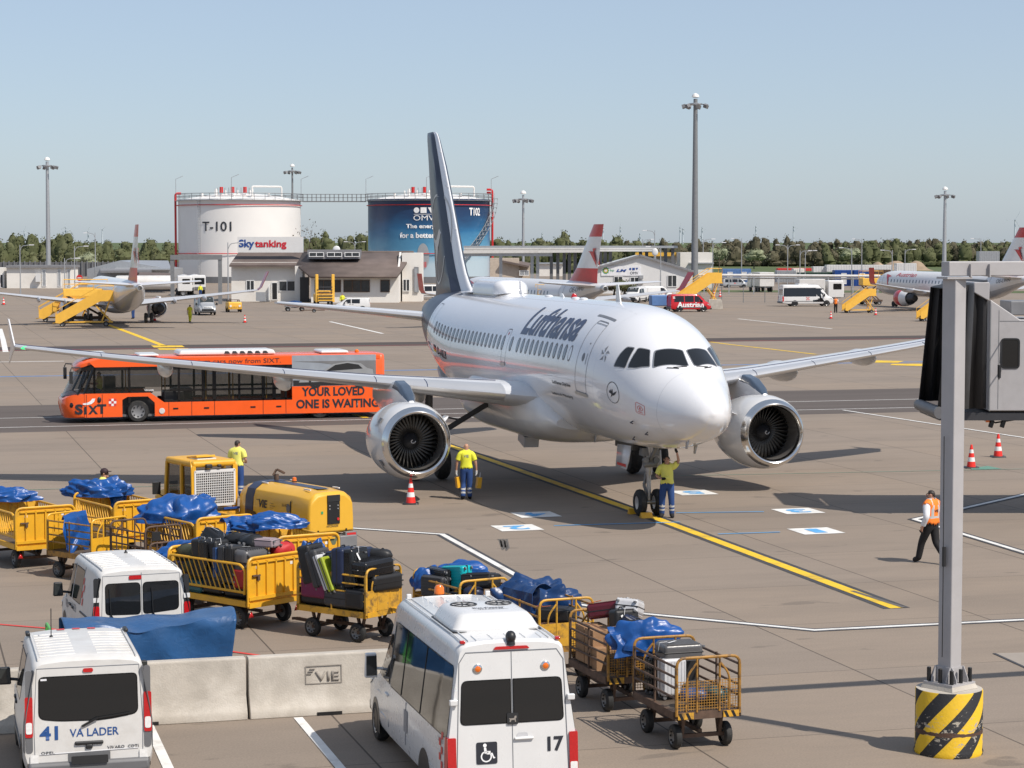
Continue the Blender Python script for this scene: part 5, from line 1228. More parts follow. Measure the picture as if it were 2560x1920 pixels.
def drape(label, o, ux, uy, W, H, seed, m='tarp', amp=.08, f=2.2, off=0, flare=.15, group='blue tarpaulins on the carts', over=.0):   # sheet over an edge: v<over lies on top, the rest hangs
    mb = MB(); N, K = 60, 40; o = Vector(o); ux = Vector(ux).normalized(); out = Vector(uy).normalized(); vs = []
    for i in range(K+1):
        for j in range(N+1):
            u = (j/N-.5)*W*(1+.1*sin(seed+i*.2)); s = i/K*(H+over)
            if s < over: p = o+ux*u-out*(over-s)+Vector((0, 0, .10*sin(PI*s/max(over, .01))))
            else:
                k = (s-over)/H; edge = H*(1+.22*mnoise.noise(Vector((u*2.2, seed, 0)))+.10*sin(u*9+seed)); p = o+ux*u*(1-flare*k*.3)+out*(.03+flare*k)-Vector((0, 0, (s-over)/H*edge))
            d = rn((u, s, 0), f, seed)*amp; p = p+out*d*(1 if s >= over else .2)+Vector((0, 0, d*(.9 if s < over else .25))); vs.append(p)
    mb.add(vs, [(i*(N+1)+j, i*(N+1)+j+1, (i+1)*(N+1)+j+1, (i+1)*(N+1)+j) for i in range(K) for j in range(N)], sm=True)
    ob = mb.build('tarpaulin', M_(m), None, solid=.008); return tag(ob, label, 'tarpaulin', group)
GA = 'open baggage carts with rails'; GB = 'yellow baggage carts with solid end panels'
N1 = rail_cart('rusty railed cart with mesh end, nearest of the cart train, holding a grey suitcase', (2.75, 34.5, 0), 108, m='rust', panel='mesh', group=GA)
N2 = rail_cart('rusty railed cart loaded with cardboard cartons, second from the near end of the train', (1.80, 37.25, 0), 109, m='rust', panel='mesh', group=GA)
N3 = rail_cart('railed cart with yellow end panel under a dark blue tarpaulin beside the minibus', (.62, 40.0, 0), 113, group=GA)
N4 = rail_cart('railed cart behind the minibus roof carrying the turquoise suitcase', (-1.0, 42.2, 0), 121, group=GA)
N5 = rail_cart('railed cart piled with black suitcases, between the minibus and the big yellow cart', (-3.25, 43.6, 0), 143, m='yellow_worn', group=GA)
N6 = panel_cart('yellow panelled cart heaped with dark luggage, right of van 51', (-5.78, 45.5, 0), 138, group=GB)
Y4 = panel_cart('yellow panelled cart in front of the yellow power unit, end marked with a dark blot', (-5.1, 48.8, 0), 121, group=GB, stain=True)
Y3 = panel_cart('yellow panelled cart in front of the tractor, topped by the largest blue tarpaulin', (-7.43, 52.0, 0), 126, group=GB)
Y2 = panel_cart('yellow panelled cart standing before the worker in a dark cap', (-9.85, 55.2, 0), 124, group=GB)
Y1 = panel_cart('yellow panelled cart cut by the left edge of the picture', (-11.95, 53.9, 0), 123, group=GB)
R1 = rail_cart('small railed cart with blue sheet hanging inside, left of the brown cart', (-9.95, 51.3, 0), 139, L=1.6, m='yellow_rust', panel='yellow', group=GA)
R3 = rail_cart('empty brown rusted cart with tall hoops behind the roof of van 51', (-8.35, 49.9, 0), 132, L=1.4, W=.95, m='rust', panel=None, group=GA)
R4 = rail_cart('low rusted cart mostly hidden between the brown cart and the loaded yellow cart', (-7.1, 48.0, 0), 132, L=1.5, W=1.0, h=1.15, m='rust', panel=None, group=GA)
MB().box((0, 0, 0), (.02, .22, .2)).build('notice_plate', M_('plastic_black'), R3, (-.75, .2, 1.25))
# ---- bags
H = PI/2
# N1
bag('grey hard suitcase lying on the pile in the nearest cart, red and white tag', N1, .30, .0, 1.36, (.66, .46, .26), 'grey', 'hard', (0, 0, H), 'tag_white')
bag('silver ribbed suitcase standing in the nearest cart under the grey one', N1, .15, .18, .98, (.60, .42, .24), 'silver', 'hard', (0, -H, .1), None)
bag('dark suitcase lying at the bottom of the nearest cart', N1, -.05, -.2, .76, (.62, .42, .24), 'charcoal', 'soft', (0, 0, .3))
bag('black upright suitcase at the back of the nearest cart', N1, .58, -.22, 1.0, (.64, .42, .24), 'black', 'soft', (0, -H, 0))
bag('black trolley case at the far corner of the nearest cart', N1, .62, .25, .95, (.55, .36, .22), 'black_shiny', 'hard', (0, -H, .2))
bag('small blue bag behind the mesh end of the nearest cart', N1, -.55, .1, .82, (.44, .32, .22), 'blue', 'duffel', (0, 0, 1.2), cat='bag')
bag('dark teal bag low at the mesh end of the nearest cart', N1, -.5, -.3, .80, (.42, .3, .24), 'teal', 'duffel', (0, 0, .4), cat='bag')
# N2
for i, (xx, zz, nm) in enumerate(((.55, .92, 'tall brown carton at the far end of the carton cart'), (.12, .92, 'tall brown carton in the middle of the carton cart'), (-.15, .80, 'short brown carton beside the tall ones in the carton cart'))):
    bag(nm, N2, xx, .26, zz+(.04 if i < 2 else 0), (.40 if i < 2 else .2, .44, .62 if i < 2 else .4), 'cardboard', 'box', cat='carton', tagc='tag_white' if i == 0 else None)
bag('large black suitcase leaning upright in the middle of the carton cart', N2, .0, -.12, 1.25, (.70, .46, .28), 'black', 'soft', (0, -1.45, .15), 'tag_white')
bag('black suitcase leaning against the big one in the carton cart', N2, -.32, -.22, 1.12, (.66, .44, .26), 'black', 'soft', (0, -1.3, -.2))
bag('navy suitcase behind the blue tarpaulin of the carton cart', N2, -.15, -.3, 1.3, (.60, .42, .25), 'navy', 'soft', (0, -.5, 1.1))
bag('maroon ribbed suitcase on top of the carton cart, orange tag', N2, .62, -.05, 1.50, (.62, .42, .26), 'maroon', 'hard', (.1, .18, .9), 'tag_orange')
bag('striped silver suitcase on top of the carton cart beside the maroon one', N2, .28, -.34, 1.58, (.60, .40, .25), 'silver', 'hard', (.05, .25, -.6), 'tag_white')
bag('black bag at the right rail of the carton cart', N2, -.45, -.42, 1.12, (.5, .34, .3), 'black', 'duffel', (0, -.4, .8), 'tag_white', cat='bag')
bag('black case low inside the carton cart', N2, -.5, .05, .78, (.6, .42, .26), 'black', 'soft', (0, 0, .2))
bundle('blue tarpaulin bunched over the near hoop of the carton cart', N2.location+Vector((.42, -1.02, 1.24)), .3, (1.0, .62, .42), 3.1, 'tarp', .22)
drape('blue tarpaulin corner hanging over the mesh end of the carton cart', N2.location+Vector((.30, -1.06, 1.38)), (.95, .31, 0), (.31, -.95, 0), .95, .34, 5.5, 'tarp', .06, over=.25)
# N3
bundle('dark blue tarpaulin heaped over the far half of the cart beside the minibus', N3.location+Vector((-.22, .62, .98)), .4, (1.35, 1.05, .72), 7.7, 'tarp_dark', .26, 2.0)
drape('dark blue tarpaulin hanging down the side of the cart beside the minibus', N3.location+Vector((-.50, .12, 1.50)), (.55, -.83, 0), (-.83, -.55, 0), 1.0, .8, 9.1, 'tarp_dark', .10, over=.4)
bag('black suitcase with orange tag lying in the cart beside the minibus', N3, -.42, .0, 1.12, (.64, .44, .24), 'black', 'soft', (0, 0, .9), 'tag_orange')
bag('brown leather case in the cart beside the minibus', N3, -.45, .1, .86, (.66, .46, .25), 'brown', 'soft', (0, 0, .3), 'tag_white')
# N4
bag('turquoise ribbed suitcase standing on edge behind the minibus roof', N4, .12, .0, 1.38, (.66, .46, .27), 'turquoise', 'hard', (H, .12, .2), 'tag_white')
bag('black suitcase left of the turquoise one', N4, .42, .22, 1.32, (.64, .44, .28), 'black_shiny', 'hard', (H, 0, .1), 'tag_white')
bag('charcoal suitcase between the black and the turquoise case', N4, .28, .40, 1.22, (.56, .40, .24), 'charcoal', 'hard', (H, 0, .4))
bag('black soft suitcase with wine coloured strap right of the turquoise one', N4, -.42, -.22, 1.36, (.68, .46, .30), 'black', 'soft', (.15, .1, .5))
bag('black suitcase standing just right of the turquoise one', N4, -.15, -.1, 1.25, (.60, .42, .26), 'black', 'soft', (H, .2, -.1))
bag('black case low in the cart behind the minibus roof', N4, .1, .1, .86, (.7, .46, .4), 'black', 'soft', (0, 0, .2))
bag('small blue bag at the right end of the cart behind the minibus roof', N4, -.6, .05, 1.18, (.4, .3, .24), 'navy', 'duffel', (0, 0, .5), cat='bag')
bundle('blue tarpaulin crumpled at the left end of the cart behind the minibus', N4.location+Vector((-.62, .42, 1.22)), .5, (.62, .5, .36), 12.3, 'tarp', .2)
bundle('blue tarpaulin lying behind the turquoise suitcase', N4.location+Vector((.05, .52, 1.40)), .2, (.9, .5, .26), 14.3, 'tarp', .2)
# N5
for i, (lb, x, y, z, sz, c, k, ro, tg) in enumerate((
    ('black suitcase at the left end of the black suitcase pile', .62, .30, 1.42, (.66, .46, .26), 'black', 'soft', (0, -1.35, .1), None),
    ('charcoal suitcase leaning second from the left on the black pile', .40, .32, 1.36, (.64, .44, .25), 'charcoal', 'hard', (0, -1.25, .1), None),
    ('grey and lime suitcase leaning in the black suitcase pile', .22, .34, 1.30, (.62, .42, .12), 'silver', 'hard', (0, -1.15, .1), 'tag_white'),
    ('lime green side of a suitcase leaning beside the grey one', .10, .35, 1.28, (.60, .42, .12), 'green', 'hard', (0, -1.15, .1), None),
    ('navy ribbed suitcase standing in the middle of the black pile', -.12, .30, 1.45, (.62, .42, .25), 'navy', 'hard', (0, -H, .2), None),
    ('dark blue soft bag lying across the middle of the black pile', -.05, .0, 1.58, (.72, .48, .28), 'navy', 'soft', (0, .1, .3), 'tag_orange'),
    ('black suitcase with white airline tag in the black pile', -.36, .22, 1.42, (.66, .44, .27), 'black_shiny', 'soft', (0, -1.45, 0), 'tag_white'),
    ('black ribbed suitcase lying on top at the right of the pile', -.62, .08, 1.44, (.68, .46, .28), 'black_shiny', 'hard', (0, .05, 1.45), None),
    ('black ribbed suitcase low at the right end of the black pile', -.66, -.12, 1.14, (.7, .46, .28), 'black', 'hard', (0, 0, 1.5), None),
    ('black sausage shaped bag lying on the back of the black pile', -.40, -.30, 1.62, (.66, .24, .22), 'black', 'duffel', (0, 0, .35), 'tag_white'),
    ('black soft suitcase at the back left of the black pile', .40, -.2, 1.46, (.74, .50, .30), 'black', 'soft', (.1, .15, .2), None),
    ('wine red bag low behind the rails of the black suitcase cart', .45, .38, .98, (.56, .36, .26), 'wine', 'soft', (H, 0, 0), None),
    ('black case low in the left of the black suitcase cart', .5, .18, .80, (.6, .5, .3), 'black', 'soft', (0, 0, 0), None),
    ('black case low in the middle of the black suitcase cart', -.1, .22, .82, (.58, .5, .32), 'charcoal', 'hard', (0, 0, 0), None),
    ('black case low in the right of the black suitcase cart', -.56, .15, .84, (.44, .66, .34), 'black', 'soft', (0, 0, 0), None),
    ('dark case standing second layer in the black suitcase cart', .05, .36, 1.06, (.62, .36, .22), 'black', 'soft', (H, 0, 0), None))):
    bag(lb, N5, x*1.08, y+.03, z+.02, tuple(q*1.18 for q in sz), c, k, ro, tg)
bundle('blue tarpaulin tucked behind the left of the black suitcase pile', N5.location+Vector((-.75, .62, 1.40)), .2, (.5, .4, .5), 15.7, 'tarp', .2)
# N6
for i, (lb, x, y, z, sz, c, k, ro, tg) in enumerate((
    ('olive camouflage duffel bag at the left end of the loaded yellow cart', .92, .38, 1.36, (.85, .38, .36), 'olive', 'duffel', (0, .1, .05), None),
    ('small olive bag under the camouflage duffel', .62, .55, 1.12, (.5, .3, .28), 'olive', 'duffel', (0, 0, .2), None),
    ('navy soft bag low at the left of the loaded yellow cart', .95, .5, 1.08, (.7, .4, .2), 'navy', 'soft', (0, 0, .1), None),
    ('glossy black suitcase tilted on top of the loaded yellow cart', .38, .05, 1.62, (.72, .50, .28), 'black_shiny', 'hard', (.2, -.5, .2), 'tag_white'),
    ('black suitcase standing with white tag near the duffel', .42, .48, 1.38, (.68, .44, .26), 'black', 'soft', (0, -1.45, .1), 'tag_white'),
    ('glossy black suitcase standing with taped edge', .16, .52, 1.40, (.66, .44, .25), 'black_shiny', 'hard', (0, -1.5, .0), 'tag_white'),
    ('black rucksack in the middle of the loaded yellow cart', -.08, .45, 1.42, (.60, .42, .28), 'black', 'soft', (0, -1.3, .1), 'tag_white'),
    ('blue suitcase edge showing between black ones', -.25, .54, 1.30, (.62, .42, .12), 'blue', 'hard', (0, -H, 0), None),
    ('charcoal suitcase standing right of the blue edge', -.42, .52, 1.33, (.66, .44, .2), 'charcoal', 'soft', (0, -H, 0), None),
    ('black suitcase with round castors upward', -.62, .50, 1.34, (.66, .44, .24), 'black', 'hard', (0, H, 0), 'tag_white'),
    ('dark grey ribbed suitcase at the right end of the loaded yellow cart', -.88, .30, 1.36, (.44, .70, .52), 'grey', 'hard', (0, 0, 0), 'tag_white'),
    ('black holdall lying over the back of the loaded yellow cart', -.15, -.1, 1.66, (.85, .42, .32), 'black', 'duffel', (0, 0, .2), 'tag_white'),
    ('dark brown holdall at the top right of the loaded yellow cart', -.55, .0, 1.66, (.7, .4, .34), 'black', 'duffel', (0, .1, -.2), None),
    ('pinkish carton bound with yellow strap on the loaded yellow cart', -.92, -.05, 1.70, (.55, .36, .16), 'lilac', 'soft', (0, 0, .3), None),
    ('colourful patterned bag at the right corner of the loaded yellow cart', -1.02, -.42, 1.52, (.55, .36, .34), 'red', 'duffel', (0, 0, 1.4), None),
    ('red suitcase low behind the slanted bars', -.95, .52, 1.02, (.5, .42, .3), 'red', 'soft', (H, 0, 0), None),
    ('teal case at the bottom left of the loaded yellow cart', .55, .52, .74, (.7, .4, .22), 'teal', 'hard', (0, 0, 0), None),
    ('black case at the bottom middle of the loaded yellow cart', -.1, .5, .80, (.6, .42, .32), 'black', 'soft', (0, 0, 0), None),
    ('black case at the bottom right of the loaded yellow cart', -.75, .45, .76, (.6, .42, .26), 'black', 'soft', (0, 0, .1), None),
    ('black suitcase in the second layer of the loaded yellow cart', .25, .5, 1.05, (.7, .42, .26), 'black', 'soft', (0, 0, .05), None),
    ('dark suitcase in the second layer beside the red one', -.45, .5, 1.02, (.6, .42, .24), 'charcoal', 'soft', (0, 0, 0), None),
    ('large dark suitcase hidden in the core of the loaded yellow cart', 0, -.1, 1.05, (1.6, .9, .7), 'black', 'soft', (0, 0, 0), None))):
    bag(lb, N6, x, y, z, sz, c, k, ro, tg, cat='bag' if k == 'duffel' else 'suitcase')
mb = MB()
for dx in (-.13, .13): mb.tube([(dx, -.19, 0), (dx, -.18, .09), (dx, .18, .09), (dx, .19, 0)], .012, 5, rad=.03)
# tarpaulins of the yellow carts
def at(c, x, y, z): return cart_mat(c) @ Vector((x, y, z))
def dirc(c, x, y): return c.rotation_euler.to_matrix() @ Vector((x, y, 0))
bundle('large glossy blue tarpaulin bundle on the yellow cart before the tractor', at(Y3, .55, .30, 1.34), R_(15), (1.75, .95, .56), 2.2, 'tarp', .20, 1.7)
bundle('blue tarpaulin end flopping right of the big bundle before the tractor', at(Y3, .9, -.5, 1.42), R_(20), (.85, .6, .36), 4.6, 'tarp', .25, 2.0)
bundle('blue tarpaulin crumpled along the back of the yellow cart by the power unit', at(Y4, .85, -.1, 1.46), R_(12), (1.55, .62, .30), 6.9, 'tarp', .26, 2.2)
drape('blue tarpaulin hanging from the back panel of the cart by the power unit', at(Y4, 1.22, .55, 1.52), dirc(Y4, 0, -1), dirc(Y4, -1, 0), .7, .42, 8.1, 'tarp', .08, over=.2)
bundle('blue tarpaulin bunched on the back panel of the cart before the capped worker', at(Y2, 1.18, .15, 1.46), R_(10), (1.5, .6, .40), 10.4, 'tarp', .26, 2.0)
drape('blue tarpaulin tip hanging down the scratched panel before the capped worker', at(Y2, 1.2, -.40, 1.50), dirc(Y2, 0, -1), dirc(Y2, -1, 0), .5, .55, 11.8, 'tarp', .07, over=.2)
bundle('blue tarpaulin on the cart at the left edge', at(Y1, 1.2, .25, 1.46), R_(10), (1.5, .55, .30), 13.9, 'tarp', .26, 2.0)
drape('blue sheet hung inside the small railed cart', at(R1, .30, .10, 1.44), dirc(R1, .3, -1), dirc(R1, -1, .35), 1.0, .78, 16.2, 'tarp', .07, 1.8, over=.15)
bundle('blue tarpaulin slumped over the low cart left of the loaded yellow cart', at(R4, 0, 0, .98), R_(20), (1.25, .85, .42), 18.4, 'tarp', .2, 1.8)
# ---- green framed cart with faded tarpaulin, behind the barrier
GC = thing('covered_trolley', 'green framed trolley covered by a long faded blue tarpaulin behind the barrier', 'trolley', (-6.52, 38.2, 0), R_(17))
mb = MB()
for x in (-1.55, 1.45):
    mb.tube([(x, -.5, .2), (x, -.5, 1.2), (x, .5, 1.2), (x, .5, .2)], .025, 7, rad=.08)
    for y in (-.17, .17): mb.tube([(x, y, .3), (x, y, 1.2)], .016, 6)
    mb.tube([(x, -.5, .75), (x, .5, .75)], .018, 6)
mb.tube([(-1.55, -.5, .35), (1.45, -.5, .35)], .025, 6); mb.tube([(-1.55, .5, .35), (1.45, .5, .35)], .025, 6)
mb.build('frame', M_('green_frame'), GC); MB().box((-.05, 0, .32), (3.0, 1.0, .05)).build('deck', M_('ply'), GC)
for x in (-1.2, 1.1):
    for sg in (1, -1): wheel(GC, x, sg*.42, .15, .08, 'steel_grey', sg)
mb = MB(); NU, NV = 60, 30; vs = []
for i in range(NV+1):
    for j in range(NU+1):
        u = j/NU; x = -1.33+2.85*u; s = i/NV*2.3; zt = 1.24+.10*u+.06*sin(u*5+1)-.10*math.exp(-((u-.45)/.2)**2); sag = .04*sin(u*PI*3)
        if s < .75: y, z = -.58-.03*sin(7*u), zt-.75+s
        elif s < 1.75: y, z = -.58+(s-.75)*1.16, zt+.05*sin((s-.75)*PI)-sag*sin((s-.75)*PI)
        else: y, z = .60, zt-(s-1.75)
        n = mnoise.noise(Vector((x*1.6+y*.6, s*1.1, 3)))*.09+rn((x*.35+s*.4, s*.25, 0), 1.1, 2.0)*.06
        vs.append((x+(.14 if u > .95 else 0)*(1-abs(s-1.2)/1.2), y-(n if s < .75 else 0), z+(n if s >= .75 else n*.3)))
mb.add(vs, [(i*(NU+1)+j, i*(NU+1)+j+1, (i+1)*(NU+1)+j+1, (i+1)*(NU+1)+j) for i in range(NV) for j in range(NU)], sm=True)
o = mb.build('tarpaulin', M_('tarp_faded'), None, GC.location, GC.rotation_euler, solid=.01); tag(o, 'long faded blue tarpaulin stretched over the green trolley', 'tarpaulin', 'blue tarpaulins on the carts')
# ---- concrete barriers
def barrier(label, a, b, h=1.0, vie=False):
    a = Vector(a); b = Vector(b); d = b-a; L = d.length; t = thing('concrete_barrier', label, 'barrier', (*a, 0), math.atan2(d.y, d.x), 'concrete barrier blocks')
    prof = [(-.30, 0), (-.30, .10), (-.27, .16), (-.14, .40), (-.115, h-.04), (-.09, h), (.09, h), (.115, h-.04), (.14, .40), (.27, .16), (.30, .10), (.30, 0)]
    mb = MB(); mb.loft([[Vector((x, y, z)) for y, z in prof] for x in (.012, L-.012)], sm=False); mb.build('block', M_('concrete'), t, bevel=.012)
    MB().box((L*.42, -.30, .03), (.42, .03, .06)).build('drain_slot', M_('black'), t)
    if vie:
        P0 = lambda u, v: Vector((1.27+u, -.1318-(.4-.0)*0+.0-.001*(h-v), .66+v))
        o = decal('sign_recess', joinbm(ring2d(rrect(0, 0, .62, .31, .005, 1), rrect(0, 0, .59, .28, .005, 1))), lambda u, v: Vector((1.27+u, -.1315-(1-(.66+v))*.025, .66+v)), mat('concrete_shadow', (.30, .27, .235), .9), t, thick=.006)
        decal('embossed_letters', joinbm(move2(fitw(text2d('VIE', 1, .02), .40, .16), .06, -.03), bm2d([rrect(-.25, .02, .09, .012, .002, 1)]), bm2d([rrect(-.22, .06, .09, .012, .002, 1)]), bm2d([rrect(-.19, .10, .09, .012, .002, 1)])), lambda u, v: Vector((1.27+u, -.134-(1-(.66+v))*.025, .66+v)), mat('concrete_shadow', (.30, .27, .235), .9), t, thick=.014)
    return t
ax = Vector((cos(R_(15.7)), sin(R_(15.7)))); J = Vector((-4.42, 36.15))
barrier('concrete barrier block between van 41 and the block with the VIE mark', J-ax*2.9, J, 1.0)
barrier('concrete barrier block with the embossed VIE mark beside the minibus', J+ax*.02, J+ax*3.2, 1.0, True)
barrier('concrete barrier block mostly hidden behind van 41 at the left edge', J-ax*6.2, J-ax*2.92, 1.0)
# ---- tow tractor
TT = thing('tow_tractor', 'yellow tow tractor with white grille over its rear window', 'tractor', (-8.35, 57.4, 0), R_(124), None, 1.07)
mb = MB(); mb.box((-.1, 0, .62), (2.5, 1.16, .62)); mb.build('chassis', M_('yellow_worn'), TT, bevel=.04)
mb = MB(); mb.loft([[Vector((x, y*w, z)) for y, z in ((-1, .85), (1, .85), (1, zt-.1), (.8, zt), (-.8, zt), (-1, zt-.1))] for x, w, zt in ((.35, .52, 1.26), (.9, .52, 1.24), (1.15, .48, 1.18), (1.28, .42, 1.02))]); mb.build('bonnet', M_('yellow'), TT, bevel=.03)
mb = MB(); mb.box((-.42, 0, 2.03), (1.55, 1.16, .16)); mb.build('roof', M_('yellow'), TT, bevel=.06, seg=3)
for x, y, dx in ((-1.15, .54, .0), (-1.15, -.54, 0), (.42, .54, -.14), (.42, -.54, -.14), (-.55, .55, 0), (-.55, -.55, 0)):
    MB().bar((x, y, .92), (x+dx, y, 2.0), .09, .08).build('cab_pillar', M_('yellow'), TT)
for sg in (1, -1):
    decal('side_window', bm2d([[(-1.1, .98), (.38, .98), (.28, 1.95), (-1.1, 1.95)]]), lambda u, v: Vector((u, sg*.55, v)), bus_glass, TT)
decal('front_window', bm2d([[(-.5, 1.25), (.5, 1.25), (.5, 1.93), (-.5, 1.93)]]), lambda u, v: Vector((.40-.12*(v-1), u, v)), bus_glass, TT)
decal('rear_window', bm2d([[(-.52, 1.0), (.52, 1.0), (.52, 1.9), (-.52, 1.9)]]), lambda u, v: Vector((-1.14, u, v)), M_('glass_dark'), TT)
mb = MB()
for k in range(21): mb.box((-1.20, -.5+1.0*k/20, 1.44), (.012, .014, .80))
for k in range(14): mb.box((-1.203, 0, 1.06+.76*k/13), (.012, 1.0, .014))
mb.box((-1.2, 0, 1.86), (.02, 1.06, .06)); mb.box((-1.2, 0, 1.03), (.02, 1.06, .05)); mb.box((-1.2, .52, 1.44), (.02, .05, .86)); mb.box((-1.2, -.52, 1.44), (.02, .05, .86)); mb.build('window_grille', M_('white_paint'), TT)
mb = MB()
for k in range(3): mb.box((-1.36, 0, .52+.14*k), (.04, 1.14, .11))
mb.build('rear_plank', M_('yellow_worn'), TT); MB().box((-1.35, 0, .95), (.05, 1.1, .05)).build('vent_strip', M_('plastic_black'), TT); MB().box((-1.385, -.35, .96), (.02, .42, .05)).build('maker_plate', M_('sign_blue'), TT)
MB().box((-.55, .05, 2.15), (.55, .5, .05), R=rotm(0, .12, 0)).build('roof_hatch', M_('yellow'), TT, bevel=.01); MB().box((-.62, .05, 2.11), (.5, .5, .05)).build('hatch_frame', M_('white_paint'), TT)
mb = MB(); mb.box((-1.24, .18, 1.98), (.1, .16, .1)); mb.box((-1.24, -.1, 1.98), (.08, .1, .07)); mb.build('work_lamp', M_('plastic_black'), TT, bevel=.02)
mb = MB(); mb.tube([(.35, .55, 1.1), (.42, .74, 1.2), (.42, .76, 1.35)], .015, 6); mb.box((.42, .78, 1.34), (.06, .2, .3)); mb.build('wing_mirror', M_('plastic_black'), TT, bevel=.02)
MB().lathe([(0, .14), (.02, .14)], (.1, .12, 1.3), (-.5, 0, .8), 20).build('steering_wheel', M_('black'), TT); MB().box((-.35, .2, 1.1), (.4, .4, .5)).build('seat', M_('plastic_black'), TT, bevel=.05)
mb = MB(); mb.tube([(-1.17, -.585, .95), (-1.17, -.6, 2.0), (-1.0, -.55, 2.1)], .025, 7, rad=.1); mb.tube([(-1.17, .585, .95), (-1.17, .6, 2.0), (-1.0, .55, 2.1)], .025, 7, rad=.1); mb.build('guard_tube', M_('yellow'), TT)
for x in (-.9, .75):
    for sg in (1, -1): wheel(TT, x, sg*.52, .32, .2, 'yellow', sg)
# ---- ground power unit
GU = thing('power_unit', 'yellow ground power unit with dark blue band and black control panel', 'generator', (-5.52, 55.65, 0), R_(127))
L, W = 3.5, 1.46; h = L/2
def gsec(x, k=1, zb=.62, zt=1.72): return [Vector((x, y*W/2*k, z)) for y, z in ((-1, zb), (1, zb), (1.0, 1.0), (.97, 1.36), (.88, zt-.16), (.62, zt-.03), (.3, zt), (-.3, zt), (-.62, zt-.03), (-.88, zt-.16), (-.97, 1.36), (-1.0, 1.0))]
mb = MB(); mb.loft([gsec(-h, .86, .70, 1.60), gsec(-h+.08, .93, .64, 1.68), gsec(-h+.7, 1), gsec(h-.9, 1)], mf=lambda i, k: 0); mb.build('canopy', M_('yellow_gpu'), GU, bevel=.02)
MB().loft([gsec(h-.9, 1.012, .62, 1.735), gsec(h-.52, 1.01, .62, 1.73)]).build('front_band', M_('navy_gpu'), GU)
MB().loft([gsec(h-.52, .995, .66, 1.72), gsec(h-.15, .93, .7, 1.64), gsec(h, .8, .78, 1.5)]).build('front_hood', M_('yellow_gpu'), GU)
decal('roof_stripe', bm2d([[(-h+.35, -.17), (h-.9, -.17), (h-.9, .17), (-h+.35, .17)]]), lambda u, v: Vector((u, v, 1.728)), M_('navy_gpu'), GU)
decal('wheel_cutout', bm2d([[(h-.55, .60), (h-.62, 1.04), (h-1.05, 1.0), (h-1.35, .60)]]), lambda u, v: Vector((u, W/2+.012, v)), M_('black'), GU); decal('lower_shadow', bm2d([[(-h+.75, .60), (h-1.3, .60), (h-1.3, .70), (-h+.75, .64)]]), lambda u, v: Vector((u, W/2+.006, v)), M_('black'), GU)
decal('canopy_gap', bm2d([[(-h+.72, .62), (-h+.76, .62), (-h+.80, 1.4), (-h+.74, 1.45)]]), lambda u, v: Vector((u, W/2*(1.0 if v < 1.0 else 1.0-.03*(v-1)/.36)+.01, v)), M_('black'), GU)
RF = lambda off: (lambda u, v: Vector((-h-off, -u, v)))
o = MB(); o.box((-h+.0, -.05, 1.16), (.05, .36, .56)); o = o.build('control_panel', M_('black'), GU, bevel=.01)
q = MB().box((-h-.01, -.05, 1.52), (.05, .36, .16)).build('panel_hood', M_('plastic_black')); link_child(q, o)
mb = MB()
for y, z in ((.07, 1.34), (.07, 1.26), (-.17, 1.34), (-.17, 1.26)): mb.cyl((-h-.035, y, z), (-h-.02, y, z), .016, n=10)
q = mb.build('dial', M_('clear_lamp')); link_child(q, o); q = MB().cyl((-h-.045, -.17, 1.0), (-h-.02, -.17, 1.0), .035, n=12).build('stop_button', M_('red')); link_child(q, o)
decal('maker_name', fitw(text2d('HITZINGER', 1, .01), .34, .05), lambda u, v: Vector((-h-.014, -.02-u, .83+v)), M_('text_dark'), GU)
decal('badge', bm2d([rrect(.28, 1.18, .06, .07, .02, 3)]), lambda u, v: Vector((-h-.012, u, v)), mat('badge_green', (.03, .3, .12), .4), GU)
SD = lambda u, v: Vector((u, W/2*(1.0 if v < 1.0 else 1.0-.03*(v-1)/.36)+.012, v))
decal('airport_logo', joinbm(fitw(text2d('VIE', 1, .03, .15), .42, .2), bm2d([rrect(-.27, .08, .12, .015, .003, 1)])), lambda u, v: SD(h-1.05-.35-u, 1.24+v), M_('text_dark'), GU)
decal('lettering', joinbm(fitw(text2d('Vienna', 1, 0), .17, .035), move2(fitw(text2d('International', 1, 0), .26, .035), .04, -.06), move2(fitw(text2d('Airport', 1, 0), .17, .035), 0, -.12)), lambda u, v: SD(h-1.05-.78-u, 1.29+v), M_('text_dark'), GU)
decal('lettering', fitw(text2d('bis A321', 1, .005), .3, .08), lambda u, v: SD(-h+1.02-u, 1.30+v), M_('text_dark'), GU)
decal('round_vent', bm2d([[(p[0]*.09, p[1]*.11) for p in circ(1, 20)]]), lambda u, v: SD(-h+.86-.0+u-.02, 1.27+v) if False else SD(-h+.87+u, 1.24+v), M_('plastic_grey'), GU)
decal('red_label', bm2d([rrect(-h+1.0, .90, .30, .06, .005, 1)]), SD, M_('vie_red'), GU); decal('unit_number', joinbm(fitw(text2d('30', 1, .01), .08, .07), move2(fitw(text2d('580015', 1, .01), .26, .07), .09, -.11)), lambda u, v: SD(-h+1.26-u, .92+v), M_('text_dark'), GU)
decal('side_plate', bm2d([rrect(h-1.6, .88, .26, .06, .005, 1)]), SD, M_('navy_gpu'), GU)
mb = MB(); mb.box((.05, 0, .42), (L-.4, 1.1, .3)); mb.box((-h+.02, -.35, .38), (.5, .5, .42)); mb.build('chassis', M_('steel_grey'), GU, bevel=.02)
MB().box((-h-.06, -.5, .44), (.12, .34, .46)).build('rear_box', M_('steel_grey'), GU, bevel=.01); MB().box((-h-.125, -.5, .56), (.01, .26, .16)).build('red_reflector', M_('red'), GU)
for x in (-1.0, 1.0):
    for sg in (1, -1): wheel(GU, x, sg*.58, .25, .16, 'steel_grey', sg)
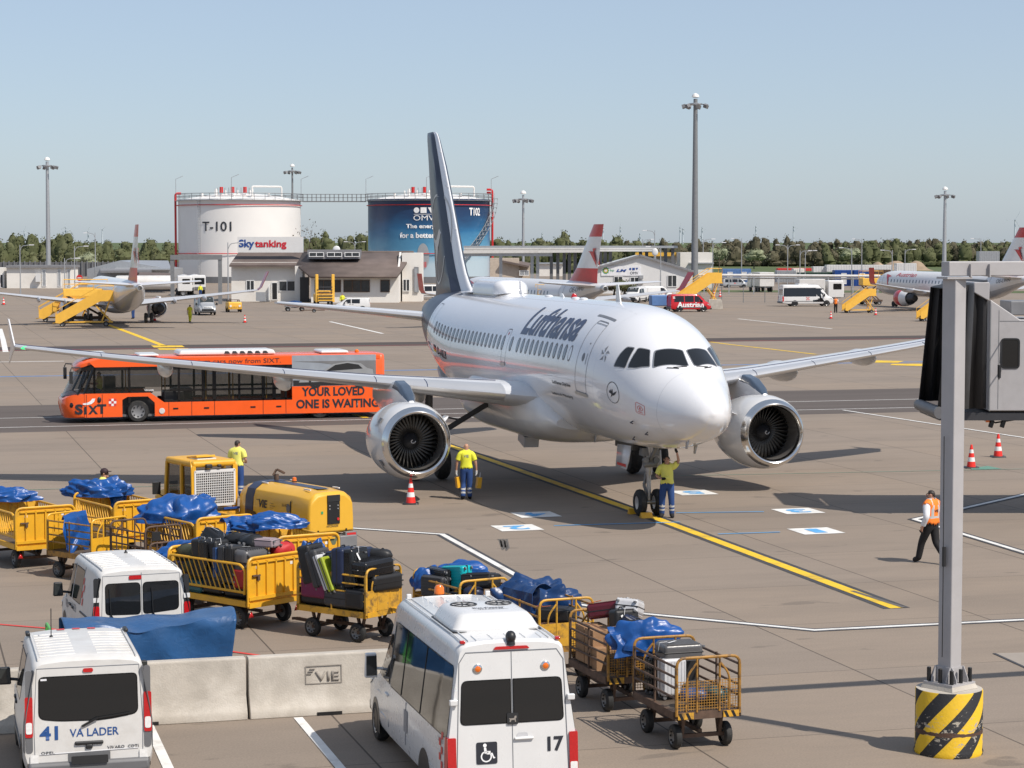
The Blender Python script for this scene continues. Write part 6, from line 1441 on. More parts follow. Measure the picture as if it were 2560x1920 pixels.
for x, y in ((-h+.45, .42), (-h+.45, -.42), (h-1.0, .42), (h-1.0, -.42)):
    MB().box((x, y, 1.725), (.3, .03, .03)).build('edge_strip', M_('white_cloth'), GU)
o = MB().lathe([(0, .07), (.03, .07)], (h-1.25, -.3, 1.71), (0, 0, 1), 14).build('beacon', M_('black'), GU); q = MB().lathe([(.03, .06), (.11, .055), (.13, .02)], (h-1.25, -.3, 1.71), (0, 0, 1), 14).build('beacon_lens', M_('amber_lamp')); link_child(q, o)
mb = MB(); mb.cyl((h-.7, -.1, 1.7), (h-.7, -.1, 1.88), .06); mb.box((h-.75, -.2, 1.95), (.05, .3, .05), R=rotm(.4, 0, .3)); mb.cyl((h-.7, .0, 1.86), (h-.7, -.1, 2.0), .03); mb.build('hose_coupling', M_('rust'), GU)
for y in (.4, -.42): MB().box((-h-.01, y, .72), (.03, .03, .05)).build('canopy_catch', M_('black'), GU)
# ---------------------------------------------------------------- cones, people, chocks, gantry post and boarding bridge
def cone(label, loc, h=.78, lean=0):
    t = thing('traffic_cone', label, 'traffic cone', loc, 0, 'red and white traffic cones'); r = lambda z: .155-.125*z/h
    MB().prism(rpoly([(-.24, -.24), (.24, -.24), (.24, .24), (-.24, .24)], .07, 3), lambda u, v: (u, v, 0), lambda u, v: (u*.93, v*.93, .045)).build('base', M_('plastic_black'), t)
    zs = [.045, .22, .36, .50, .62, h]
    mb = MB(); mb.lathe([(z, r(z)+(.004 if i in (1, 2, 3, 4) else 0)) for i, z in enumerate(zs)], (0, 0, 0), (0, 0, 1), 24, mf=lambda i: 1 if i in (1, 3) else 0)
    mb.build('cone_body', [M_('cone_red'), M_('cone_white')], t); return t
c0 = cone('red and white cone standing under the near engine', G(1027, 1260))
def cn(label, px, py, s=1):
    c = dup(c0, label, G(px, py)); c.scale = (s, s, s); return c
cn('red and white cone right of the gantry post, nearest the boarding bridge', 2495, 1143, 1.1); cn('red and white cone half hidden by the gantry post', 2428, 1170, 1.05)
cn('lone cone on the apron beyond the bus, right of the silver van', 612, 807); cn('cone beside the orange vested figure near the right parked jet', 2077, 797); cn('cone beside the engine of the right parked jet', 2189, 788)
cn('cone under the engine of the left parked jet', 387, 802); cn('left cone of the pair before the yellow ramp', 1785, 744, 1.3); cn('right cone of the pair before the yellow ramp', 1800, 743, 1.3)
cn('red and white marker post at the far left apron edge', 9, 762, 1.2)
# ---- people
from mathutils.bvhtree import BVHTree
from mathutils.kdtree import KDTree
SEG = {}
def person(label, loc, rz, J=None, h=1.78, top='hivis_yellow', legs='work_blue', boots='black_cloth', hair='hair_dark', bands=True, vest=None, gloves=None, sleeve='short', hi=True, skinm='skin', back_text=None, bald=False, cap=None):
    t = thing('person', label, 'person', loc, rz, None, h/1.78)
    j = dict(pelvis=(0, 0, .96), waist=(0, .0, 1.10), chest=(0, -.005, 1.30), nb=(0, -.015, 1.46), neck=(0, .005, 1.535), head=(0, .02, 1.64), crown=(0, .01, 1.735),
             hipL=(-.095, 0, .90), kneeL=(-.105, .02, .50), ankL=(-.105, -.02, .09), toeL=(-.125, .13, .035), hipR=(.095, 0, .90), kneeR=(.105, .02, .50), ankR=(.105, -.02, .09), toeR=(.125, .13, .035),
             shL=(-.19, -.01, 1.41), elL=(-.26, -.03, 1.14), wrL=(-.27, .06, .90), paL=(-.27, .09, .83), shR=(.19, -.01, 1.41), elR=(.26, -.03, 1.14), wrR=(.27, .06, .90), paR=(.27, .09, .83))
    j.update(J or {})
    rad = dict(pelvis=(.155, .115), waist=(.15, .11), chest=(.165, .118), nb=(.085, .075), neck=(.056, .058), head=(.082, .098), crown=(.055, .065), shL=(.068, .068), shR=(.068, .068), elL=(.045, .045), elR=(.045, .045), wrL=(.03, .028), wrR=(.03, .028), paL=(.042, .02), paR=(.042, .02),
               hipL=(.098, .1), hipR=(.098, .1), kneeL=(.066, .068), kneeR=(.066, .068), ankL=(.052, .056), ankR=(.052, .056), toeL=(.045, .032), toeR=(.045, .032))
    E = [('pelvis', 'waist'), ('waist', 'chest'), ('chest', 'nb'), ('nb', 'neck'), ('neck', 'head'), ('head', 'crown')]
    for s in 'LR': E += [('nb', 'sh'+s), ('sh'+s, 'el'+s), ('el'+s, 'wr'+s), ('wr'+s, 'pa'+s), ('pelvis', 'hip'+s), ('hip'+s, 'knee'+s), ('knee'+s, 'ank'+s), ('ank'+s, 'toe'+s)]
    names = [n for n in j if n != 'look']; pos = [Vector(j[n]) for n in names]; rr = [rad[n] for n in names]; ed = [(names.index(a), names.index(b)) for a, b in E]
    if hi:                                  # five fingers on each hand, curled, of unequal length
        for s, sg in (('L', -1), ('R', 1)):
            w, p = Vector(j['wr'+s]), Vector(j['pa'+s]); d = (p-w).normalized(); side = Vector((0, 1, 0)); side = (side-d*side.dot(d)).normalized() if abs(d.y) < .95 else Vector((1, 0, 0)); nrm = d.cross(side)*sg
            for k, (o, L_) in enumerate(((.030, .070), (.010, .080), (-.010, .074), (-.030, .058))):
                b = len(pos); a1 = p+d*.03+side*o; pos += [a1, a1+d*L_*.5-nrm*.006, a1+d*L_*.82-nrm*.028]; rr += [(.010, .010), (.009, .009), (.008, .008)]; ed += [(names.index('pa'+s), b), (b, b+1), (b+1, b+2)]
            b = len(pos); a1 = p-d*.015+side*.045; pos += [a1, a1+d*.035+side*.016-nrm*.012]; rr += [(.012, .012), (.009, .009)]; ed += [(names.index('pa'+s), b), (b, b+1)]
    hd, nk = Vector(j['head']), Vector(j['neck']); look = Vector(j.get('look', (0, 1, 0))).normalized() if 'look' in j else Vector((0, 1, 0))
    me = bpy.data.meshes.new('p'); me.from_pydata(pos, ed, []); o = bpy.data.objects.new('p', me); COL.objects.link(o)
    sk = o.modifiers.new('s', 'SKIN'); sk.use_smooth_shade = True; su = o.modifiers.new('u', 'SUBSURF'); su.levels = su.render_levels = 2 if hi else 1
    for i, v in enumerate(me.skin_vertices[0].data): v.radius = rr[i]; v.use_root = (i == 0)
    bpy.context.view_layer.update(); dg = bpy.context.evaluated_depsgraph_get(); full = bpy.data.meshes.new_from_object(o.evaluated_get(dg)); bpy.data.objects.remove(o)
    # nearest bone for every face
    nb_ = len(E); segs = [(Vector(j[a]), Vector(j[b]), a, b) for a, b in E]
    def near(c):
        best = None
        for a, b, na, nb2 in segs:
            ab = b-a; u = max(0, min(1, (c-a).dot(ab)/ab.length_squared)); dd = (c-a-ab*u).length/(rad[na][0]*(1-u)+rad[nb2][0]*u)
            if best is None or dd < best[0]: best = (dd, na, nb2, u)
        return best
    fs = []
    for p in full.polygons: fs.append((p.index, near(p.center)))
    body = newmesh('body', full, M_(skinm), t)
    full.polygons.foreach_set('use_smooth', [True]*len(full.polygons))
    # head features on the body mesh: nose, ears
    bm = bmesh.new(); bm.from_mesh(full); right = look.cross(Vector((0, 0, 1))).normalized()
    for c, s_ in ((hd+look*.102+Vector((0, 0, -.01)), (.014, .02, .024)), (hd+right*.085, (.012, .022, .032)), (hd-right*.085, (.012, .022, .032)), (hd+look*.085+Vector((0, 0, -.075)), (.03, .028, .028))):
        bmesh.ops.create_icosphere(bm, subdivisions=2, radius=1, matrix=Matrix.Translation(c) @ Matrix((right, look, (0, 0, 1))).transposed().to_4x4() @ Matrix.Diagonal((*s_, 1)))
    bm.to_mesh(full); bm.free(); full.polygons.foreach_set('use_smooth', [True]*len(full.polygons))
    src = full; vn = [v.normal.copy() for v in src.vertices]
    def cloth(name, sel, off, m, mf=None):
        idx = [i for i, n in fs if sel(n, src.polygons[i].center)]
        if not idx: return None
        mp = {}; vs = []; ff = []
        for i in idx:
            f = []
            for vi in src.polygons[i].vertices:
                if vi not in mp: mp[vi] = len(vs); vs.append(src.vertices[vi].co+vn[vi]*off)
                f.append(mp[vi])
            ff.append(f)
        m2 = bpy.data.meshes.new(name); m2.from_pydata(vs, [], ff); m2.polygons.foreach_set('use_smooth', [True]*len(ff))
        if mf: m2.polygons.foreach_set('material_index', [mf(p.center) for p in m2.polygons])
        ob = newmesh(name, m2, [M_(x) for x in m] if isinstance(m, tuple) else M_(m), t)
        k = ob.modifiers.new('solid', 'SOLIDIFY'); k.thickness = .008; k.offset = 1; return ob
    torso = lambda n: n[1] in ('waist', 'chest', 'pelvis') and n[2] in ('waist', 'chest', 'nb') or (n[1] == 'nb' and n[2].startswith('sh'))
    arm = lambda n, lim: n[1].startswith('sh') and n[3] < lim or (sleeve == 'long' and (n[1].startswith('sh') or (n[1].startswith('el') and n[3] < .92)))
    leg = lambda n: n[2].startswith('hip') or n[1].startswith('hip') or (n[1].startswith('knee') and n[3] < .97) or (n[1] == 'pelvis' and n[2] == 'waist' and n[3] < .25)
    cloth('trousers', lambda n, c: leg(n), .014, (legs, 'reflect'), (lambda c: 1 if (.20 < c.z < .255 or .31 < c.z < .365) else 0) if bands else None)
    shirt = cloth('shirt', lambda n, c: (torso(n) and not (n[1] == 'pelvis' and n[3] < .12)) or arm(n, .72), .024, top)
    cloth('boots', lambda n, c: n[1].startswith('ank') or (n[1].startswith('knee') and n[3] >= .93), .012, boots)
    for s in 'LR' if gloves else '': cloth('glove', lambda n, c: n[1] == 'wr'+s, .004, gloves)
    if vest: cloth('vest', lambda n, c: (torso(n) and not (n[1] == 'pelvis' and n[3] < .05)), .038, (vest, 'reflect'), lambda c: 1 if (1.10 < c.z < 1.15 or (.075 < abs(c.x) < .115 and c.z > 1.15)) else 0)
    if not bald: cloth('hair', lambda n, c: n[1] in ('head', 'neck') and n[2] in ('crown', 'head') and ((c-hd).dot(look) < .045-(.10 if c.z < hd.z+.02 else 0)*1.0 or c.z > hd.z+.075) and c.z > hd.z-.045, .012, hair)
    if cap:
        cc = MB(); cc.sphere(hd+Vector((0, 0, .045)), .108, 16, 0, (.92, 1.05, .95)); cc.prism(rpoly([(-.075, .06), (.075, .06), (.07, .19), (-.07, .19)], .05, 4), lambda u, v: hd+right*u+look*v+Vector((0, 0, .05)), lambda u, v: hd+right*u+look*v+Vector((0, 0, .062))); cc.build('cap', M_(cap), t)
    if hi:
        for s_ in (-1, 1): MB().sphere(hd+look*.088+right*.032*s_+Vector((0, 0, .022)), .011, 8).build('eye', M_('black'), t)
        MB().box(hd+look*.098+Vector((0, 0, -.05)), (.045, .012, .008)).build('mouth', mat('lips', (.30, .12, .10), .6), t)
    if back_text and shirt:
        s, z, w, m = back_text; tgt = [q for q in KIDS[t.name] if q.name.startswith('vest')] or [shirt]; d2 = tgt[0].data
        bv = BVHTree.FromPolygons([v.co for v in d2.vertices], [p.vertices[:] for p in d2.polygons])
        def f(u, v):
            h_ = bv.ray_cast(Vector((u, -1, z+v)), Vector((0, 1, 0)))[0]; return Vector((u, (h_.y if h_ else -.15)-.016, z+v))
        decal('back_lettering', fitw(text2d(s, 1, .02), w), f, M_(m), t, .04)
    return t
def chock(label, loc, rot=(0, 0, 0), hang=False, s=(.3, .2, .16)):
    t = thing('wheel_chock', label, 'wheel chock', loc); t.rotation_euler = rot; a, b, c = s
    MB().prism([(-b/2, 0), (b/2, 0), (.02, c), (-.02, c)], lambda u, v: (-a/2, u, v), lambda u, v: (a/2, u, v)).build('wedge', M_('yellow'), t, bevel=.01)
    if hang: MB().tube([(-a/2+.0, -.02, c*.5), (-a/2-.13, 0, c*.5), (-a/2-.15, .0, c*.5), (-a/2, .02, c*.5)], .006, 5).build('rope', M_('white_cloth'), t)
    return t
# man in the orange vest, striding away to the left
p = G(2327, 1409); person('person in orange hi-vis vest and black trousers striding past the gantry post', (p.x, p.y, 0), R_(38), dict(kneeL=(-.10, .20, .50), ankL=(-.10, .30, .10), toeL=(-.11, .44, .05), kneeR=(.10, -.06, .51), ankR=(.10, -.38, .13), toeR=(.11, -.28, .035), elL=(-.28, -.10, 1.15), wrL=(-.27, .02, .92), paL=(-.27, .05, .85), elR=(.27, -.06, 1.15), wrR=(.25, .10, .94), paR=(.24, .15, .88), look=(-.6, .8, 0)),
    h=1.84, top='white_cloth', legs='black_cloth', vest='hivis_orange', bands=False, sleeve='long', back_text=('VIE', 1.27, .13, 'text_dark'))
# man at the nose gear, facing us, one arm raised to the panel
p = G(1667, 1294); person('person in yellow shirt and blue trousers reaching up to the fuselage beside the nose gear', (p.x, p.y, 0), R_(172), dict(shL=(-.20, -.01, 1.44), elL=(-.33, .02, 1.62), wrL=(-.28, .05, 1.86), paL=(-.25, .06, 1.93), elR=(.30, -.02, 1.16), wrR=(.12, .20, 1.12), paR=(.05, .23, 1.13), hipL=(-.10, 0, .9), ankL=(-.14, -.02, .09), ankR=(.14, -.02, .09), toeL=(-.17, .12, .035), toeR=(.17, .12, .035), kneeL=(-.13, .02, .5), kneeR=(.13, .02, .5)),
    h=1.80, top='pale_yellow', gloves='black_cloth')
# bald man carrying chocks, seen from behind
p = G(1166, 1249); bald = person('bald person in bright yellow shirt walking away with a yellow chock in each hand', (p.x, p.y, 0), R_(0), dict(kneeL=(-.10, .06, .50), ankL=(-.10, -.08, .10), kneeR=(.10, .02, .5), ankR=(.10, .08, .09), toeR=(.11, .22, .035), elL=(-.29, -.03, 1.15), wrL=(-.31, .02, .90), paL=(-.31, .02, .83), elR=(.29, -.03, 1.15), wrR=(.31, .02, .90), paR=(.31, .02, .83)),
    h=1.76, bald=True, gloves='reflect', back_text=('VIE', 1.36, .16, 'text_grey'))
for sx, lb in ((-1, 'yellow chock hanging from the left hand of the bald person'), (1, 'yellow chock hanging from the right hand of the bald person')): chock(lb, (p.x+sx*.315, p.y+.02, .52), (0, R_(90)+.12*sx, R_(20)), True, (.34, .2, .16))
# man behind the tractor
p = G(590, 1215); person('person in pale yellow shirt seen from behind beyond the tow tractor', (-8.45, 67.5, 0), R_(-14), dict(elL=(-.27, .05, 1.16), wrL=(-.16, .20, 1.05), paL=(-.10, .24, 1.04), elR=(.27, -.02, 1.16), wrR=(.22, .20, 1.06), paR=(.16, .25, 1.05)), h=1.80, top='pale_yellow', back_text=('VIE', 1.36, .15, 'text_grey'))
person('person in dark cap behind the blue tarpaulin on the yellow cart', (-10.95, 58.8, 0), R_(-90), None, h=1.80, top='pale_yellow', cap='cap_dark')
# far figures
p = G(475, 806); person('person in lime hi-vis shirt and shorts walking left of the silver van', p, R_(-15), dict(kneeL=(-.1, .10, .5), ankL=(-.1, .12, .09), toeL=(-.1, .26, .04), ankR=(.1, -.2, .12), toeR=(.1, -.08, .04)), h=1.76, legs='hivis_yellow', hi=False, bands=False)
p = G(2089, 782); person('person in orange vest and black trousers standing by the white minibus', p, R_(170), None, h=1.8, top='white_cloth', legs='black_cloth', vest='hivis_orange', hi=False, bands=False)
p = G(333, 797); person('person in blue overalls leaning under the rear of the left parked jet', p, R_(60), dict(chest=(0, .12, 1.27), nb=(0, .25, 1.38), neck=(0, .3, 1.44), head=(0, .36, 1.52), crown=(0, .38, 1.61), shL=(-.18, .22, 1.34), shR=(.18, .22, 1.34), elL=(-.24, .36, 1.14), elR=(.24, .36, 1.14), wrL=(-.2, .48, .95), wrR=(.2, .48, .95), paL=(-.2, .5, .88), paR=(.2, .5, .88)), top='work_blue', hi=False, bands=False)
p = G(853, 772); person('person in hi-vis jacket standing behind the open car door', (p.x, p.y+1.8, 0), R_(180), None, sleeve='long', hi=False, bands=False, legs='black_cloth')
p = G(501, 742); person('person in hi-vis jacket near the fuel trucks', (p.x, p.y, 0), R_(180), None, sleeve='long', hi=False, bands=False)
bp = BUS.matrix_basis @ Vector((5.45, .55, .45)); person('person in green shirt sitting at the wheel of the orange bus', bp, PI+TH-PI/2, dict(kneeL=(-.1, .42, .95), ankL=(-.1, .48, .5), toeL=(-.1, .6, .46), kneeR=(.1, .42, .95), ankR=(.1, .48, .5), toeR=(.1, .6, .46), elL=(-.24, .15, 1.2), wrL=(-.18, .40, 1.22), paL=(-.18, .46, 1.24), elR=(.24, .15, 1.2), wrR=(.18, .40, 1.22), paR=(.18, .46, 1.24)), top='pale_yellow', hi=False, bands=False)
NL = lambda x, y, z=0: JET.matrix_basis @ Vector((x, y, z))
chock('yellow chock in front of the nose wheel', NL(-.52, .26), (0, 0, PI/2+.279+PI/2), False, (.34, .22, .16)); chock('yellow chock behind the nose wheel', NL(.48, .28), (0, 0, PI/2+.279+PI/2), False, (.34, .22, .16))
# ---- gantry post on its striped base
q = NT('hazard_stripes'); co = q.obj(); sx = q.n('SeparateXYZ'); q.set(sx.inputs[0], co)
an = q.math('ARCTAN2', sx.outputs[1], sx.outputs[0]); st = q.math('FRACT', q.math('ADD', q.math('MULTIPLY', an, .90), q.math('MULTIPLY', sx.outputs[2], -1.62)))
bw = q.mix(q.math('GREATER_THAN', st, .52), (.72, .45, .015, 1), (.018, .018, .02, 1))
wear = q.noise(q.mapping(co, sc=(1, 1, 2.2)), 7, 6, .7, .6); zc = q.math('ABSOLUTE', q.math('SUBTRACT', sx.outputs[2], .40)); near_ = q.math('MULTIPLY', q.math('SUBTRACT', .30, zc), .28)
bw = q.mix(q.math('GREATER_THAN', q.math('ADD', wear, near_), .63), bw, (.36, .32, .26, 1))
rust_ = q.math('LESS_THAN', q.math('ADD', q.math('ABSOLUTE', q.math('SUBTRACT', sx.outputs[2], .36)), q.math('MULTIPLY', q.math('SUBTRACT', q.noise(co, 5, 4), .5), .08)), .032)
bw = q.mix(rust_, bw, (.07, .035, .02, 1)); q.set(q.b.inputs['Base Color'], bw); q.b.inputs['Roughness'].default_value = .6; q.bump(q.noise(co, 25, 4), .3); MATS['hazard_stripes'] = q.m
GPO = thing('gantry_post', 'grey square steel post with horizontal beam on a yellow and black striped concrete base', 'post', (6.74, 33.6, 0), 0)
MB().lathe([(0, .52), (.04, .53), (.08, .515), (.98, .515), (1.0, .505)], (0, 0, 0), (0, 0, 1), 56).build('striped_base', M_('hazard_stripes'), GPO)
MB().lathe([(1.0, .503), (1.006, .0)], (0, 0, 0), (0, 0, 1), 48, cap=False).build('base_top', M_('concrete'), GPO)
RP = rotm(0, 0, R_(40)); MB().box((0, 0, 1.04), (.62, .62, .07), R=RP, taper=.9).build('grout_pad', M_('concrete'), GPO); MB().box((0, 0, 1.09), (.56, .56, .03), R=RP).build('foot_plate', M_('jet_grey'), GPO)
MB().box((0, 0, 4.2), (.255, .255, 6.2), R=RP).build('post', M_('jet_grey'), GPO, bevel=.012)
for k, a in enumerate((0, PI/2, PI, -PI/2)):
    Rk = rotm(0, 0, R_(40)+a); mb = MB(); mb.prism([(.10, 1.1), (.25, 1.1), (.25, 1.16), (.17, 1.34), (-.17, 1.34), (-.25, 1.16), (-.25, 1.1)], lambda u, v: Rk @ Vector((.131, u, v)), lambda u, v: Rk @ Vector((.145, u, v))); mb.build('gusset', M_('jet_grey'), GPO)
for x in (-.22, 0, .22):
    for y in (-.22, .22): MB().cyl(RP @ Vector((x, y, 1.1)), RP @ Vector((x, y, 1.32)), .032, n=14).build('bolt_cap', M_('black'), GPO, bevel=.006)
for y in (0,):
    for x in (-.22, .22): MB().cyl(RP @ Vector((x, y, 1.1)), RP @ Vector((x, y, 1.32)), .032, n=14).build('bolt_cap', M_('black'), GPO, bevel=.006)
bd = Vector((.96, .28, 0)).normalized()
MB().box((0, 0, 7.31), (.42, .36, .03), R=rotm(0, 0, math.atan2(bd.y, bd.x))).build('head_plate', M_('jet_grey'), GPO)
MB().bar(Vector((0, 0, 7.45))-bd*.16, Vector((0, 0, 7.45))+bd*9, .26, .22).build('beam', M_('jet_grey'), GPO, bevel=.012)
mb = MB()
for k in (.18, .50): mb.box(Vector((0, 0, 7.44))+bd*k+Vector((.05, -.15, -.02)), (.02, .06, .2), R=rotm(0, 0, math.atan2(bd.y, bd.x)))
mb.build('stiffener', M_('jet_grey'), GPO); mb = MB(); mb.cyl((-.13, -.12, 2.9), (-.13, -.12, 3.2), .03); mb.tube([(-.14, -.13, 1.5), (-.14, -.13, 2.6), (-.15, -.12, 4.9)], .008, 5); mb.build('cable', M_('plastic_black'), GPO)
# ---- boarding bridge head
JB = thing('boarding_bridge', 'grey boarding bridge cab with black bellows and a rounded side window', 'boarding bridge', (0, 0, 0))
Y0 = 62.0; X = lambda px: (px-1280)/CAM_F*Y0; Z = lambda py: CAM_H-(py-604)/CAM_F*Y0
mb = MB(); mb.prism([(X(2475), Z(1028)), (X(3300), Z(1028)), (X(3300), Z(800)), (X(2553), Z(800)), (X(2475), Z(748))], lambda u, v: (u, Y0, v), lambda u, v: (u, Y0+3.1, v)); mb.build('cab', M_('jet_grey'), JB, bevel=.03)
mb = MB(); mb.prism([(X(2432), Z(705)), (X(2471), Z(705)), (X(2471), Z(752)), (X(2432), Z(730))], lambda u, v: (u, Y0-.12, v), lambda u, v: (u, Y0+3.2, v)); mb.build('canopy_arch', M_('jet_grey'), JB, bevel=.02)
mb = MB(); n = 9
for i in range(n):
    a = i/(n-1); x0 = X(2470)+(X(2348)-X(2470))*a; x1 = X(2470)+(X(2376)-X(2470))*a; k = .16 if i % 2 else 0
    mb_pts = [(x0, Y0+.1-k, Z(1022)), (x1, Y0+.1-k, Z(722)+(.25*(1-a))), (x1, Y0+3.0+k, Z(722)+(.25*(1-a))), (x0, Y0+3.0+k, Z(1022))]
    mb.v += [tuple(p_) for p_ in mb_pts]
for i in range(n-1):
    for k in range(3): mb.f.append([i*4+k, i*4+k+1, (i+1)*4+k+1, (i+1)*4+k]); mb.m.append(1 if i in (3,) and k == 0 else 0); mb.s.append(False)
mb.build('bellows', [mat('bellows_black', (.022, .022, .024), .6), M_('grey_steel')], JB, solid=.03)
MB().tube([(X(2352), Y0-.05, Z(1032)), (X(2352), Y0+3.1, Z(1032))], .17, 12).build('bumper', M_('plastic_grey'), JB)
MB().box(((X(2352)+X(3300))/2, Y0+1.55, Z(1042)), (X(3300)-X(2352), 3.0, .22)).build('floor_frame', M_('dark_metal'), JB)
wn_ = decal('side_window', bm2d([rrect(X(2527), Z(883), .48, .80, .1, 5)]), lambda u, v: Vector((u, Y0-.008, v)), M_('glass_dark'), JB)
o = decal('window_frame', outline(rrect(X(2527), Z(883), .54, .86, .12, 5), .05), lambda u, v: Vector((u, Y0-.012, v)), M_('black'), None, thick=.02); link_child(o, wn_)
mb = MB(); mb.tube([(X(2504), Y0, Z(853)), (X(2492), Y0-.55, Z(880)), (X(2490), Y0-.6, Z(905))], .02, 6); mb.box((X(2488), Y0-.62, Z(925)), (.05, .22, .36)); mb.tube([(X(2488), Y0-.6, Z(944)), (X(2504), Y0, Z(925))], .02, 6); mb.build('mirror', M_('plastic_black'), JB)
mb = MB(); mb.box((X(2475)+.02, Y0-.004, (Z(1028)+Z(760))/2), (.03, .01, Z(760)-Z(1028))); mb.box((X(2498), Y0-.004, (Z(1028)+Z(770))/2), (.012, .008, Z(780)-Z(1028))); mb.box((X(2540), Y0-.004, Z(802)), (X(2580)-X(2500), .008, .012)); mb.build('panel_joint', M_('grey_steel'), JB)
for px in (2488, 2517): MB().box((X(px), Y0+.3, Z(1062)), (.12, .12, .22), R=rotm(0, .3, 0)).build('floodlight', M_('black'), JB, bevel=.02)
MB().box((X(2476), Y0+.2, Z(1052)), (.1, .1, .12)).build('amber_lamp', M_('amber_lamp'), JB); mb = MB(); mb.tube([(X(2440), Y0+.5, Z(1045)), (X(2500), Y0+.4, Z(1060)), (X(2570), Y0+.5, Z(1050)), (X(2600), Y0+.4, Z(1066))], .025, 6); mb.build('cable', M_('black'), JB)
mb = MB(); mb.box((X(2900), Y0+1.5, 1.5), (.8, 2.2, 3)); mb.box((X(2900), Y0+1.5, .4), (1.2, 2.6, .7)); mb.build('support_column', M_('jet_grey'), JB)
MB().box((X(3300)+5, Y0+1.55, Z(910)), (10.4, 2.7, 2.3)).build('tunnel', M_('jet_grey'), JB)
MB().box((X(2560)+.2, Y0+1.5, Z(772)), (.8, 1.4, .4)).build('roof_unit', M_('steel_grey'), JB, bevel=.03)
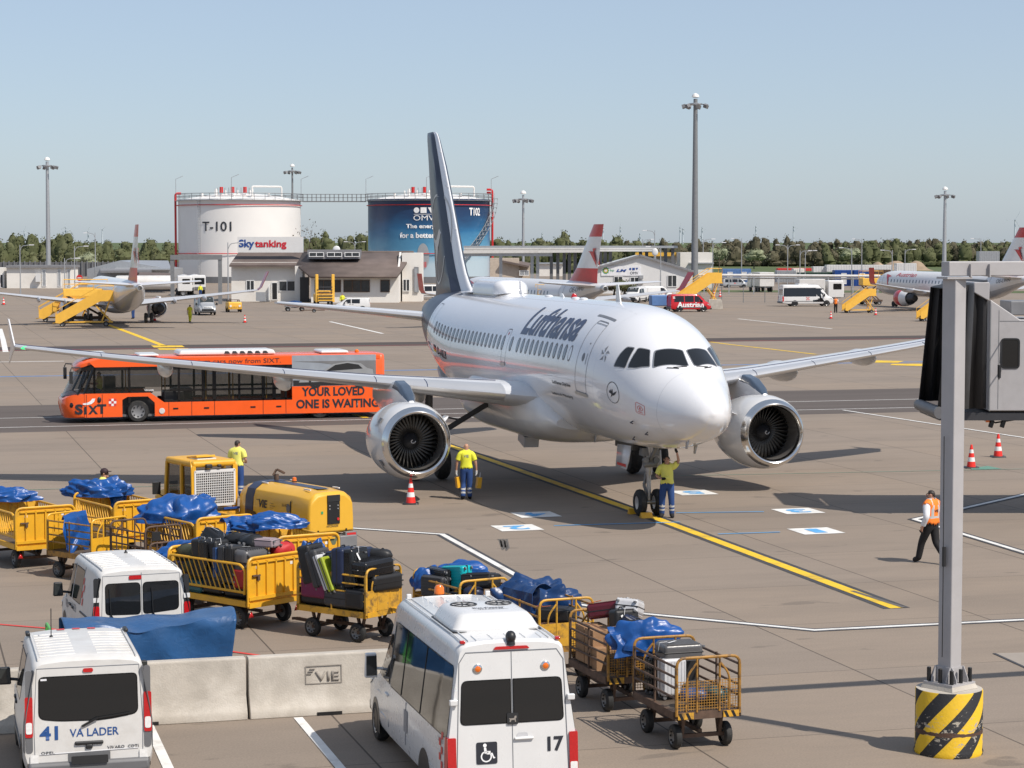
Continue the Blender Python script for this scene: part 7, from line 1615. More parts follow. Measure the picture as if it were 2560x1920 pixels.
# ---------------------------------------------------------------- far side of the apron: parked jets, stairs, tanks, buildings, masts, trees
def XX(px, Y): return (px-1280)/CAM_F*Y
def ZZ(py, Y): return CAM_H-(py-604)/CAM_F*Y
mat('jet_white', (.72, .71, .70), .25, var=.02, coat=.3); mat('jet_silver', (.55, .55, .56), .22, var=.03, metal=.3)
def regional(name, label, loc, ang):
    t = thing(name, label, 'airplane', loc, R_(ang)-0+PI, 'white regional jets with red tails parked nose away')
    S2 = [(-19.5, 2.62, 2.5, .05), (-19.0, 3.2, 2.0, .65), (-18, 3.75, 1.62, 1.05), (-16.6, 4.2, 1.4, 1.32), (-14.5, 4.36, 1.33, 1.45), (7, 4.36, 1.33, 1.45), (9.5, 4.36, 1.6, 1.36), (12, 4.32, 2.25, 1.05), (14.5, 4.2, 3.0, .62), (16.2, 4.05, 3.4, .33), (16.6, 4.0, 3.5, .26)]
    f = [pchip([a[0] for a in S2], [a[k] for a in S2]) for k in (1, 2, 3)]
    def P(x, a, off=0):
        zt, zb, w = f[0](x), f[1](x), f[2](x); zc = (zt+zb)/2; return Vector((x, (w+off)*sin(a), zc+((zt-zb)/2+off)*cos(a)))
    xs = [-19.5, -19.45, -19.3, -19.1, -18.8, -18.4, -18, -17.3, -16.6, -15.5, -14.5, -10, -5, 0, 4, 7, 8, 9, 10, 11, 12, 13, 14, 15, 16.2]
    MB().loft([[P(x, 2*PI*k/36) for k in range(36)] for x in xs], mf=lambda i, k: 1 if 12 < k < 24 else 0).build('fuselage', [M_('jet_white'), M_('jet_silver')], t)
    MB().lathe([(0, .33), (.5, .27), (.52, .2), (.1, .12)], (16.2, 0, 3.73), (1, 0, 0), 20).build('tail_cone', [M_('alu_dull')], t)
    MB().sphere((-.3, 0, 1.55), 1, 16, 0, (4.4, 1.55, .6)).build('belly_fairing', M_('jet_silver'), t)
    fin = [(4.1, 7.8, 14.9, .2), (4.6, 8.9, 14.9, .2), (5.5, 10.2, 15.0, .18), (7.2, 11.9, 15.5, .14), (8.3, 13.0, 15.9, .11), (9.4, 14.1, 16.3, .08)]
    U = [0, .02, .08, .2, .4, .7, 1]
    o = MB().loft([[Vector((a+(b-a)*u, s_*(w*(u*4)**.5 if u < .25 else w*(1-((u-.25)/.75)**1.6))+s_*.005, z)) for s_, us in ((1, U), (-1, U[::-1][:-1])) for u in us] for z, a, b, w in fin], mf=lambda i, k: 1 if i >= 4 or i < 2 else 0).build('tail_fin', [M_('jet_white'), M_('austrian_red')], t)
    for s_ in (1, -1):
        q = decal('chevron_emblem', bm2d([[(13.2, 7.0), (14.6, 7.0), (15.0, 7.3), (14.2, 7.25), (15.2, 5.6), (13.6, 6.9)]]), lambda u, v: Vector((u, s_*.17, v)), M_('austrian_red'), None); link_child(q, o)
        def W_(v): return Vector((v.x, v.y*s_, v.z))
        wing = MB().loft([[W_(p) for p in airfoil((x, y, z), c, .12)] for y, x, z, c in ((1.0, -4.6, 1.75, 6.2), (4.4, -2.0, 2.15, 3.9), (9, 1.2, 2.72, 2.5), (12.7, 3.8, 3.2, 1.5))]).build('wing', M_('air_grey'), t)
        q = MB().loft([[W_(Vector(p)) for p in ((4.0+dx, y0, z), (5.2+dx, y0, z), (5.2+dx, y0+.05, z), (4.0+dx, y0+.05, z))] for y0, z, dx in ((12.7, 3.2, 0), (13.0, 3.5, .3), (13.5, 5.0, 1.2))], sm=False).build('winglet', M_('austrian_red')); link_child(q, wing)
        for y in (5.2, 7.8): q = MB().sphere(W_(Vector((wing_x(y)+3.0, y, 2.0+(y-4)*.11))), 1, 10, 0, (1.5, .16, .28)).build('flap_fairing', M_('air_grey')); link_child(q, wing)
        e = Vector((-5.6, 4.3*s_, 1.35))
        eng = MB().lathe([(0, .78), (.2, .9), (.8, .98), (1.6, .98), (2.6, .82), (2.9, .74)], e, (1, 0, 0), 28, cap=False, mf=lambda i: 1 if i >= 3 else 0).build('engine', [M_('austrian_red'), M_('jet_white')], t)
        q = MB().lathe([(2.2, .66), (2.9, .62), (3.6, .5), (4.0, .36), (4.05, .1)], e, (1, 0, 0), 20).build('exhaust', M_('dark_metal')); link_child(q, eng)
        q = MB().lathe([(.04, .74), (.5, .70), (.55, .02)], e, (1, 0, 0), 20, cap=False).build('fan_face', M_('black')); link_child(q, eng)
        q = MB().bar(e+Vector((1.2, 0, .9)), e+Vector((3.6, 0, .9)), .2, .5).build('pylon', M_('jet_white')); link_child(q, eng)
        g = MB().cyl((.2, 2.9*s_, .5), (.2, 2.9*s_, 1.9), .12).build('main_gear', M_('steel_grey'), t)
        for dy in (-.28, .28):
            q = MB().lathe([(-.14, .25), (-.12, .46), (0, .5), (.12, .46), (.14, .25)], (.2, 2.9*s_+dy, .5), (0, 1, 0), 20).build('tyre', M_('rubber')); link_child(q, g)
        MB().loft([[W_(p) for p in airfoil((x, y, z), c, .1)] for y, x, z, c in ((.3, 11.8, 3.95, 3.6), (5.6, 14.9, 4.3, 1.5))]).build('tailplane', M_('jet_white'), t)
        for k in range(27):
            x = -14.2+.80*k
            if s_ < 0 or True: decal('cabin_window', bm2d([rrect(0, 0, .24, .38, .08, 2)]), lambda u, v: P(x+u, s_*(PI/2-.22-v/1.5), .012), M_('cabin_glass'), t)
        d = decal('cockpit_window', bm2d([rpoly([(-18.3, .55), (-17.5, .55), (-17.3, .95), (-18.2, 1.0)], .1, 3)]), lambda u, v: P(u, s_*v, .012), M_('glass_dark'), t, .1, .1)
        for x in (-16.3, 9.6): decal('door', outline([(x-.45, .78), (x+.45, .78), (x+.45, 2.1), (x-.45, 2.1)], .05), lambda u, v: P(u, s_*v, .012), M_('text_grey'), t, .2, .1)
    q = MB().cyl((-15.2, 0, .4), (-15.2, 0, 1.5), .09).build('nose_gear', M_('steel_grey'), t)
    for dy in (-.2, .2): w_ = MB().lathe([(-.1, .2), (-.08, .33), (.08, .33), (.1, .2)], (-15.2, dy, .33), (0, 1, 0), 16).build('tyre', M_('rubber')); link_child(w_, q)
    return t, P
def wing_x(y): return -4.6+(y-1)*.72
def jet_text(t, P, s, x0, x1, a0, a1, m, side, bold=.02):
    cx, ca = (x0+x1)/2, (a0+a1)/2
    return decal('lettering', fitw(text2d(s, 1, bold), abs(x1-x0), abs(a1-a0)), lambda u, v: P(cx+u*(-1 if side > 0 else 1), side*(ca-v), .016), M_(m), t, .4, .06)
H1 = 105.7
def aft(ang, d): return Vector((-cos(R_(ang)), -sin(R_(ang)), 0))*d
g = G(296, 808); ta, Pa = regional('regional_jet', 'white regional jet seen from behind at the left with yellow stairs beside it', g, H1+1)
g = Vector((XX(1494, 195), 195, 0))-aft(111, 15); tb, Pb = regional('regional_jet', 'white regional jet with red and white fin, behind the roof of the large airliner', g, 111)
g = G(2262, 776); tc, Pc = regional('regional_jet', 'white regional jet standing at the right behind the gantry post', (g.x+5.9, g.y+.5, 0), 107)
for t_, P_, reg in ((tb, Pb, 'OE-LWG'), (tc, Pc, 'OE-LWN')):
    jet_text(t_, P_, 'Austrian', -12.8, -7.6, .62, 1.02, 'austrian_red' if t_ is tc else 'text_grey', -1 if False else 1, .015) if False else None
    for sd in (1, -1):
        jet_text(t_, P_, 'Austrian', -12.6, -7.6, .55, .98, 'austrian_red' if t_ is tc else 'text_grey', sd, .01); jet_text(t_, P_, reg, 11.2, 13.6, 1.05, 1.5, 'text_grey', sd, .02)
        decal('chevron_emblem', bm2d([[(-15.4, .72), (-13.7, .95), (-14.3, 1.05), (-14.0, 2.2), (-14.6, 1.25)]]), lambda u, v: P_(u, sd*v, .016), M_('austrian_red'), t_, .3, .1)
# ---- boarding stairs
def stairs(label, loc, ang, n=0):
    t = thing('boarding_stairs', label, 'boarding stairs', loc, R_(ang), 'yellow boarding stairs')
    for sg in (1, -1): MB().prism([(-2.6, .35), (-2.2, .3), (1.5, 2.35), (2.7, 2.35), (2.7, 3.35), (1.4, 3.35), (-2.6, 1.1)], lambda u, v: (u, sg*.75, v), lambda u, v: (u, sg*.81, v)).build('side_panel', M_('yellow_far'), t)
    mb = MB()
    for k in range(11): mb.box((-2.3+.36*k, 0, .42+.19*k), (.36, 1.45, .05))
    mb.build('steps', M_('steel_grey'), t); MB().box((2.1, 0, 2.38), (1.4, 1.5, .1)).build('platform', M_('yellow_far'), t)
    mb = MB(); mb.bar((-2.4, 0, .42), (2.6, 0, .42), 1.0, .12); mb.bar((-2.9, .3, .3), (-2.4, 0, .42), .08); mb.bar((1.6, .5, .5), (2.3, .5, 2.3), .1); mb.bar((1.6, -.5, .5), (2.3, -.5, 2.3), .1); mb.bar((2.4, .5, .5), (1.0, .5, 2.0), .1); mb.bar((2.4, -.5, .5), (1.0, -.5, 2.0), .1); mb.build('chassis', M_('yellow_far'), t)
    mb = MB()
    for sg in (1, -1): mb.tube([(-2.6, sg*.8, 1.1), (-2.6, sg*.8, 1.5), (1.4, sg*.8, 3.75), (2.7, sg*.8, 3.75), (2.7, sg*.8, 3.3)], .035, 6)
    mb.build('hand_rail', M_('yellow_far'), t)
    for x in (-2.0, 2.0):
        for sg in (1, -1): wheel(t, x, sg*.6, .25, .18, 'steel_grey', sg)
    return t
g = G(190, 817); st0 = stairs('yellow boarding stairs nearest us at the rear door of the left parked jet', (g.x+.6, g.y+1, 0), 8)
dup(st0, 'yellow boarding stairs half hidden behind the nearer pair at the left parked jet', (XX(165, 217), 217, 0), R_(14))
g = G(2150, 783); dup(st0, 'yellow boarding stairs at the front of the right parked jet', (g.x, g.y+1, 0), R_(10)).scale = (.66, .8, .8)
g = G(2345, 804); dup(st0, 'yellow boarding stairs at the rear of the right parked jet beside the gantry post', (g.x, g.y+1, 0), R_(10)).scale = (.7, .8, .85)
dup(st0, 'yellow boarding stairs with tall platform behind the red van', (XX(1742, 262), 262, 0), R_(10)).scale = (1.05, 1.05, 1.25)
def platform(label, loc, ang, L, W, z0, z1):
    t = thing('lift_platform', label, 'lift platform', loc, R_(ang)); MB().box((0, 0, (z0+z1)/2), (L, W, z1-z0)).build('deck_panel', M_('yellow_far'), t, bevel=.04)
    mb = MB()
    for sg in (1, -1):
        mb.tube([(-L/2, sg*W/2, z1), (-L/2, sg*W/2, z1+.9), (L/2, sg*W/2, z1+.9), (L/2, sg*W/2, z1)], .03, 6); mb.tube([(-L/2, sg*W/2, z1+.45), (L/2, sg*W/2, z1+.45)], .025, 6)
    mb.build('hand_rail', M_('yellow_far'), t); mb = MB()
    for sg in (1, -1): mb.bar((-L/2+.3, sg*W*.4, .5), (L/2-.3, sg*W*.4, z0), .12); mb.bar((L/2-.3, sg*W*.4, .5), (-L/2+.3, sg*W*.4, z0), .12)
    mb.box((0, 0, .5), (L, W*.9, .25)); mb.build('scissor_lift', M_('rust'), t)
    for x in (-L*.35, L*.35):
        for sg in (1, -1): wheel(t, x, sg*W*.4, .28, .2, 'steel_grey', sg)
    return t
platform('yellow lift platform at the tail of the left parked jet', (XX(215, 214), 214, 0), 8, 4.2, 2.0, 2.6, 3.3)
platform('yellow lift platform beside the jet behind the airliner roof', (XX(1372, 205), 205, 0), 8, 2.3, 1.6, 2.5, 3.0)
platform('yellow lift platform at the nose of the right parked jet', (XX(2176, 276), 276, 0), 8, 2.6, 1.8, 2.4, 3.3)
# ---- baggage tractor, loader, dolly
t = thing('baggage_tractor', 'small yellow baggage tractor with roof rack right of the silver van', 'tractor', G(584, 780), R_(285)); MB().box((0, 0, .75), (2.6, 1.5, .8)).build('body', M_('yellow_far'), t, bevel=.12)
MB().box((-.3, 0, 1.35), (1.3, 1.3, .06)).build('roof_rack', M_('rust'), t); mb = MB()
for x in (-.9, .3):
    for y in (-.6, .6): mb.cyl((x, y, 1.1), (x, y, 1.35), .05)
mb.build('rack_post', M_('black'), t)
for y in (-.5, .5): MB().cyl((1.28, y, .72), (1.34, y, .72), .12).build('headlight', M_('white_lamp'), t)
MB().box((1.3, 0, .5), (.06, 1.5, .3)).build('bumper', M_('yellow_worn'), t)
for x in (-.8, .85):
    for sg in (1, -1): wheel(t, x, sg*.68, .34, .2, 'yellow', sg)
t = thing('container_loader', 'tall yellow container loader with two posts in front of the office windows', 'loader', G(808, 765), R_(285))
mb = MB(); mb.box((0, 0, 1.0), (3.2, 1.9, .9)); mb.box((.6, 0, 1.7), (1.2, 1.7, .4)); mb.build('body', M_('yellow_far'), t, bevel=.05)
for y in (-1.0, 1.0): MB().box((1.2, y, 2.2), (.4, .35, 3.4)).build('post', M_('yellow_far'), t, bevel=.04)
mb = MB()
for k in range(6): mb.box((1.65, 0, .6+.35*k), (.06, 1.7, .12))
mb.build('ladder', M_('dark_metal'), t)
for x in (-1.1, 1.1):
    for sg in (1, -1): wheel(t, x, sg*.85, .35, .25, 'steel_grey', sg)
t = thing('baggage_dolly', 'small dolly with dark blue load left of the yellow container loader', 'dolly', G(737, 778), R_(12)); MB().box((0, 0, .55), (2.2, 1.3, .1)).build('deck', M_('steel_grey'), t); MB().sphere((0, 0, .8), 1, 14, 0, (.95, .6, .42)).build('load', M_('tarp_dark'), t)
for x in (-.8, .8):
    for sg in (1, -1): wheel(t, x, sg*.5, .25, .15, 'steel_grey', sg)
t = thing('tow_bar', 'low tow bar lying on the apron below the near tailplane', 'tow bar', G(785, 781), R_(10)); MB().bar((-1.4, 0, .25), (1.2, 0, .25), .1).build('bar', M_('rust'), t)
for sg in (1, -1): wheel(t, 0, sg*.35, .2, .12, 'steel_grey', sg)
# ---- trucks
def truck(label, loc, ang, kind, cab='white_paint', load='white_dirty', L=8.0):
    t = thing('truck', label, 'truck', loc, R_(ang))
    MB().loft([[Vector((x, y*1.2, z)) for y, z in ((-1, .75), (1, .75), (1, 2.7), (.9, 2.95), (-.9, 2.95), (-1, 2.7))] for x in (L/2-2.1, L/2-.15)]+[[Vector((L/2, y*1.12, z)) for y, z in ((-1, .8), (1, .8), (1, 2.2), (.9, 2.5), (-.9, 2.5), (-1, 2.2))]], sm=False).build('cab', M_(cab), t, bevel=.06)
    decal('windscreen', bm2d([rrect(0, 2.05, 2.0, .95, .1, 3)]), lambda u, v: Vector((L/2+.012-.0*(v-2), u, v)), M_('glass_dark'), t); MB().box((L/2, 0, 1.0), (.2, 2.3, .4)).build('bumper', M_('plastic_grey'), t)
    for sg in (1, -1): decal('side_window', bm2d([rrect(L/2-.9, 2.15, 1.1, .75, .1, 3)]), lambda u, v: Vector((u, sg*1.212, v)), M_('glass_dark'), t)
    if kind == 'tank': MB().lathe([(0, .6), (.15, .95), (.4, 1.05), (L-3.0, 1.05), (L-2.7, .95), (L-2.55, .6)], (-L/2, 0, 1.95), (1, 0, 0), 24).build('tank', M_(load), t)
    else: MB().box((-1.2, 0, 2.0), (L-2.6, 2.35, 2.2)).build('box_body', M_(load), t, bevel=.05)
    MB().box((0, 0, .8), (L-.4, .9, .25)).build('chassis', M_('dark_metal'), t)
    for x in (L/2-1.3, -L/2+1.2, -L/2+2.5):
        for sg in (1, -1): wheel(t, x, sg*1.0, .48, .3, 'steel_grey', sg)
    return t
truck('white fuel truck facing us beside the gate frame, left of the pair', (XX(452, 322), 326, 0), 282, 'tank'); truck('white fuel truck facing us beside the gate frame, right of the pair', (XX(483, 326), 329, 0), 282, 'tank'); truck('long white tank truck behind the wing of the left parked jet', (XX(385, 318), 318, 0), 10, 'tank', L=11)
truck('white truck with dark rear standing between the light blue container and the grey boxes', (XX(1903, 345), 346, 0), 100, 'box', L=7); truck('white truck standing behind the white minibus', (XX(2052, 280), 282, 0), 8, 'box', L=6)
# ---- storage tanks
def cylf(C, R, off=.0):
    a0 = math.atan2(-C[1], -C[0])
    return lambda u, v: Vector((C[0]+(R+off)*cos(a0+u/R), C[1]+(R+off)*sin(a0+u/R), v))
q = NT('tank_mural'); co = q.obj(); sx = q.n('SeparateXYZ'); q.set(sx.inputs[0], co)
zz_ = q.math('ADD', q.math('DIVIDE', sx.outputs[2], 16.0), q.math('MULTIPLY', q.math('SUBTRACT', q.noise(q.mapping(co, sc=(.12, .12, .3)), 1, 5), .5), .35))
c_ = q.ramp(zz_, (.0, (.42, .50, .55)), (.22, (.40, .50, .56)), (.42, (.10, .30, .46)), (.62, (.02, .13, .28)), (.80, (.012, .045, .12)), (1, (.010, .028, .085)))
q.set(q.b.inputs['Base Color'], c_); q.b.inputs['Roughness'].default_value = .4; MATS['tank_mural'] = q.m
def tank(label, C, R, hz, m, right=False):
    t = thing('storage_tank', label, 'storage tank', (*C, 0)); n = 72
    MB().lathe([(1.2, R), (hz, R), (hz+.05, R+.12), (hz+.25, R+.12)], (0, 0, 0), (0, 0, 1), n, cap=False).build('shell', M_(m), t)
    MB().lathe([(0, R+.15), (1.2, R+.02)], (0, 0, 0), (0, 0, 1), n, cap=False).build('base', M_('plastic_grey'), t)
    MB().lathe([(hz+.1, R), (hz+.55, R*.8), (hz+1.2, R*.45), (hz+1.55, .5), (hz+1.6, .01)], (0, 0, 0), (0, 0, 1), n, cap=False).build('roof', M_('tank_white'), t)
    mb = MB()
    for z in (hz+.75, hz+1.3): mb.tube([(cos(2*PI*k/n)*(R+.5), sin(2*PI*k/n)*(R+.5), z) for k in range(n)], .06, 5, closed=True)
    for k in range(0, n, 2): mb.cyl((cos(2*PI*k/n)*(R+.5), sin(2*PI*k/n)*(R+.5), hz), (cos(2*PI*k/n)*(R+.5), sin(2*PI*k/n)*(R+.5), hz+1.3), .05, n=5)
    mb.build('railing', M_('grey_steel'), t); MB().lathe([(hz-.05, R), (hz-.05, R+.6), (hz+.02, R+.6), (hz+.02, R)], (0, 0, 0), (0, 0, 1), n, cap=False).build('walkway', M_('galv'), t)
    for z in (hz-.9, 5.6): MB().tube([(cos(2*PI*k/n)*(R+.25), sin(2*PI*k/n)*(R+.25), z) for k in range(n)], .08, 5, closed=True).build('red_pipe', M_('red'), t)
    for sg, (px_, w) in ((-1, (.99, 1)),):
        a = math.atan2(-C[1], -C[0])+sg*1.5*(-1 if right else 1); mb = MB()
        for k, zt in enumerate((hz+2.2, hz+1.6) if right else (hz+1.4,)):
            aa = a+.05*k*(1 if right else -1); mb.tube([((R+.5)*cos(aa), (R+.5)*sin(aa), 1), ((R+.5)*cos(aa), (R+.5)*sin(aa), zt), ((R-.6)*cos(aa), (R-.6)*sin(aa), zt)], .22, 7, rad=.6)
        mb.build('red_pipe', M_('red'), t)
    mb = MB()
    for k in range(5): a = -PI/2+(-.8+.4*k); mb.cyl((R*.75*cos(a), R*.75*sin(a), hz+.5), (R*.75*cos(a), R*.75*sin(a), hz+1.4+.8*(k % 2)), .22, n=8); mb.cyl((R*.4*cos(a*1.3), R*.4*sin(a*1.3), hz+1), (R*.4*cos(a*1.3), R*.4*sin(a*1.3), hz+2.0), .15, n=8)
    mb.build('roof_vent', M_('tank_white'), t)
    mb = MB()
    for k in range(3): a = -PI/2+(-.5+.4*k); mb.cyl((R*.5*cos(a), R*.5*sin(a), hz+1.4), (R*.5*cos(a), R*.5*sin(a), hz+2.6), .35, n=8)
    mb.build('red_valve', M_('red'), t)
    mb = MB(); mb.tube([(R*.3, -R*.8, hz+1), (R*.3, -R*.8, hz+2.6), (R*.75, -R*.55, hz+2.6), (R*.75, -R*.55, hz+.6)], .18, 6, rad=.4); mb.build('white_pipe', M_('tank_white'), t)
    for k in range(3):
        a = -PI+PI*(.04+.46*k); MB().tube([((R+.4)*cos(a), (R+.4)*sin(a), hz), ((R+.4)*cos(a), (R+.4)*sin(a), hz+4.2), ((R+.4)*cos(a)+1.4, (R+.4)*sin(a), hz+4.8)], .06, 5).build('flood_lamp_post', M_('galv'), t)
    mb = MB()
    for k in range(9): a = 2.2+k*.12; mb.cyl((R*.55*cos(a*1.0+2), R*.55*sin(a+2)-2, hz+1), (R*.55*cos(a+2), R*.55*sin(a+2)-2, hz+2.4), .05, n=5)
    mb.build('roof_railing', M_('grey_steel'), t)
    return t
YT = 430; R1t = 156/CAM_F*418; HZ = ZZ(501, YT-8)
CA = (XX(601, YT), YT); CB = (XX(1073, YT), YT)
tA = tank('white round fuel tank lettered T-101 behind the tan roofed office', CA, R1t, HZ, 'tank_white'); tB = tank('round fuel tank painted with a dark blue sky, lettered OMV and T102', CB, R1t, HZ, 'tank_mural', True)
def tank_text(t, C, s, px, py, w_px, h_px, m, bold=.02, align=0):
    k = 418/CAM_F; cx = (px-((C[0]/YT)*CAM_F+1280))*k; u0 = R1t*math.asin(max(-1, min(1, cx/R1t)))
    fn = cylf((0, 0), R1t, .08); z0 = ZZ(py, 420); a0 = -PI/2
    return decal('lettering', fitw(text2d(s, 1, bold), w_px*k/max(.3, cos(u0/R1t)), h_px*k), lambda u, v: Vector(((R1t+.08)*cos(a0+(u0+u)/R1t), (R1t+.08)*sin(a0+(u0+u)/R1t), z0+v)), M_(m), t, 1.0)
tank_text(tA, CA, 'T-101', 561, 566, 76, 24, 'text_dark', .012); tank_text(tB, CB, 'T102', 1192, 529, 26, 20, 'text_white', .03)
tank_text(tB, CB, 'The energy', 1062, 567, 82, 14, 'text_white', .03); tank_text(tB, CB, 'for a better life', 1062, 588, 116, 14, 'text_white', .03); tank_text(tB, CB, 'OMV', 1066, 545, 52, 13, 'text_white', .0)
def tank_shape(t, C, polys, m):
    k = 418/CAM_F; fx = lambda px: R1t*math.asin((px-((C[0]/YT)*CAM_F+1280))*k/R1t)
    return decal('logo_shape', bm2d(polys), lambda u, v: Vector(((R1t+.09)*cos(-PI/2+fx(u)/R1t), (R1t+.09)*sin(-PI/2+fx(u)/R1t), ZZ(v, 420))), M_(m), t, 4, 0)
tank_shape(tB, CB, [[(1048+7*cos(2*PI*j/16), 526+7*sin(2*PI*j/16)) for j in range(16)], [(1058, 519), (1073, 519), (1073, 533), (1058, 533)], [(1076, 519), (1092, 519), (1084, 533)], [(1041, 535.5), (1092, 535.5), (1092, 536.5), (1041, 536.5)]], 'text_white')
tank_shape(tB, CB, [[(1064+15*cos(2*PI*j/24), 640+32*sin(2*PI*j/24)) for j in range(24)]], 'galv'); tank_shape(tB, CB, [[(1058, 654), (1072, 654), (1072, 668), (1058, 668)]], 'red')
mb = MB()
for k in range(16):
    a0_ = -.35+.105*k; a = -PI/2+.45+.075*k; z = 3.0+.88*k; c_ = Vector((cos(a)*(R1t+.9), sin(a)*(R1t+.9), z))
    mb.box(c_, (1.3, 1.3, .08)); mb.cyl(c_, c_+Vector((0, 0, 1.1)), .05, n=5)
    if k: mb.bar(pv, c_, .1); mb.bar(pv+Vector((0, 0, 1.1)), c_+Vector((0, 0, 1.1)), .08); mb.bar(pv+Vector((cos(a), sin(a), 0))*.6, c_+Vector((cos(a), sin(a), 0))*.6, .1)
    pv = c_
mb.build('spiral_stair', M_('galv'), tB)
mb = MB()
for x in (-.25, .25): mb.bar((-R1t*.55+x, -R1t*.86, 1), (-R1t*.55+x, -R1t*.86, HZ), .06)
for k in range(30): mb.box((-R1t*.55, -R1t*.86, 1+.5*k), (.5, .05, .05))
mb.build('ladder', M_('galv'), tA)
bA = CA[0]+R1t+.5; bB = CB[0]-R1t-.5
t = thing('footbridge', 'railed steel footbridge linking the two fuel tanks', 'footbridge', ((bA+bB)/2, YT, HZ)); w = bB-bA
MB().box((0, 0, -.1), (w, 1.4, .2)).build('deck', M_('grey_steel'), t); mb = MB()
for y in (-.7, .7):
    for z in (.65, 1.3): mb.bar((-w/2, y, z), (w/2, y, z), .08)
    for k in range(15): mb.bar((-w/2+w*k/14, y, 0), (-w/2+w*k/14, y, 1.3), .08)
mb.build('railing', M_('grey_steel'), t)
# ---- buildings
def boxb(t, name, px0, px1, py0, py1, Y, depth, m, bevel=0): return MB().box(((XX(px0, Y)+XX(px1, Y))/2, Y+depth/2, (ZZ(py0, Y)+ZZ(py1, Y))/2), (XX(px1, Y)-XX(px0, Y), depth, ZZ(py0, Y)-ZZ(py1, Y))).build(name, M_(m), t, bevel=bevel)
def windowp(t, px0, px1, py0, py1, Y, n=2, frame='frame_white', pane='window_far', name='window'):
    x0, x1, z1, z0 = XX(px0, Y), XX(px1, Y), ZZ(py0, Y), ZZ(py1, Y); o = MB().box(((x0+x1)/2, Y-.02, (z0+z1)/2), (x1-x0, .08, z1-z0)).build(name, M_(pane), t)
    mb = MB(); w = .09
    for x in [x0+(x1-x0)*k/n for k in range(n+1)]: mb.box((x, Y-.06, (z0+z1)/2), (w, .08, z1-z0+w))
    for z in (z0, z1): mb.box(((x0+x1)/2, Y-.065, z), (x1-x0+w, .08, w))
    q = mb.build('frame', M_(frame)); link_child(q, o); return o
YB = 290
OF = thing('office_building', 'low white office with a brown tiled roof and shed dormer in front of the tanks', 'building', (0, 0, 0))
boxb(OF, 'wall', 579, 742, 655, 756, YB, 12, 'wall_white'); YR = 285
MB().box(((XX(778, YR)+XX(992, YR))/2, YR+6, ZZ(693, YR)/2), (XX(992, YR)-XX(778, YR), 12, ZZ(693, YR))).build('wall', M_('wall_white'), OF)
x0, x1 = XX(992, YR), XX(1054, YR); MB().prism([(0, 0), (0, ZZ(690, YR)), (7.2, ZZ(630, 292)), (12, ZZ(630, 292)-1), (12, 0)], lambda u, v: (XX(992, YR), YR+u, v), lambda u, v: (XX(992, YR)+.25, YR+u, v)).build('gable', M_('wall_white'), OF)
MB().box((XX(1030, 290), 293, ZZ(632, 290)/2), (XX(1053, 290)-XX(1004, 290), 6, ZZ(632, 290))).build('wall', M_('wall_white'), OF)
zr = ZZ(631, 292)
def slab(name, a, b, c, d, th, m, par): MB().add([a, b, c, d]+[tuple(Vector(p)-Vector((0, 0, th))) for p in (a, b, c, d)], [(0, 1, 2, 3), (7, 6, 5, 4), (0, 4, 5, 1), (1, 5, 6, 2), (2, 6, 7, 3), (3, 7, 4, 0)]).build(name, M_(m), par)
slab('roof', (XX(574, 289), 289, ZZ(662, 289)), (XX(742, 289), 289, ZZ(662, 289)), (XX(760, 294), 294.5, zr), (XX(596, 294), 294.5, zr), .25, 'roof_brown', OF)
slab('roof', (XX(742, 289), 289, ZZ(662, 289)), (XX(776, 284), 284, ZZ(689, 284)), (XX(992, 284), 284, ZZ(689, 284)), (XX(1033, 293), 293, zr), .25, 'roof_brown', OF) if False else None
MB().add([(XX(742, 289), 289, ZZ(661, 289)), (XX(777, 283.6), 283.6, ZZ(690, 283.6)), (XX(993, 283.6), 283.6, ZZ(690, 283.6)), (XX(1034, 294.4), 294.4, zr+.02), (XX(758, 294.4), 294.4, zr+.02)], [(0, 1, 2, 3, 4)]).build('roof', M_('roof_brown'), OF, solid=.25)
MB().add([(XX(596, 294), 294.5, zr), (XX(1034, 294), 294.5, zr), (XX(1040, 303), 303, 4.0), (XX(590, 303), 303, 4.0)], [(0, 1, 2, 3)]).build('roof', M_('roof_brown'), OF, solid=.2)
dm = MB().box(((XX(770, 290)+XX(900, 290))/2, 291.5, (ZZ(626, 290)+ZZ(645, 290))/2), (XX(900, 290)-XX(770, 290), 4, ZZ(622, 290)-ZZ(645, 290))).build('dormer', M_('roof_grey'), OF)
for a, b in ((774, 811), (819, 856), (863, 900)): windowp(OF, a, b-1, 631, 641, 289.4, 2)
windowp(OF, 617, 636, 701, 726, YB, 2); windowp(OF, 698, 738, 702, 727, YB, 2)
d = windowp(OF, 680, 694, 706, 749, YB, 1, 'frame_white', 'black', 'door'); MB().box((XX(676, YB), YB-.8, 1.2), (.1, 1.5, 2.0)).build('open_leaf', M_('frame_white'), OF)
MB().box((XX(761, 287), 287.4, 1.6), (XX(779, 287)-XX(758, 287), 1.0, 3.3)).build('passage', M_('black'), OF); MB().box((XX(748, 288.5), 289, 2.4), (XX(758, 288.5)-XX(739, 288.5), 1.5, 4.6)).build('pillar_wall', M_('wall_white'), OF)
for a, b, n in ((788, 852, 3), (860, 924, 3), (952, 974, 1)): windowp(OF, a, b, 700, 729, YR, n, 'rust', 'window_far')
windowp(OF, 1008, 1024, 698, 727, 289.9, 2, 'frame_white'); boxb(OF, 'utility_box', 640, 664, 730, 752, 286, .8, 'galv'); windowp(OF, 1036, 1046, 668, 730, 289.9, 1, 'roof_grey', 'galv', 'door')
MB().sphere((XX(842, 292), 292, zr+.4), .5, 12, 0, (1, .3, 1)).build('satellite_dish', M_('white_paint'), OF)
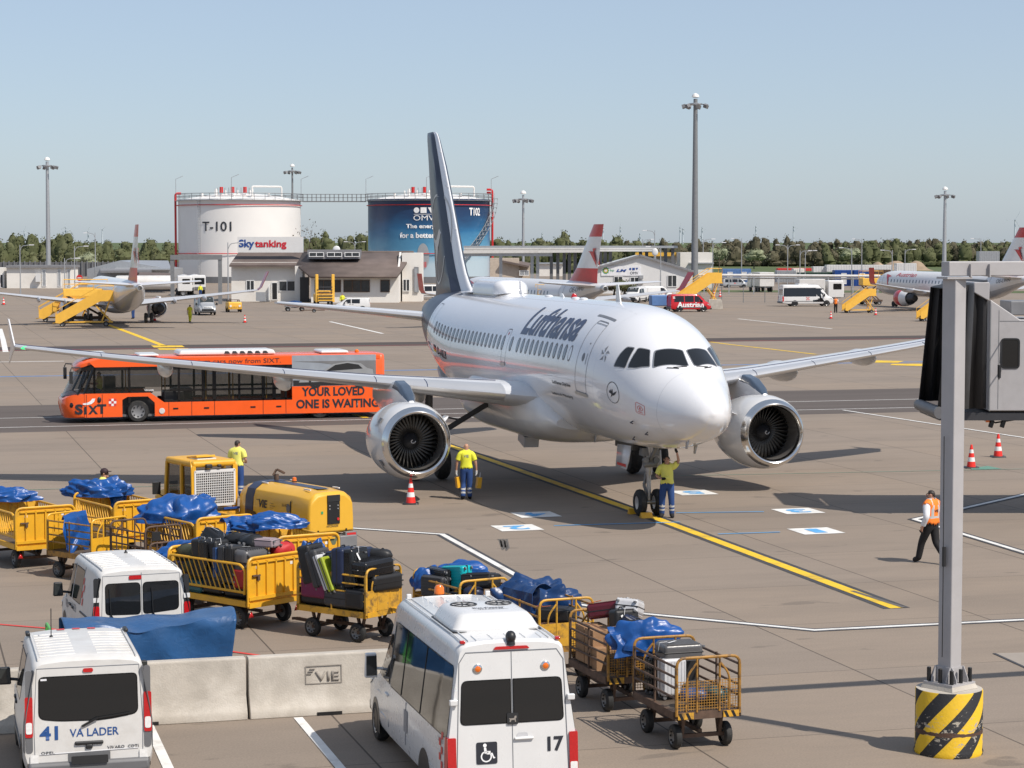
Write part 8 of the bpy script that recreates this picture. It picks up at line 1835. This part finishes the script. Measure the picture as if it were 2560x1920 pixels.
SG = thing('roof_sign', 'large white roof sign reading Skytanking in blue and red', 'sign', (0, 0, 0)); boxb(SG, 'sign_board', 595, 759, 592, 631, 291, .5, 'white_paint')
k = 291/CAM_F; decal('lettering', fitw(text2d('Sky', 1, .03), 39*k, 25*k), lambda u, v: Vector((XX(618, 291)+u, 290.95, ZZ(611, 291)+v)), M_('sign_blue'), SG); decal('lettering', fitw(text2d('tanking', 1, .03), 79*k, 23*k), lambda u, v: Vector((XX(678, 291)+u, 290.95, ZZ(611.5, 291)+v)), M_('sign_red'), SG)
# gate frame, grey shed, small white building, noise wall
GF = thing('gate_frame', 'grey steel portal frame standing before the white tank', 'gate frame', (0, 0, 0)); mb = MB()
for px in (432, 551): mb.box((XX(px, 278), 278, ZZ(648, 278)/2), (.45, .45, ZZ(648, 278)))
mb.box(((XX(428, 278)+XX(556, 278))/2, 278, ZZ(643, 278)), (XX(556, 278)-XX(428, 278), .6, .6)); mb.build('portal', M_('grey_steel'), GF)
SH = thing('shed', 'long grey metal shed with low gabled roof left of the white tank', 'shed', (0, 0, 0)); YS = 400
MB().prism([(XX(219, YS), 0), (XX(430, YS), 0), (XX(430, YS), ZZ(672, YS)), (XX(300, YS), ZZ(651, YS)), (XX(219, YS), ZZ(672, YS))], lambda u, v: (u, YS, v), lambda u, v: (u, YS+14, v)).build('wall', M_('galv'), SH)
slab('roof', (XX(290, YS), YS-1.5, ZZ(672, YS)), (XX(432, YS), YS-1.5, ZZ(671, YS)), (XX(405, YS), YS+8, ZZ(652, YS)), (XX(296, YS), YS+8, ZZ(651, YS)), .25, 'galv', SH)
slab('canopy', (XX(252, 392), 392, ZZ(676, 392)), (XX(380, 392), 392, ZZ(675, 392)), (XX(380, 400), 400, ZZ(671, 400)), (XX(252, 400), 400, ZZ(671, 400)), .4, 'roof_grey', SH); slab('canopy', (XX(345, 340), 340, ZZ(692, 340)), (XX(437, 340), 340, ZZ(697, 340)), (XX(425, 348), 348, ZZ(682, 348)), (XX(350, 348), 348, ZZ(680, 348)), .2, 'roof_brown', SH)
SW = thing('small_building', 'small white flat roofed building at the far left apron edge', 'building', (0, 0, 0)); boxb(SW, 'wall', 18, 179, 669, 721, 373, 6, 'wall_white'); boxb(SW, 'roof', 16, 181, 663, 669, 372.5, 7, 'roof_grey')
for a, b in ((107, 116), (146, 153), (170, 177)): windowp(SW, a, b, 674, 715, 373, 1, 'frame_white', 'galv', 'door')
boxb(SW, 'air_unit', 90, 101, 684, 704, 372, .8, 'white_paint')
t = thing('small_building', 'pale hut cut by the left edge of the picture', 'building', (0, 0, 0)); boxb(t, 'wall', -60, 12, 669, 722, 374, 6, 'wall_white'); windowp(t, 2, 9, 686, 718, 374, 1, 'frame_white', 'window_far', 'door')
t = thing('noise_wall', 'long dark grey noise wall in front of the left trees', 'wall', (0, 0, 0)); boxb(t, 'panel', -300, 460, 655, 690, 470, .4, 'plastic_grey'); mb = MB()
for k in range(60): mb.box((XX(-300+k*13, 470), 469.8, ZZ(672, 470)), (.2, .3, 3.4))
mb.build('wall_post', M_('grey_steel'), t)
# pipe bridge
PB = thing('pipe_bridge', 'long steel pipe bridge on dark posts right of the blue tank', 'pipe bridge', (0, 0, 0)); Yp = 350; mb = MB()
mb.box(((XX(1160, Yp)+XX(1690, Yp))/2, Yp, ZZ(617, Yp)), (XX(1690, Yp)-XX(1160, Yp), 6, .35)); mb.box(((XX(1150, 330)+XX(1380, 330))/2, 330, ZZ(636, 330)), (XX(1380, 330)-XX(1150, 330), 1.2, .5)); mb.build('deck', M_('galv'), PB)
mb = MB()
for z_ in (622, 626): MB().bar((XX(1160, 347), 347, ZZ(z_, 347)), (XX(1640, 347), 347, ZZ(z_, 347)), .3).build('pipe', M_('white_dirty'), PB)
MB().bar((XX(1150, 329), 329, ZZ(630, 329)), (XX(1460, 329), 329, ZZ(628, 329)), .35).build('pipe', M_('white_dirty'), PB)
for px in (1252, 1330, 1344, 1378, 1394, 1410, 1423, 1437, 1455, 1500, 1512, 1525, 1600, 1615, 1662, 1680): MB().box((XX(px, Yp), Yp-1, ZZ(620, Yp)/2), (.5, .5, ZZ(620, Yp))).build('post', M_('plastic_grey' if px > 1360 else 'galv'), PB)
t = thing('beige_hut', 'beige building with brown lean to roof beside the blue tank', 'building', (0, 0, 0)); boxb(t, 'wall', 1225, 1298, 645, 704, 372, 6, 'beige_wall'); slab('roof', (XX(1256, 371), 371, ZZ(651, 371)), (XX(1322, 371), 371, ZZ(664, 371)), (XX(1326, 378), 378, ZZ(657, 378)), (XX(1260, 378), 378, ZZ(645, 378)), .3, 'roof_brown', t); windowp(t, 1299, 1322, 676, 688, 371.5, 2, 'frame_white', 'galv')
boxb(t, 'wall', 1298, 1325, 664, 704, 373, 4, 'beige_wall')
t = thing('white_hut', 'plain white block building behind the pipe bridge posts', 'building', (0, 0, 0)); boxb(t, 'wall', 1346, 1408, 660, 690, 395, 6, 'wall_white'); boxb(t, 'roof', 1344, 1410, 657, 660, 394.5, 7, 'galv')
# white gabled fuel office
FO = thing('gabled_building', 'white gabled building with oil company logos behind the red van', 'building', (0, 0, 0)); Yf = 335
MB().prism([(XX(1484, Yf), 0), (XX(1731, Yf), 0), (XX(1731, Yf), ZZ(676, Yf)), (XX(1600, Yf), ZZ(638, Yf)), (XX(1484, Yf), ZZ(670, Yf))], lambda u, v: (u, Yf, v), lambda u, v: (u, Yf+14, v)).build('wall', M_('white_paint'), FO)
slab('roof', (XX(1598, Yf), Yf-.5, ZZ(635, Yf)), (XX(1734, Yf), Yf-.5, ZZ(677, Yf)), (XX(1734, Yf+14), Yf+14, ZZ(676, Yf+14)), (XX(1598, Yf+14), Yf+14, ZZ(636, Yf+14)), .3, 'roof_grey', FO); slab('roof', (XX(1481, Yf), Yf-.5, ZZ(670, Yf)), (XX(1599, Yf), Yf-.5, ZZ(635.5, Yf)), (XX(1599, Yf+14), Yf+14, ZZ(636, Yf+14)), (XX(1481, Yf+14), Yf+14, ZZ(668, Yf+14)), .3, 'roof_grey', FO)
for a, b, c, d_ in ((1535, 1556, 691, 712), (1576, 1596, 693, 712), (1669, 1691, 688, 716)): windowp(FO, a, b, c, d_, Yf-.02, 2)
boxb(FO, 'air_unit', 1598, 1608, 688, 696, Yf-.7, .7, 'galv'); boxb(FO, 'air_unit', 1598, 1608, 701, 710, Yf-.7, .7, 'galv')
sb = boxb(FO, 'sign_board', 1503, 1602, 665, 689, Yf-.12, .1, 'white_cloth'); k = Yf/CAM_F
def fo(name, bm, px, py, m): decal(name, bm, lambda u, v: Vector((XX(px, Yf)+u, Yf-.15, ZZ(py, Yf)+v)), M_(m), FO)
pet = lambda n, r0, r1, off=0: [((r0 if j % 2 else r1)*cos(PI*j/n+off), (r0 if j % 2 else r1)*sin(PI*j/n+off)) for j in range(2*n)]
fo('sun_emblem', bm2d([pet(9, .42, .56)]), 1514, 676, 'badge_green'); decal('sun_emblem', bm2d([pet(9, .26, .38)]), lambda u, v: Vector((XX(1514, Yf)+u, Yf-.16, ZZ(676, Yf)+v)), M_('yellow'), FO); decal('sun_emblem', bm2d([circ(.2, 12)]), lambda u, v: Vector((XX(1514, Yf)+u, Yf-.17, ZZ(676, Yf)+v)), M_('white_paint'), FO)
fo('lettering', fitw(text2d('bp', 1), .6, .45), 1530, 676, 'badge_green'); fo('lettering', fitw(text2d('LM', 1, .05, .3), 1.6, .42), 1553, 676, 'sign_blue'); fo('lettering', fitw(text2d('OMV', 1, 0), 1.25, .42), 1585, 682, 'text_dark')
fo('logo_shape', bm2d([[(-.6+.18*cos(2*PI*j/12), .18*sin(2*PI*j/12)) for j in range(12)], [(-.3, -.18), (.1, -.18), (.1, .18), (-.3, .18)], [(.2, .18), (.62, .18), (.41, -.18)]]), 1585, 672, 'sign_blue')
MB().sphere((XX(1639, Yf), Yf+2, ZZ(630, Yf)), .6, 14, 0, (.8, .3, 1)).build('satellite_dish', M_('white_paint'), FO); MB().cyl((XX(1639, Yf), Yf+2, ZZ(642, Yf)-.3), (XX(1639, Yf), Yf+2, ZZ(632, Yf)), .08).build('dish_mast', M_('galv'), FO)
t = thing('flat_building', 'white flat roofed building with yellow band behind the gabled one', 'building', (0, 0, 0)); boxb(t, 'wall', 1700, 1782, 631, 720, 352, 8, 'wall_white'); boxb(t, 'fascia', 1588, 1702, 631, 640, 360, 1, 'yellow_far'); boxb(t, 'wall', 1640, 1702, 640, 700, 361, 6, 'wall_white'); boxb(t, 'ledge', 1722, 1784, 656, 659, 351.5, 1, 'galv')
# containers and stores on the right
def container(label, px0, px1, py0, py1, Y, m, doors=0, dm='white_paint'):
    t = thing('container', label, 'container', (0, 0, 0), 0, 'containers and stores beyond the apron fence'); o = boxb(t, 'box', px0, px1, py0, py1, Y, 3, m); mb = MB(); n = max(4, int((px1-px0)/4)); x0, x1 = XX(px0, Y), XX(px1, Y)
    for k_ in range(n): mb.box((x0+(x1-x0)*(k_+.5)/n, Y-.03, (ZZ(py0, Y)+ZZ(py1, Y))/2), ((x1-x0)/n*.45, .06, (ZZ(py0, Y)-ZZ(py1, Y))*.92))
    mb.build('corrugation', M_(m), t)
    for k_ in range(doors):
        px = px0+(px1-px0)*(k_+.35)/max(1, doors); windowp(t, px, px+12, py0+8, py1-6, Y-.05, 1, 'frame_white', dm, 'door')
    return t
container('light blue container with two white doors behind the silver estate car', 1806, 1877, 672, 705, 420, 'blue_box', 2); container('grey ribbed container right of the white truck', 1941, 1990, 676, 706, 410, 'galv'); container('white container between the grey and the green one', 1983, 2010, 671, 706, 416, 'wall_white'); container('dark green container behind the white minibus', 1996, 2088, 681, 714, 395, 'green_dark')
container('deep blue container with white notice left of the yellow notice', 2086, 2134, 675, 715, 392, 'blue_deep', 1); container('deep blue container with yellow notice', 2134, 2176, 675, 715, 391, 'blue_deep', 1, 'yellow_far'); container('brown container behind the nose of the right parked jet', 2180, 2226, 674, 700, 415, 'rust'); container('reddish topped store behind the grey container', 1944, 2028, 670, 677, 424, 'vie_red')
container('long white ribbed store in the far background on the right', 2066, 2230, 662, 679, 450, 'white_paint'); container('low white store left of the long ribbed one', 2032, 2068, 666, 680, 452, 'white_paint'); container('white truck bodies parked near the right edge of the stores', 2240, 2290, 658, 680, 440, 'white_paint'); container('pale grey silo box above the boarding bridge beam', 2446, 2497, 628, 660, 470, 'galv')
# long white pipe, fence posts
t = thing('pipe_line', 'long white pipe running above the ground in front of the containers', 'pipe', (0, 0, 0)); mb = MB(); mb.cyl((XX(1745, 330), 330, ZZ(687, 330)), (XX(2200, 330), 330, ZZ(690, 330)), .2, n=8); mb.build('pipe', M_('white_dirty'), t)
for k_ in range(8): MB().box((XX(1760+k_*62, 330), 330, ZZ(690, 330)/2), (.15, .15, ZZ(690, 330))).build('support', M_('galv'), t)
MB().cyl((XX(1745, 330), 330.5, ZZ(694, 330)), (XX(2200, 330), 330.5, ZZ(697, 330)), .12, n=8).build('pipe', M_('galv'), t)
t = thing('wire_fence', 'thin wire fence on slim posts behind the minibus and the red van', 'fence', (0, 0, 0)); mb = MB()
for k_ in range(9): mb.cyl((XX(1750+k_*54, 284), 284, 0), (XX(1750+k_*54, 284), 284, 2.1), .05, n=6)
for z in (.2, .8, 1.4, 2.0): mb.bar((XX(1750, 284), 284, z), (XX(2190, 284), 284, z), .02)
mb.build('wire_and_posts', M_('grey_steel'), t)
t = thing('concrete_block', 'pale concrete block beside the nose of the red van', 'barrier'); b_ = G(1788, 774); t.location = b_; MB().prism([(-.9, 0), (.9, 0), (.75, 1.15), (-.75, 1.15)], lambda u, v: (u, 0, v), lambda u, v: (u, 1.2, v)).build('block', M_('concrete'), t, bevel=.03)
t = thing('blue_cart', 'blue covered cart behind the red van', 'cart', (XX(1650, 250), 250, 0), R_(10)); MB().box((0, 0, 1.2), (2.3, 1.4, 1.2)).build('cover', M_('blue_box'), t, bevel=.08); MB().box((1.3, 0, .9), (.5, 1.5, 1.3)).build('end_panel', M_('yellow_far'), t)
for x in (-.8, .8):
    for sg in (1, -1): wheel(t, x, sg*.6, .25, .15, 'steel_grey', sg)
t = thing('no_entry_sign', 'red no entry sign on a post in front of the grey shed', 'road sign', (XX(200, 300), 300, 0)); MB().cyl((0, 0, 0), (0, 0, 3.3), .06).build('post', M_('galv'), t); o = MB().cyl((0, -.1, 2.95), (0, -.04, 2.95), .42, n=20).build('disc', M_('red'), t); q = MB().box((0, -.13, 2.95), (.55, .02, .15)).build('bar', M_('white_paint')); link_child(q, o)
# ---- light masts and street lamps
def mast(label, px, ybase, ytop, Y, r0=.4, r1=.22, big=True):
    t = thing('light_mast', label, 'floodlight mast', (XX(px, Y), Y, 0), 0, 'tall floodlight masts'); h = ZZ(ytop, Y)
    MB().cyl((0, 0, 0), (0, 0, h), r0, r1, 14).build('mast', M_('grey_steel' if big else 'galv'), t); mb = MB(); mb.lathe([(h-1.0, r1+.3), (h-.9, 1.0), (h-.7, 1.0), (h-.6, r1)], (0, 0, 0), (0, 0, 1), 14); mb.build('head_ring', M_('galv'), t)
    MB().lathe([(h+.2, .3), (h+.3, .6), (h+.7, .45), (h+.9, .05)], (0, 0, 0), (0, 0, 1), 12).build('dome', M_('tank_white'), t)
    for k_ in range(7):
        a = 2*PI*k_/7+.3; mb = MB(); mb.bar((.7*cos(a), .7*sin(a), h-.8), (1.75*cos(a), 1.75*sin(a), h-.9), .1); mb.box((1.8*cos(a), 1.8*sin(a), h-1.15), (.6, .5, .55), R=rotm(.3, .3, a)); mb.build('floodlight', M_('steel_grey'), t)
    return t
mast('tallest floodlight mast, rising right of the airliner above the white gabled building', 1736, 705, 250, 345, .58, .32); mast('floodlight mast at the far left before the trees', 123, 655, 405, 430, .5, .28, False); mast('floodlight mast behind the white tank', 733, 640, 420, 520, .3, .2); mast('floodlight mast right of the blue tank', 1308, 650, 488, 430, .3, .2, False); mast('floodlight mast right of centre above the boarding bridge', 2359, 650, 478, 450, .48, .26, False)
def lamp(label, px, ytop, Y, arms=1, d=1):
    t = thing('street_lamp', label, 'street lamp', (XX(px, Y), Y, 0), 0, 'slim street lamps'); h = ZZ(ytop, Y); MB().cyl((0, 0, 0), (0, 0, h), .10, .06, 8).build('pole', M_('galv'), t)
    for s_ in ((d,) if arms == 1 else (1, -1)): MB().tube([(0, 0, h-.9), (s_*.3, 0, h-.15), (s_*1.6, 0, h)], .05, 5, rad=.4).build('arm', M_('galv'), t); MB().box((s_*1.75, 0, h), (.7, .25, .12)).build('lamp_head', M_('white_cloth'), t)
LP = [('street lamp left of the left parked jet', 52, 612, 330, 1, 1), ('street lamp beside the no entry sign', 188, 615, 330, 1, 1), ('street lamp right of the no entry sign', 240, 582, 400, 1, -1), ('street lamp between the small white building and the shed', 163, 645, 300, 1, 1), ('curved lamp at the left corner of the tan roofed office', 571, 606, 284, 1, 1), ('double lamp between the tanks', 888, 604, 420, 2, 1), ('lamp left of the pipe bridge end', 1606, 598, 390, 1, 1), ('lamp beside the gabled building roof', 1636, 576, 380, 1, -1), ('lamp right of the tallest mast', 1757, 597, 380, 1, 1),
      ('tall lamp before the right woods', 1853, 596, 420, 1, -1), ('double armed lamp above the grey container', 1968, 612, 380, 2, 1), ('lamp with short arm right of the double lamp', 1999, 626, 390, 1, 1), ('lamp beside the short armed one', 2012, 626, 395, 1, 1), ('lamp above the deep blue containers', 2128, 619, 360, 1, -1), ('tall lamp behind the deep blue containers', 2153, 597, 440, 1, -1), ('curved lamp behind the brown container', 2229, 625, 390, 1, -1), ('lamp left of the far right mast', 2261, 623, 430, 1, 1), ('lamp above the silo box', 2450, 596, 440, 1, -1), ('lamp before the gabled building window', 1651, 616, 310, 1, -1), ('lamp at the corner of the flat building', 1781, 606, 348, 1, 1)]
for a in LP: lamp(*a)
# ---- wind turbines far away
def turbine(label, px, hub, rl, ph):
    Y = 7000; t = thing('wind_turbine', label, 'wind turbine', (XX(px, Y), Y, 0), 0, 'wind turbines on the horizon'); h = ZZ(hub, Y); L = rl/CAM_F*Y
    MB().cyl((0, 0, 0), (0, 0, h), 2.6, 1.6, 10).build('tower', M_('turbine'), t); MB().box((0, -2, h), (3.5, 7, 3.5)).build('nacelle', M_('turbine'), t)
    for k_ in range(3):
        a = ph+2*PI*k_/3; MB().bar((0, -6, h), (L*sin(a), -6, h+L*cos(a)), 2.0, 1.0).build('blade', M_('turbine'), t)
for i, (px, hub, rl, ph) in enumerate(((64, 577, 12, .3), (160, 580, 12, 1.1), (167, 568, 14, .1), (223, 578, 12, .4), (258, 574, 11, .9), (38, 590, 9, .2), (1507, 570, 11, 0), (1550, 568, 12, .1), (1599, 584, 9, .2), (1699, 569, 11, 0), (1706, 572, 10, .3), (1754, 570, 12, 0), (1888, 567, 10, .05), (1982, 567, 11, .05), (2534, 550, 24, .5), (1143, 590, 8, .3), (1355, 584, 8, .1))):
    turbine(['faint wind turbine above the left woods, number of them in a loose row', 'faint wind turbine above the middle and right woods'][0 if px < 400 else 1].replace(', number of them in a loose row', ''), px, hub, rl, ph) if px < 2500 else turbine('large wind turbine behind the fin of the right parked jet', px, hub, rl, ph)
# ---- woods, bushes, earth
def leafmat(name, a, b, c):
    q = NT(name); co = q.obj(); n = q.noise(co, .22, 4, .6); n2 = q.noise(co, 2.2, 2); col = q.ramp(n, (.32, a), (.5, b), (.7, c)); q.set(q.b.inputs['Base Color'], q.mix(.3, col, q.ramp(n2, (.3, tuple(x*.7 for x in b)), (.7, tuple(x*1.4 for x in b))))); q.b.inputs['Roughness'].default_value = .8; q.b.inputs['Specular IOR Level'].default_value = .2; MATS[name] = q.m
leafmat('wood_olive', (.060, .070, .030), (.092, .100, .045), (.15, .15, .085)); leafmat('wood_brown', (.062, .060, .036), (.09, .080, .05), (.125, .115, .07)); leafmat('bush_pale', (.16, .18, .10), (.24, .26, .16), (.34, .36, .26))
def crown(mb, c, rx, rz, n, s, rnd, core=.78):
    sd = rnd.uniform(0, 99)
    if core: b = len(mb.v); mb.sphere(c, 1, 10, 0, (rx*core, rx*core, rz*core)); mb.v[b:] = [tuple(c+(Vector(v)-c)*(1+.45*mnoise.noise((Vector(v)-c)*.9+Vector((sd, 0, 0))))) for v in mb.v[b:]]
    for _ in range(n):
        a, b = rnd.uniform(0, 2*PI), rnd.uniform(-1, 1); rr = rnd.uniform(.66, 1.08); d = Vector((cos(a)*(1-b*b)**.5*rx, sin(a)*(1-b*b)**.5*rx, b*rz)); q = d*rr*(1+.35*mnoise.noise(d*.6+Vector((sd, 3, 0))))+c
        u = Vector((rnd.uniform(-1, 1), rnd.uniform(-1, 1), rnd.uniform(-1, 1))).normalized()*s; v = u.cross(Vector((rnd.uniform(-1, 1), rnd.uniform(-1, 1), rnd.uniform(-1, 1)))).normalized()*s*rnd.uniform(.5, 1)
        mb.add([q-u-v*.3, q+v, q+u-v*.2], [(0, 1, 2)])
def wood(label, x0, x1, Y, ztop, depth, m, seed, step=2.6, var=.2):
    rnd = random.Random(seed); mb = MB(); x = x0
    while x < x1:
        for row in range(2):
            y = Y+row*depth/2+rnd.uniform(-2, 2); h = ztop*(1+rnd.uniform(-var, var*.4))*(1+.10*mnoise.noise(Vector((x*.03, seed, 0)))*2); rx = rnd.uniform(1.7, 3.0); xx = x+rnd.uniform(-1.5, 1.5)
            if row == 0: h *= rnd.uniform(.6, .93)
            crown(mb, Vector((xx, y, h*.50)), rx, h*.48, 90, .36, rnd); crown(mb, Vector((xx+rnd.uniform(-.9, .9), y, h*.80)), rx*.62, h*.2, 40, .3, rnd); crown(mb, Vector((x, y, h*.16)), rx*1.1, h*.24, 20, .5, rnd)
        x += step
    return tag(mb.build('woodland', M_(m)), label, 'woods', kind='stuff')
wood('band of olive green woods along the left horizon behind the noise wall', XX(-40, 540), XX(452, 540), 540, 9.2, 34, 'wood_olive', 3)
wood('olive woods between and right of the fuel tanks', XX(742, 560), XX(1600, 560), 560, 9.6, 34, 'wood_olive', 5)
wood('brownish woods along the right horizon', XX(1570, 700), XX(2640, 700), 700, 8.9, 40, 'wood_brown', 9, 2.9, .18)
wood('greener woods behind the right floodlight mast', XX(2080, 690), XX(2640, 690), 690, 8.4, 20, 'wood_olive', 12, 3.4)
def tree(label, px, Y, h, rx, m, seed, cat='tree', n=420):
    rnd = random.Random(seed); t = thing('tree' if cat == 'tree' else 'bush', label, cat, (XX(px, Y), Y, 0)); mb = MB(); mb.cyl((0, 0, 0), (.1, 0, h*.55), .18, .08, 8)
    for k_ in range(5): a = 1.3*k_; mb.cyl((.05, 0, h*(.25+.07*k_)), (rx*.6*cos(a), rx*.6*sin(a), h*(.5+.08*k_)), .07, .03, 6)
    mb.build('trunk', M_('ply'), t); mb = MB()
    for k_ in range(5): crown(mb, Vector((rnd.uniform(-.5, .5)*rx, rnd.uniform(-.5, .5)*rx, h*rnd.uniform(.5, .8))), rx*.62, h*.24, n//5, .16 if cat == 'bush' else .22, rnd, 0 if m == 'ply' else .6)
    mb.build('crown', M_(m), t); return t
tree('bare thin tree right of the white tank', 772, 400, 12.2, 3.0, 'ply', 21, n=110); tree('pale blossoming tree before the right woods', 1884, 640, 6.5, 4.2, 'bush_pale', 22); tree('second pale blossoming tree farther right before the woods', 2126, 640, 6.5, 3.6, 'bush_pale', 23); tree('pale grey green tree beside the flat white building', 1797, 600, 6.8, 3.0, 'bush_pale', 24)
tree('small dark bush in front of the gabled building', 1560, 318, 2.4, 2.0, 'wood_olive', 25, 'bush', 900); tree('low dark bush beside the other bush at the gabled building', 1535, 322, 2.2, 1.6, 'wood_brown', 26, 'bush', 700); tree('round pale bush in the woods behind the left noise wall', 215, 500, 5.6, 3.6, 'bush_pale', 27)
mb = MB(); rnd = random.Random(4); vs = []; NX_, NY_ = 40, 8
for j in range(NY_+1):
    for i in range(NX_+1):
        u = i/NX_; w = j/NY_; h = 2.6*sin(PI*w)*(.35+.65*abs(sin(u*9+.6))**.7)*min(1, u*6, (1-u)*6)+.2*mnoise.noise(Vector((u*20, w*5, 1)))*sin(PI*w)
        vs.append((XX(2176, 600)+u*(XX(2336, 600)-XX(2176, 600)), 600+w*14, max(h, 0)+.02))
mb.add(vs, [(j*(NX_+1)+i, j*(NX_+1)+i+1, (j+1)*(NX_+1)+i+1, (j+1)*(NX_+1)+i) for j in range(NY_) for i in range(NX_)], sm=True); tag(mb.build('earth_mound', M_('sand')), kind='structure')
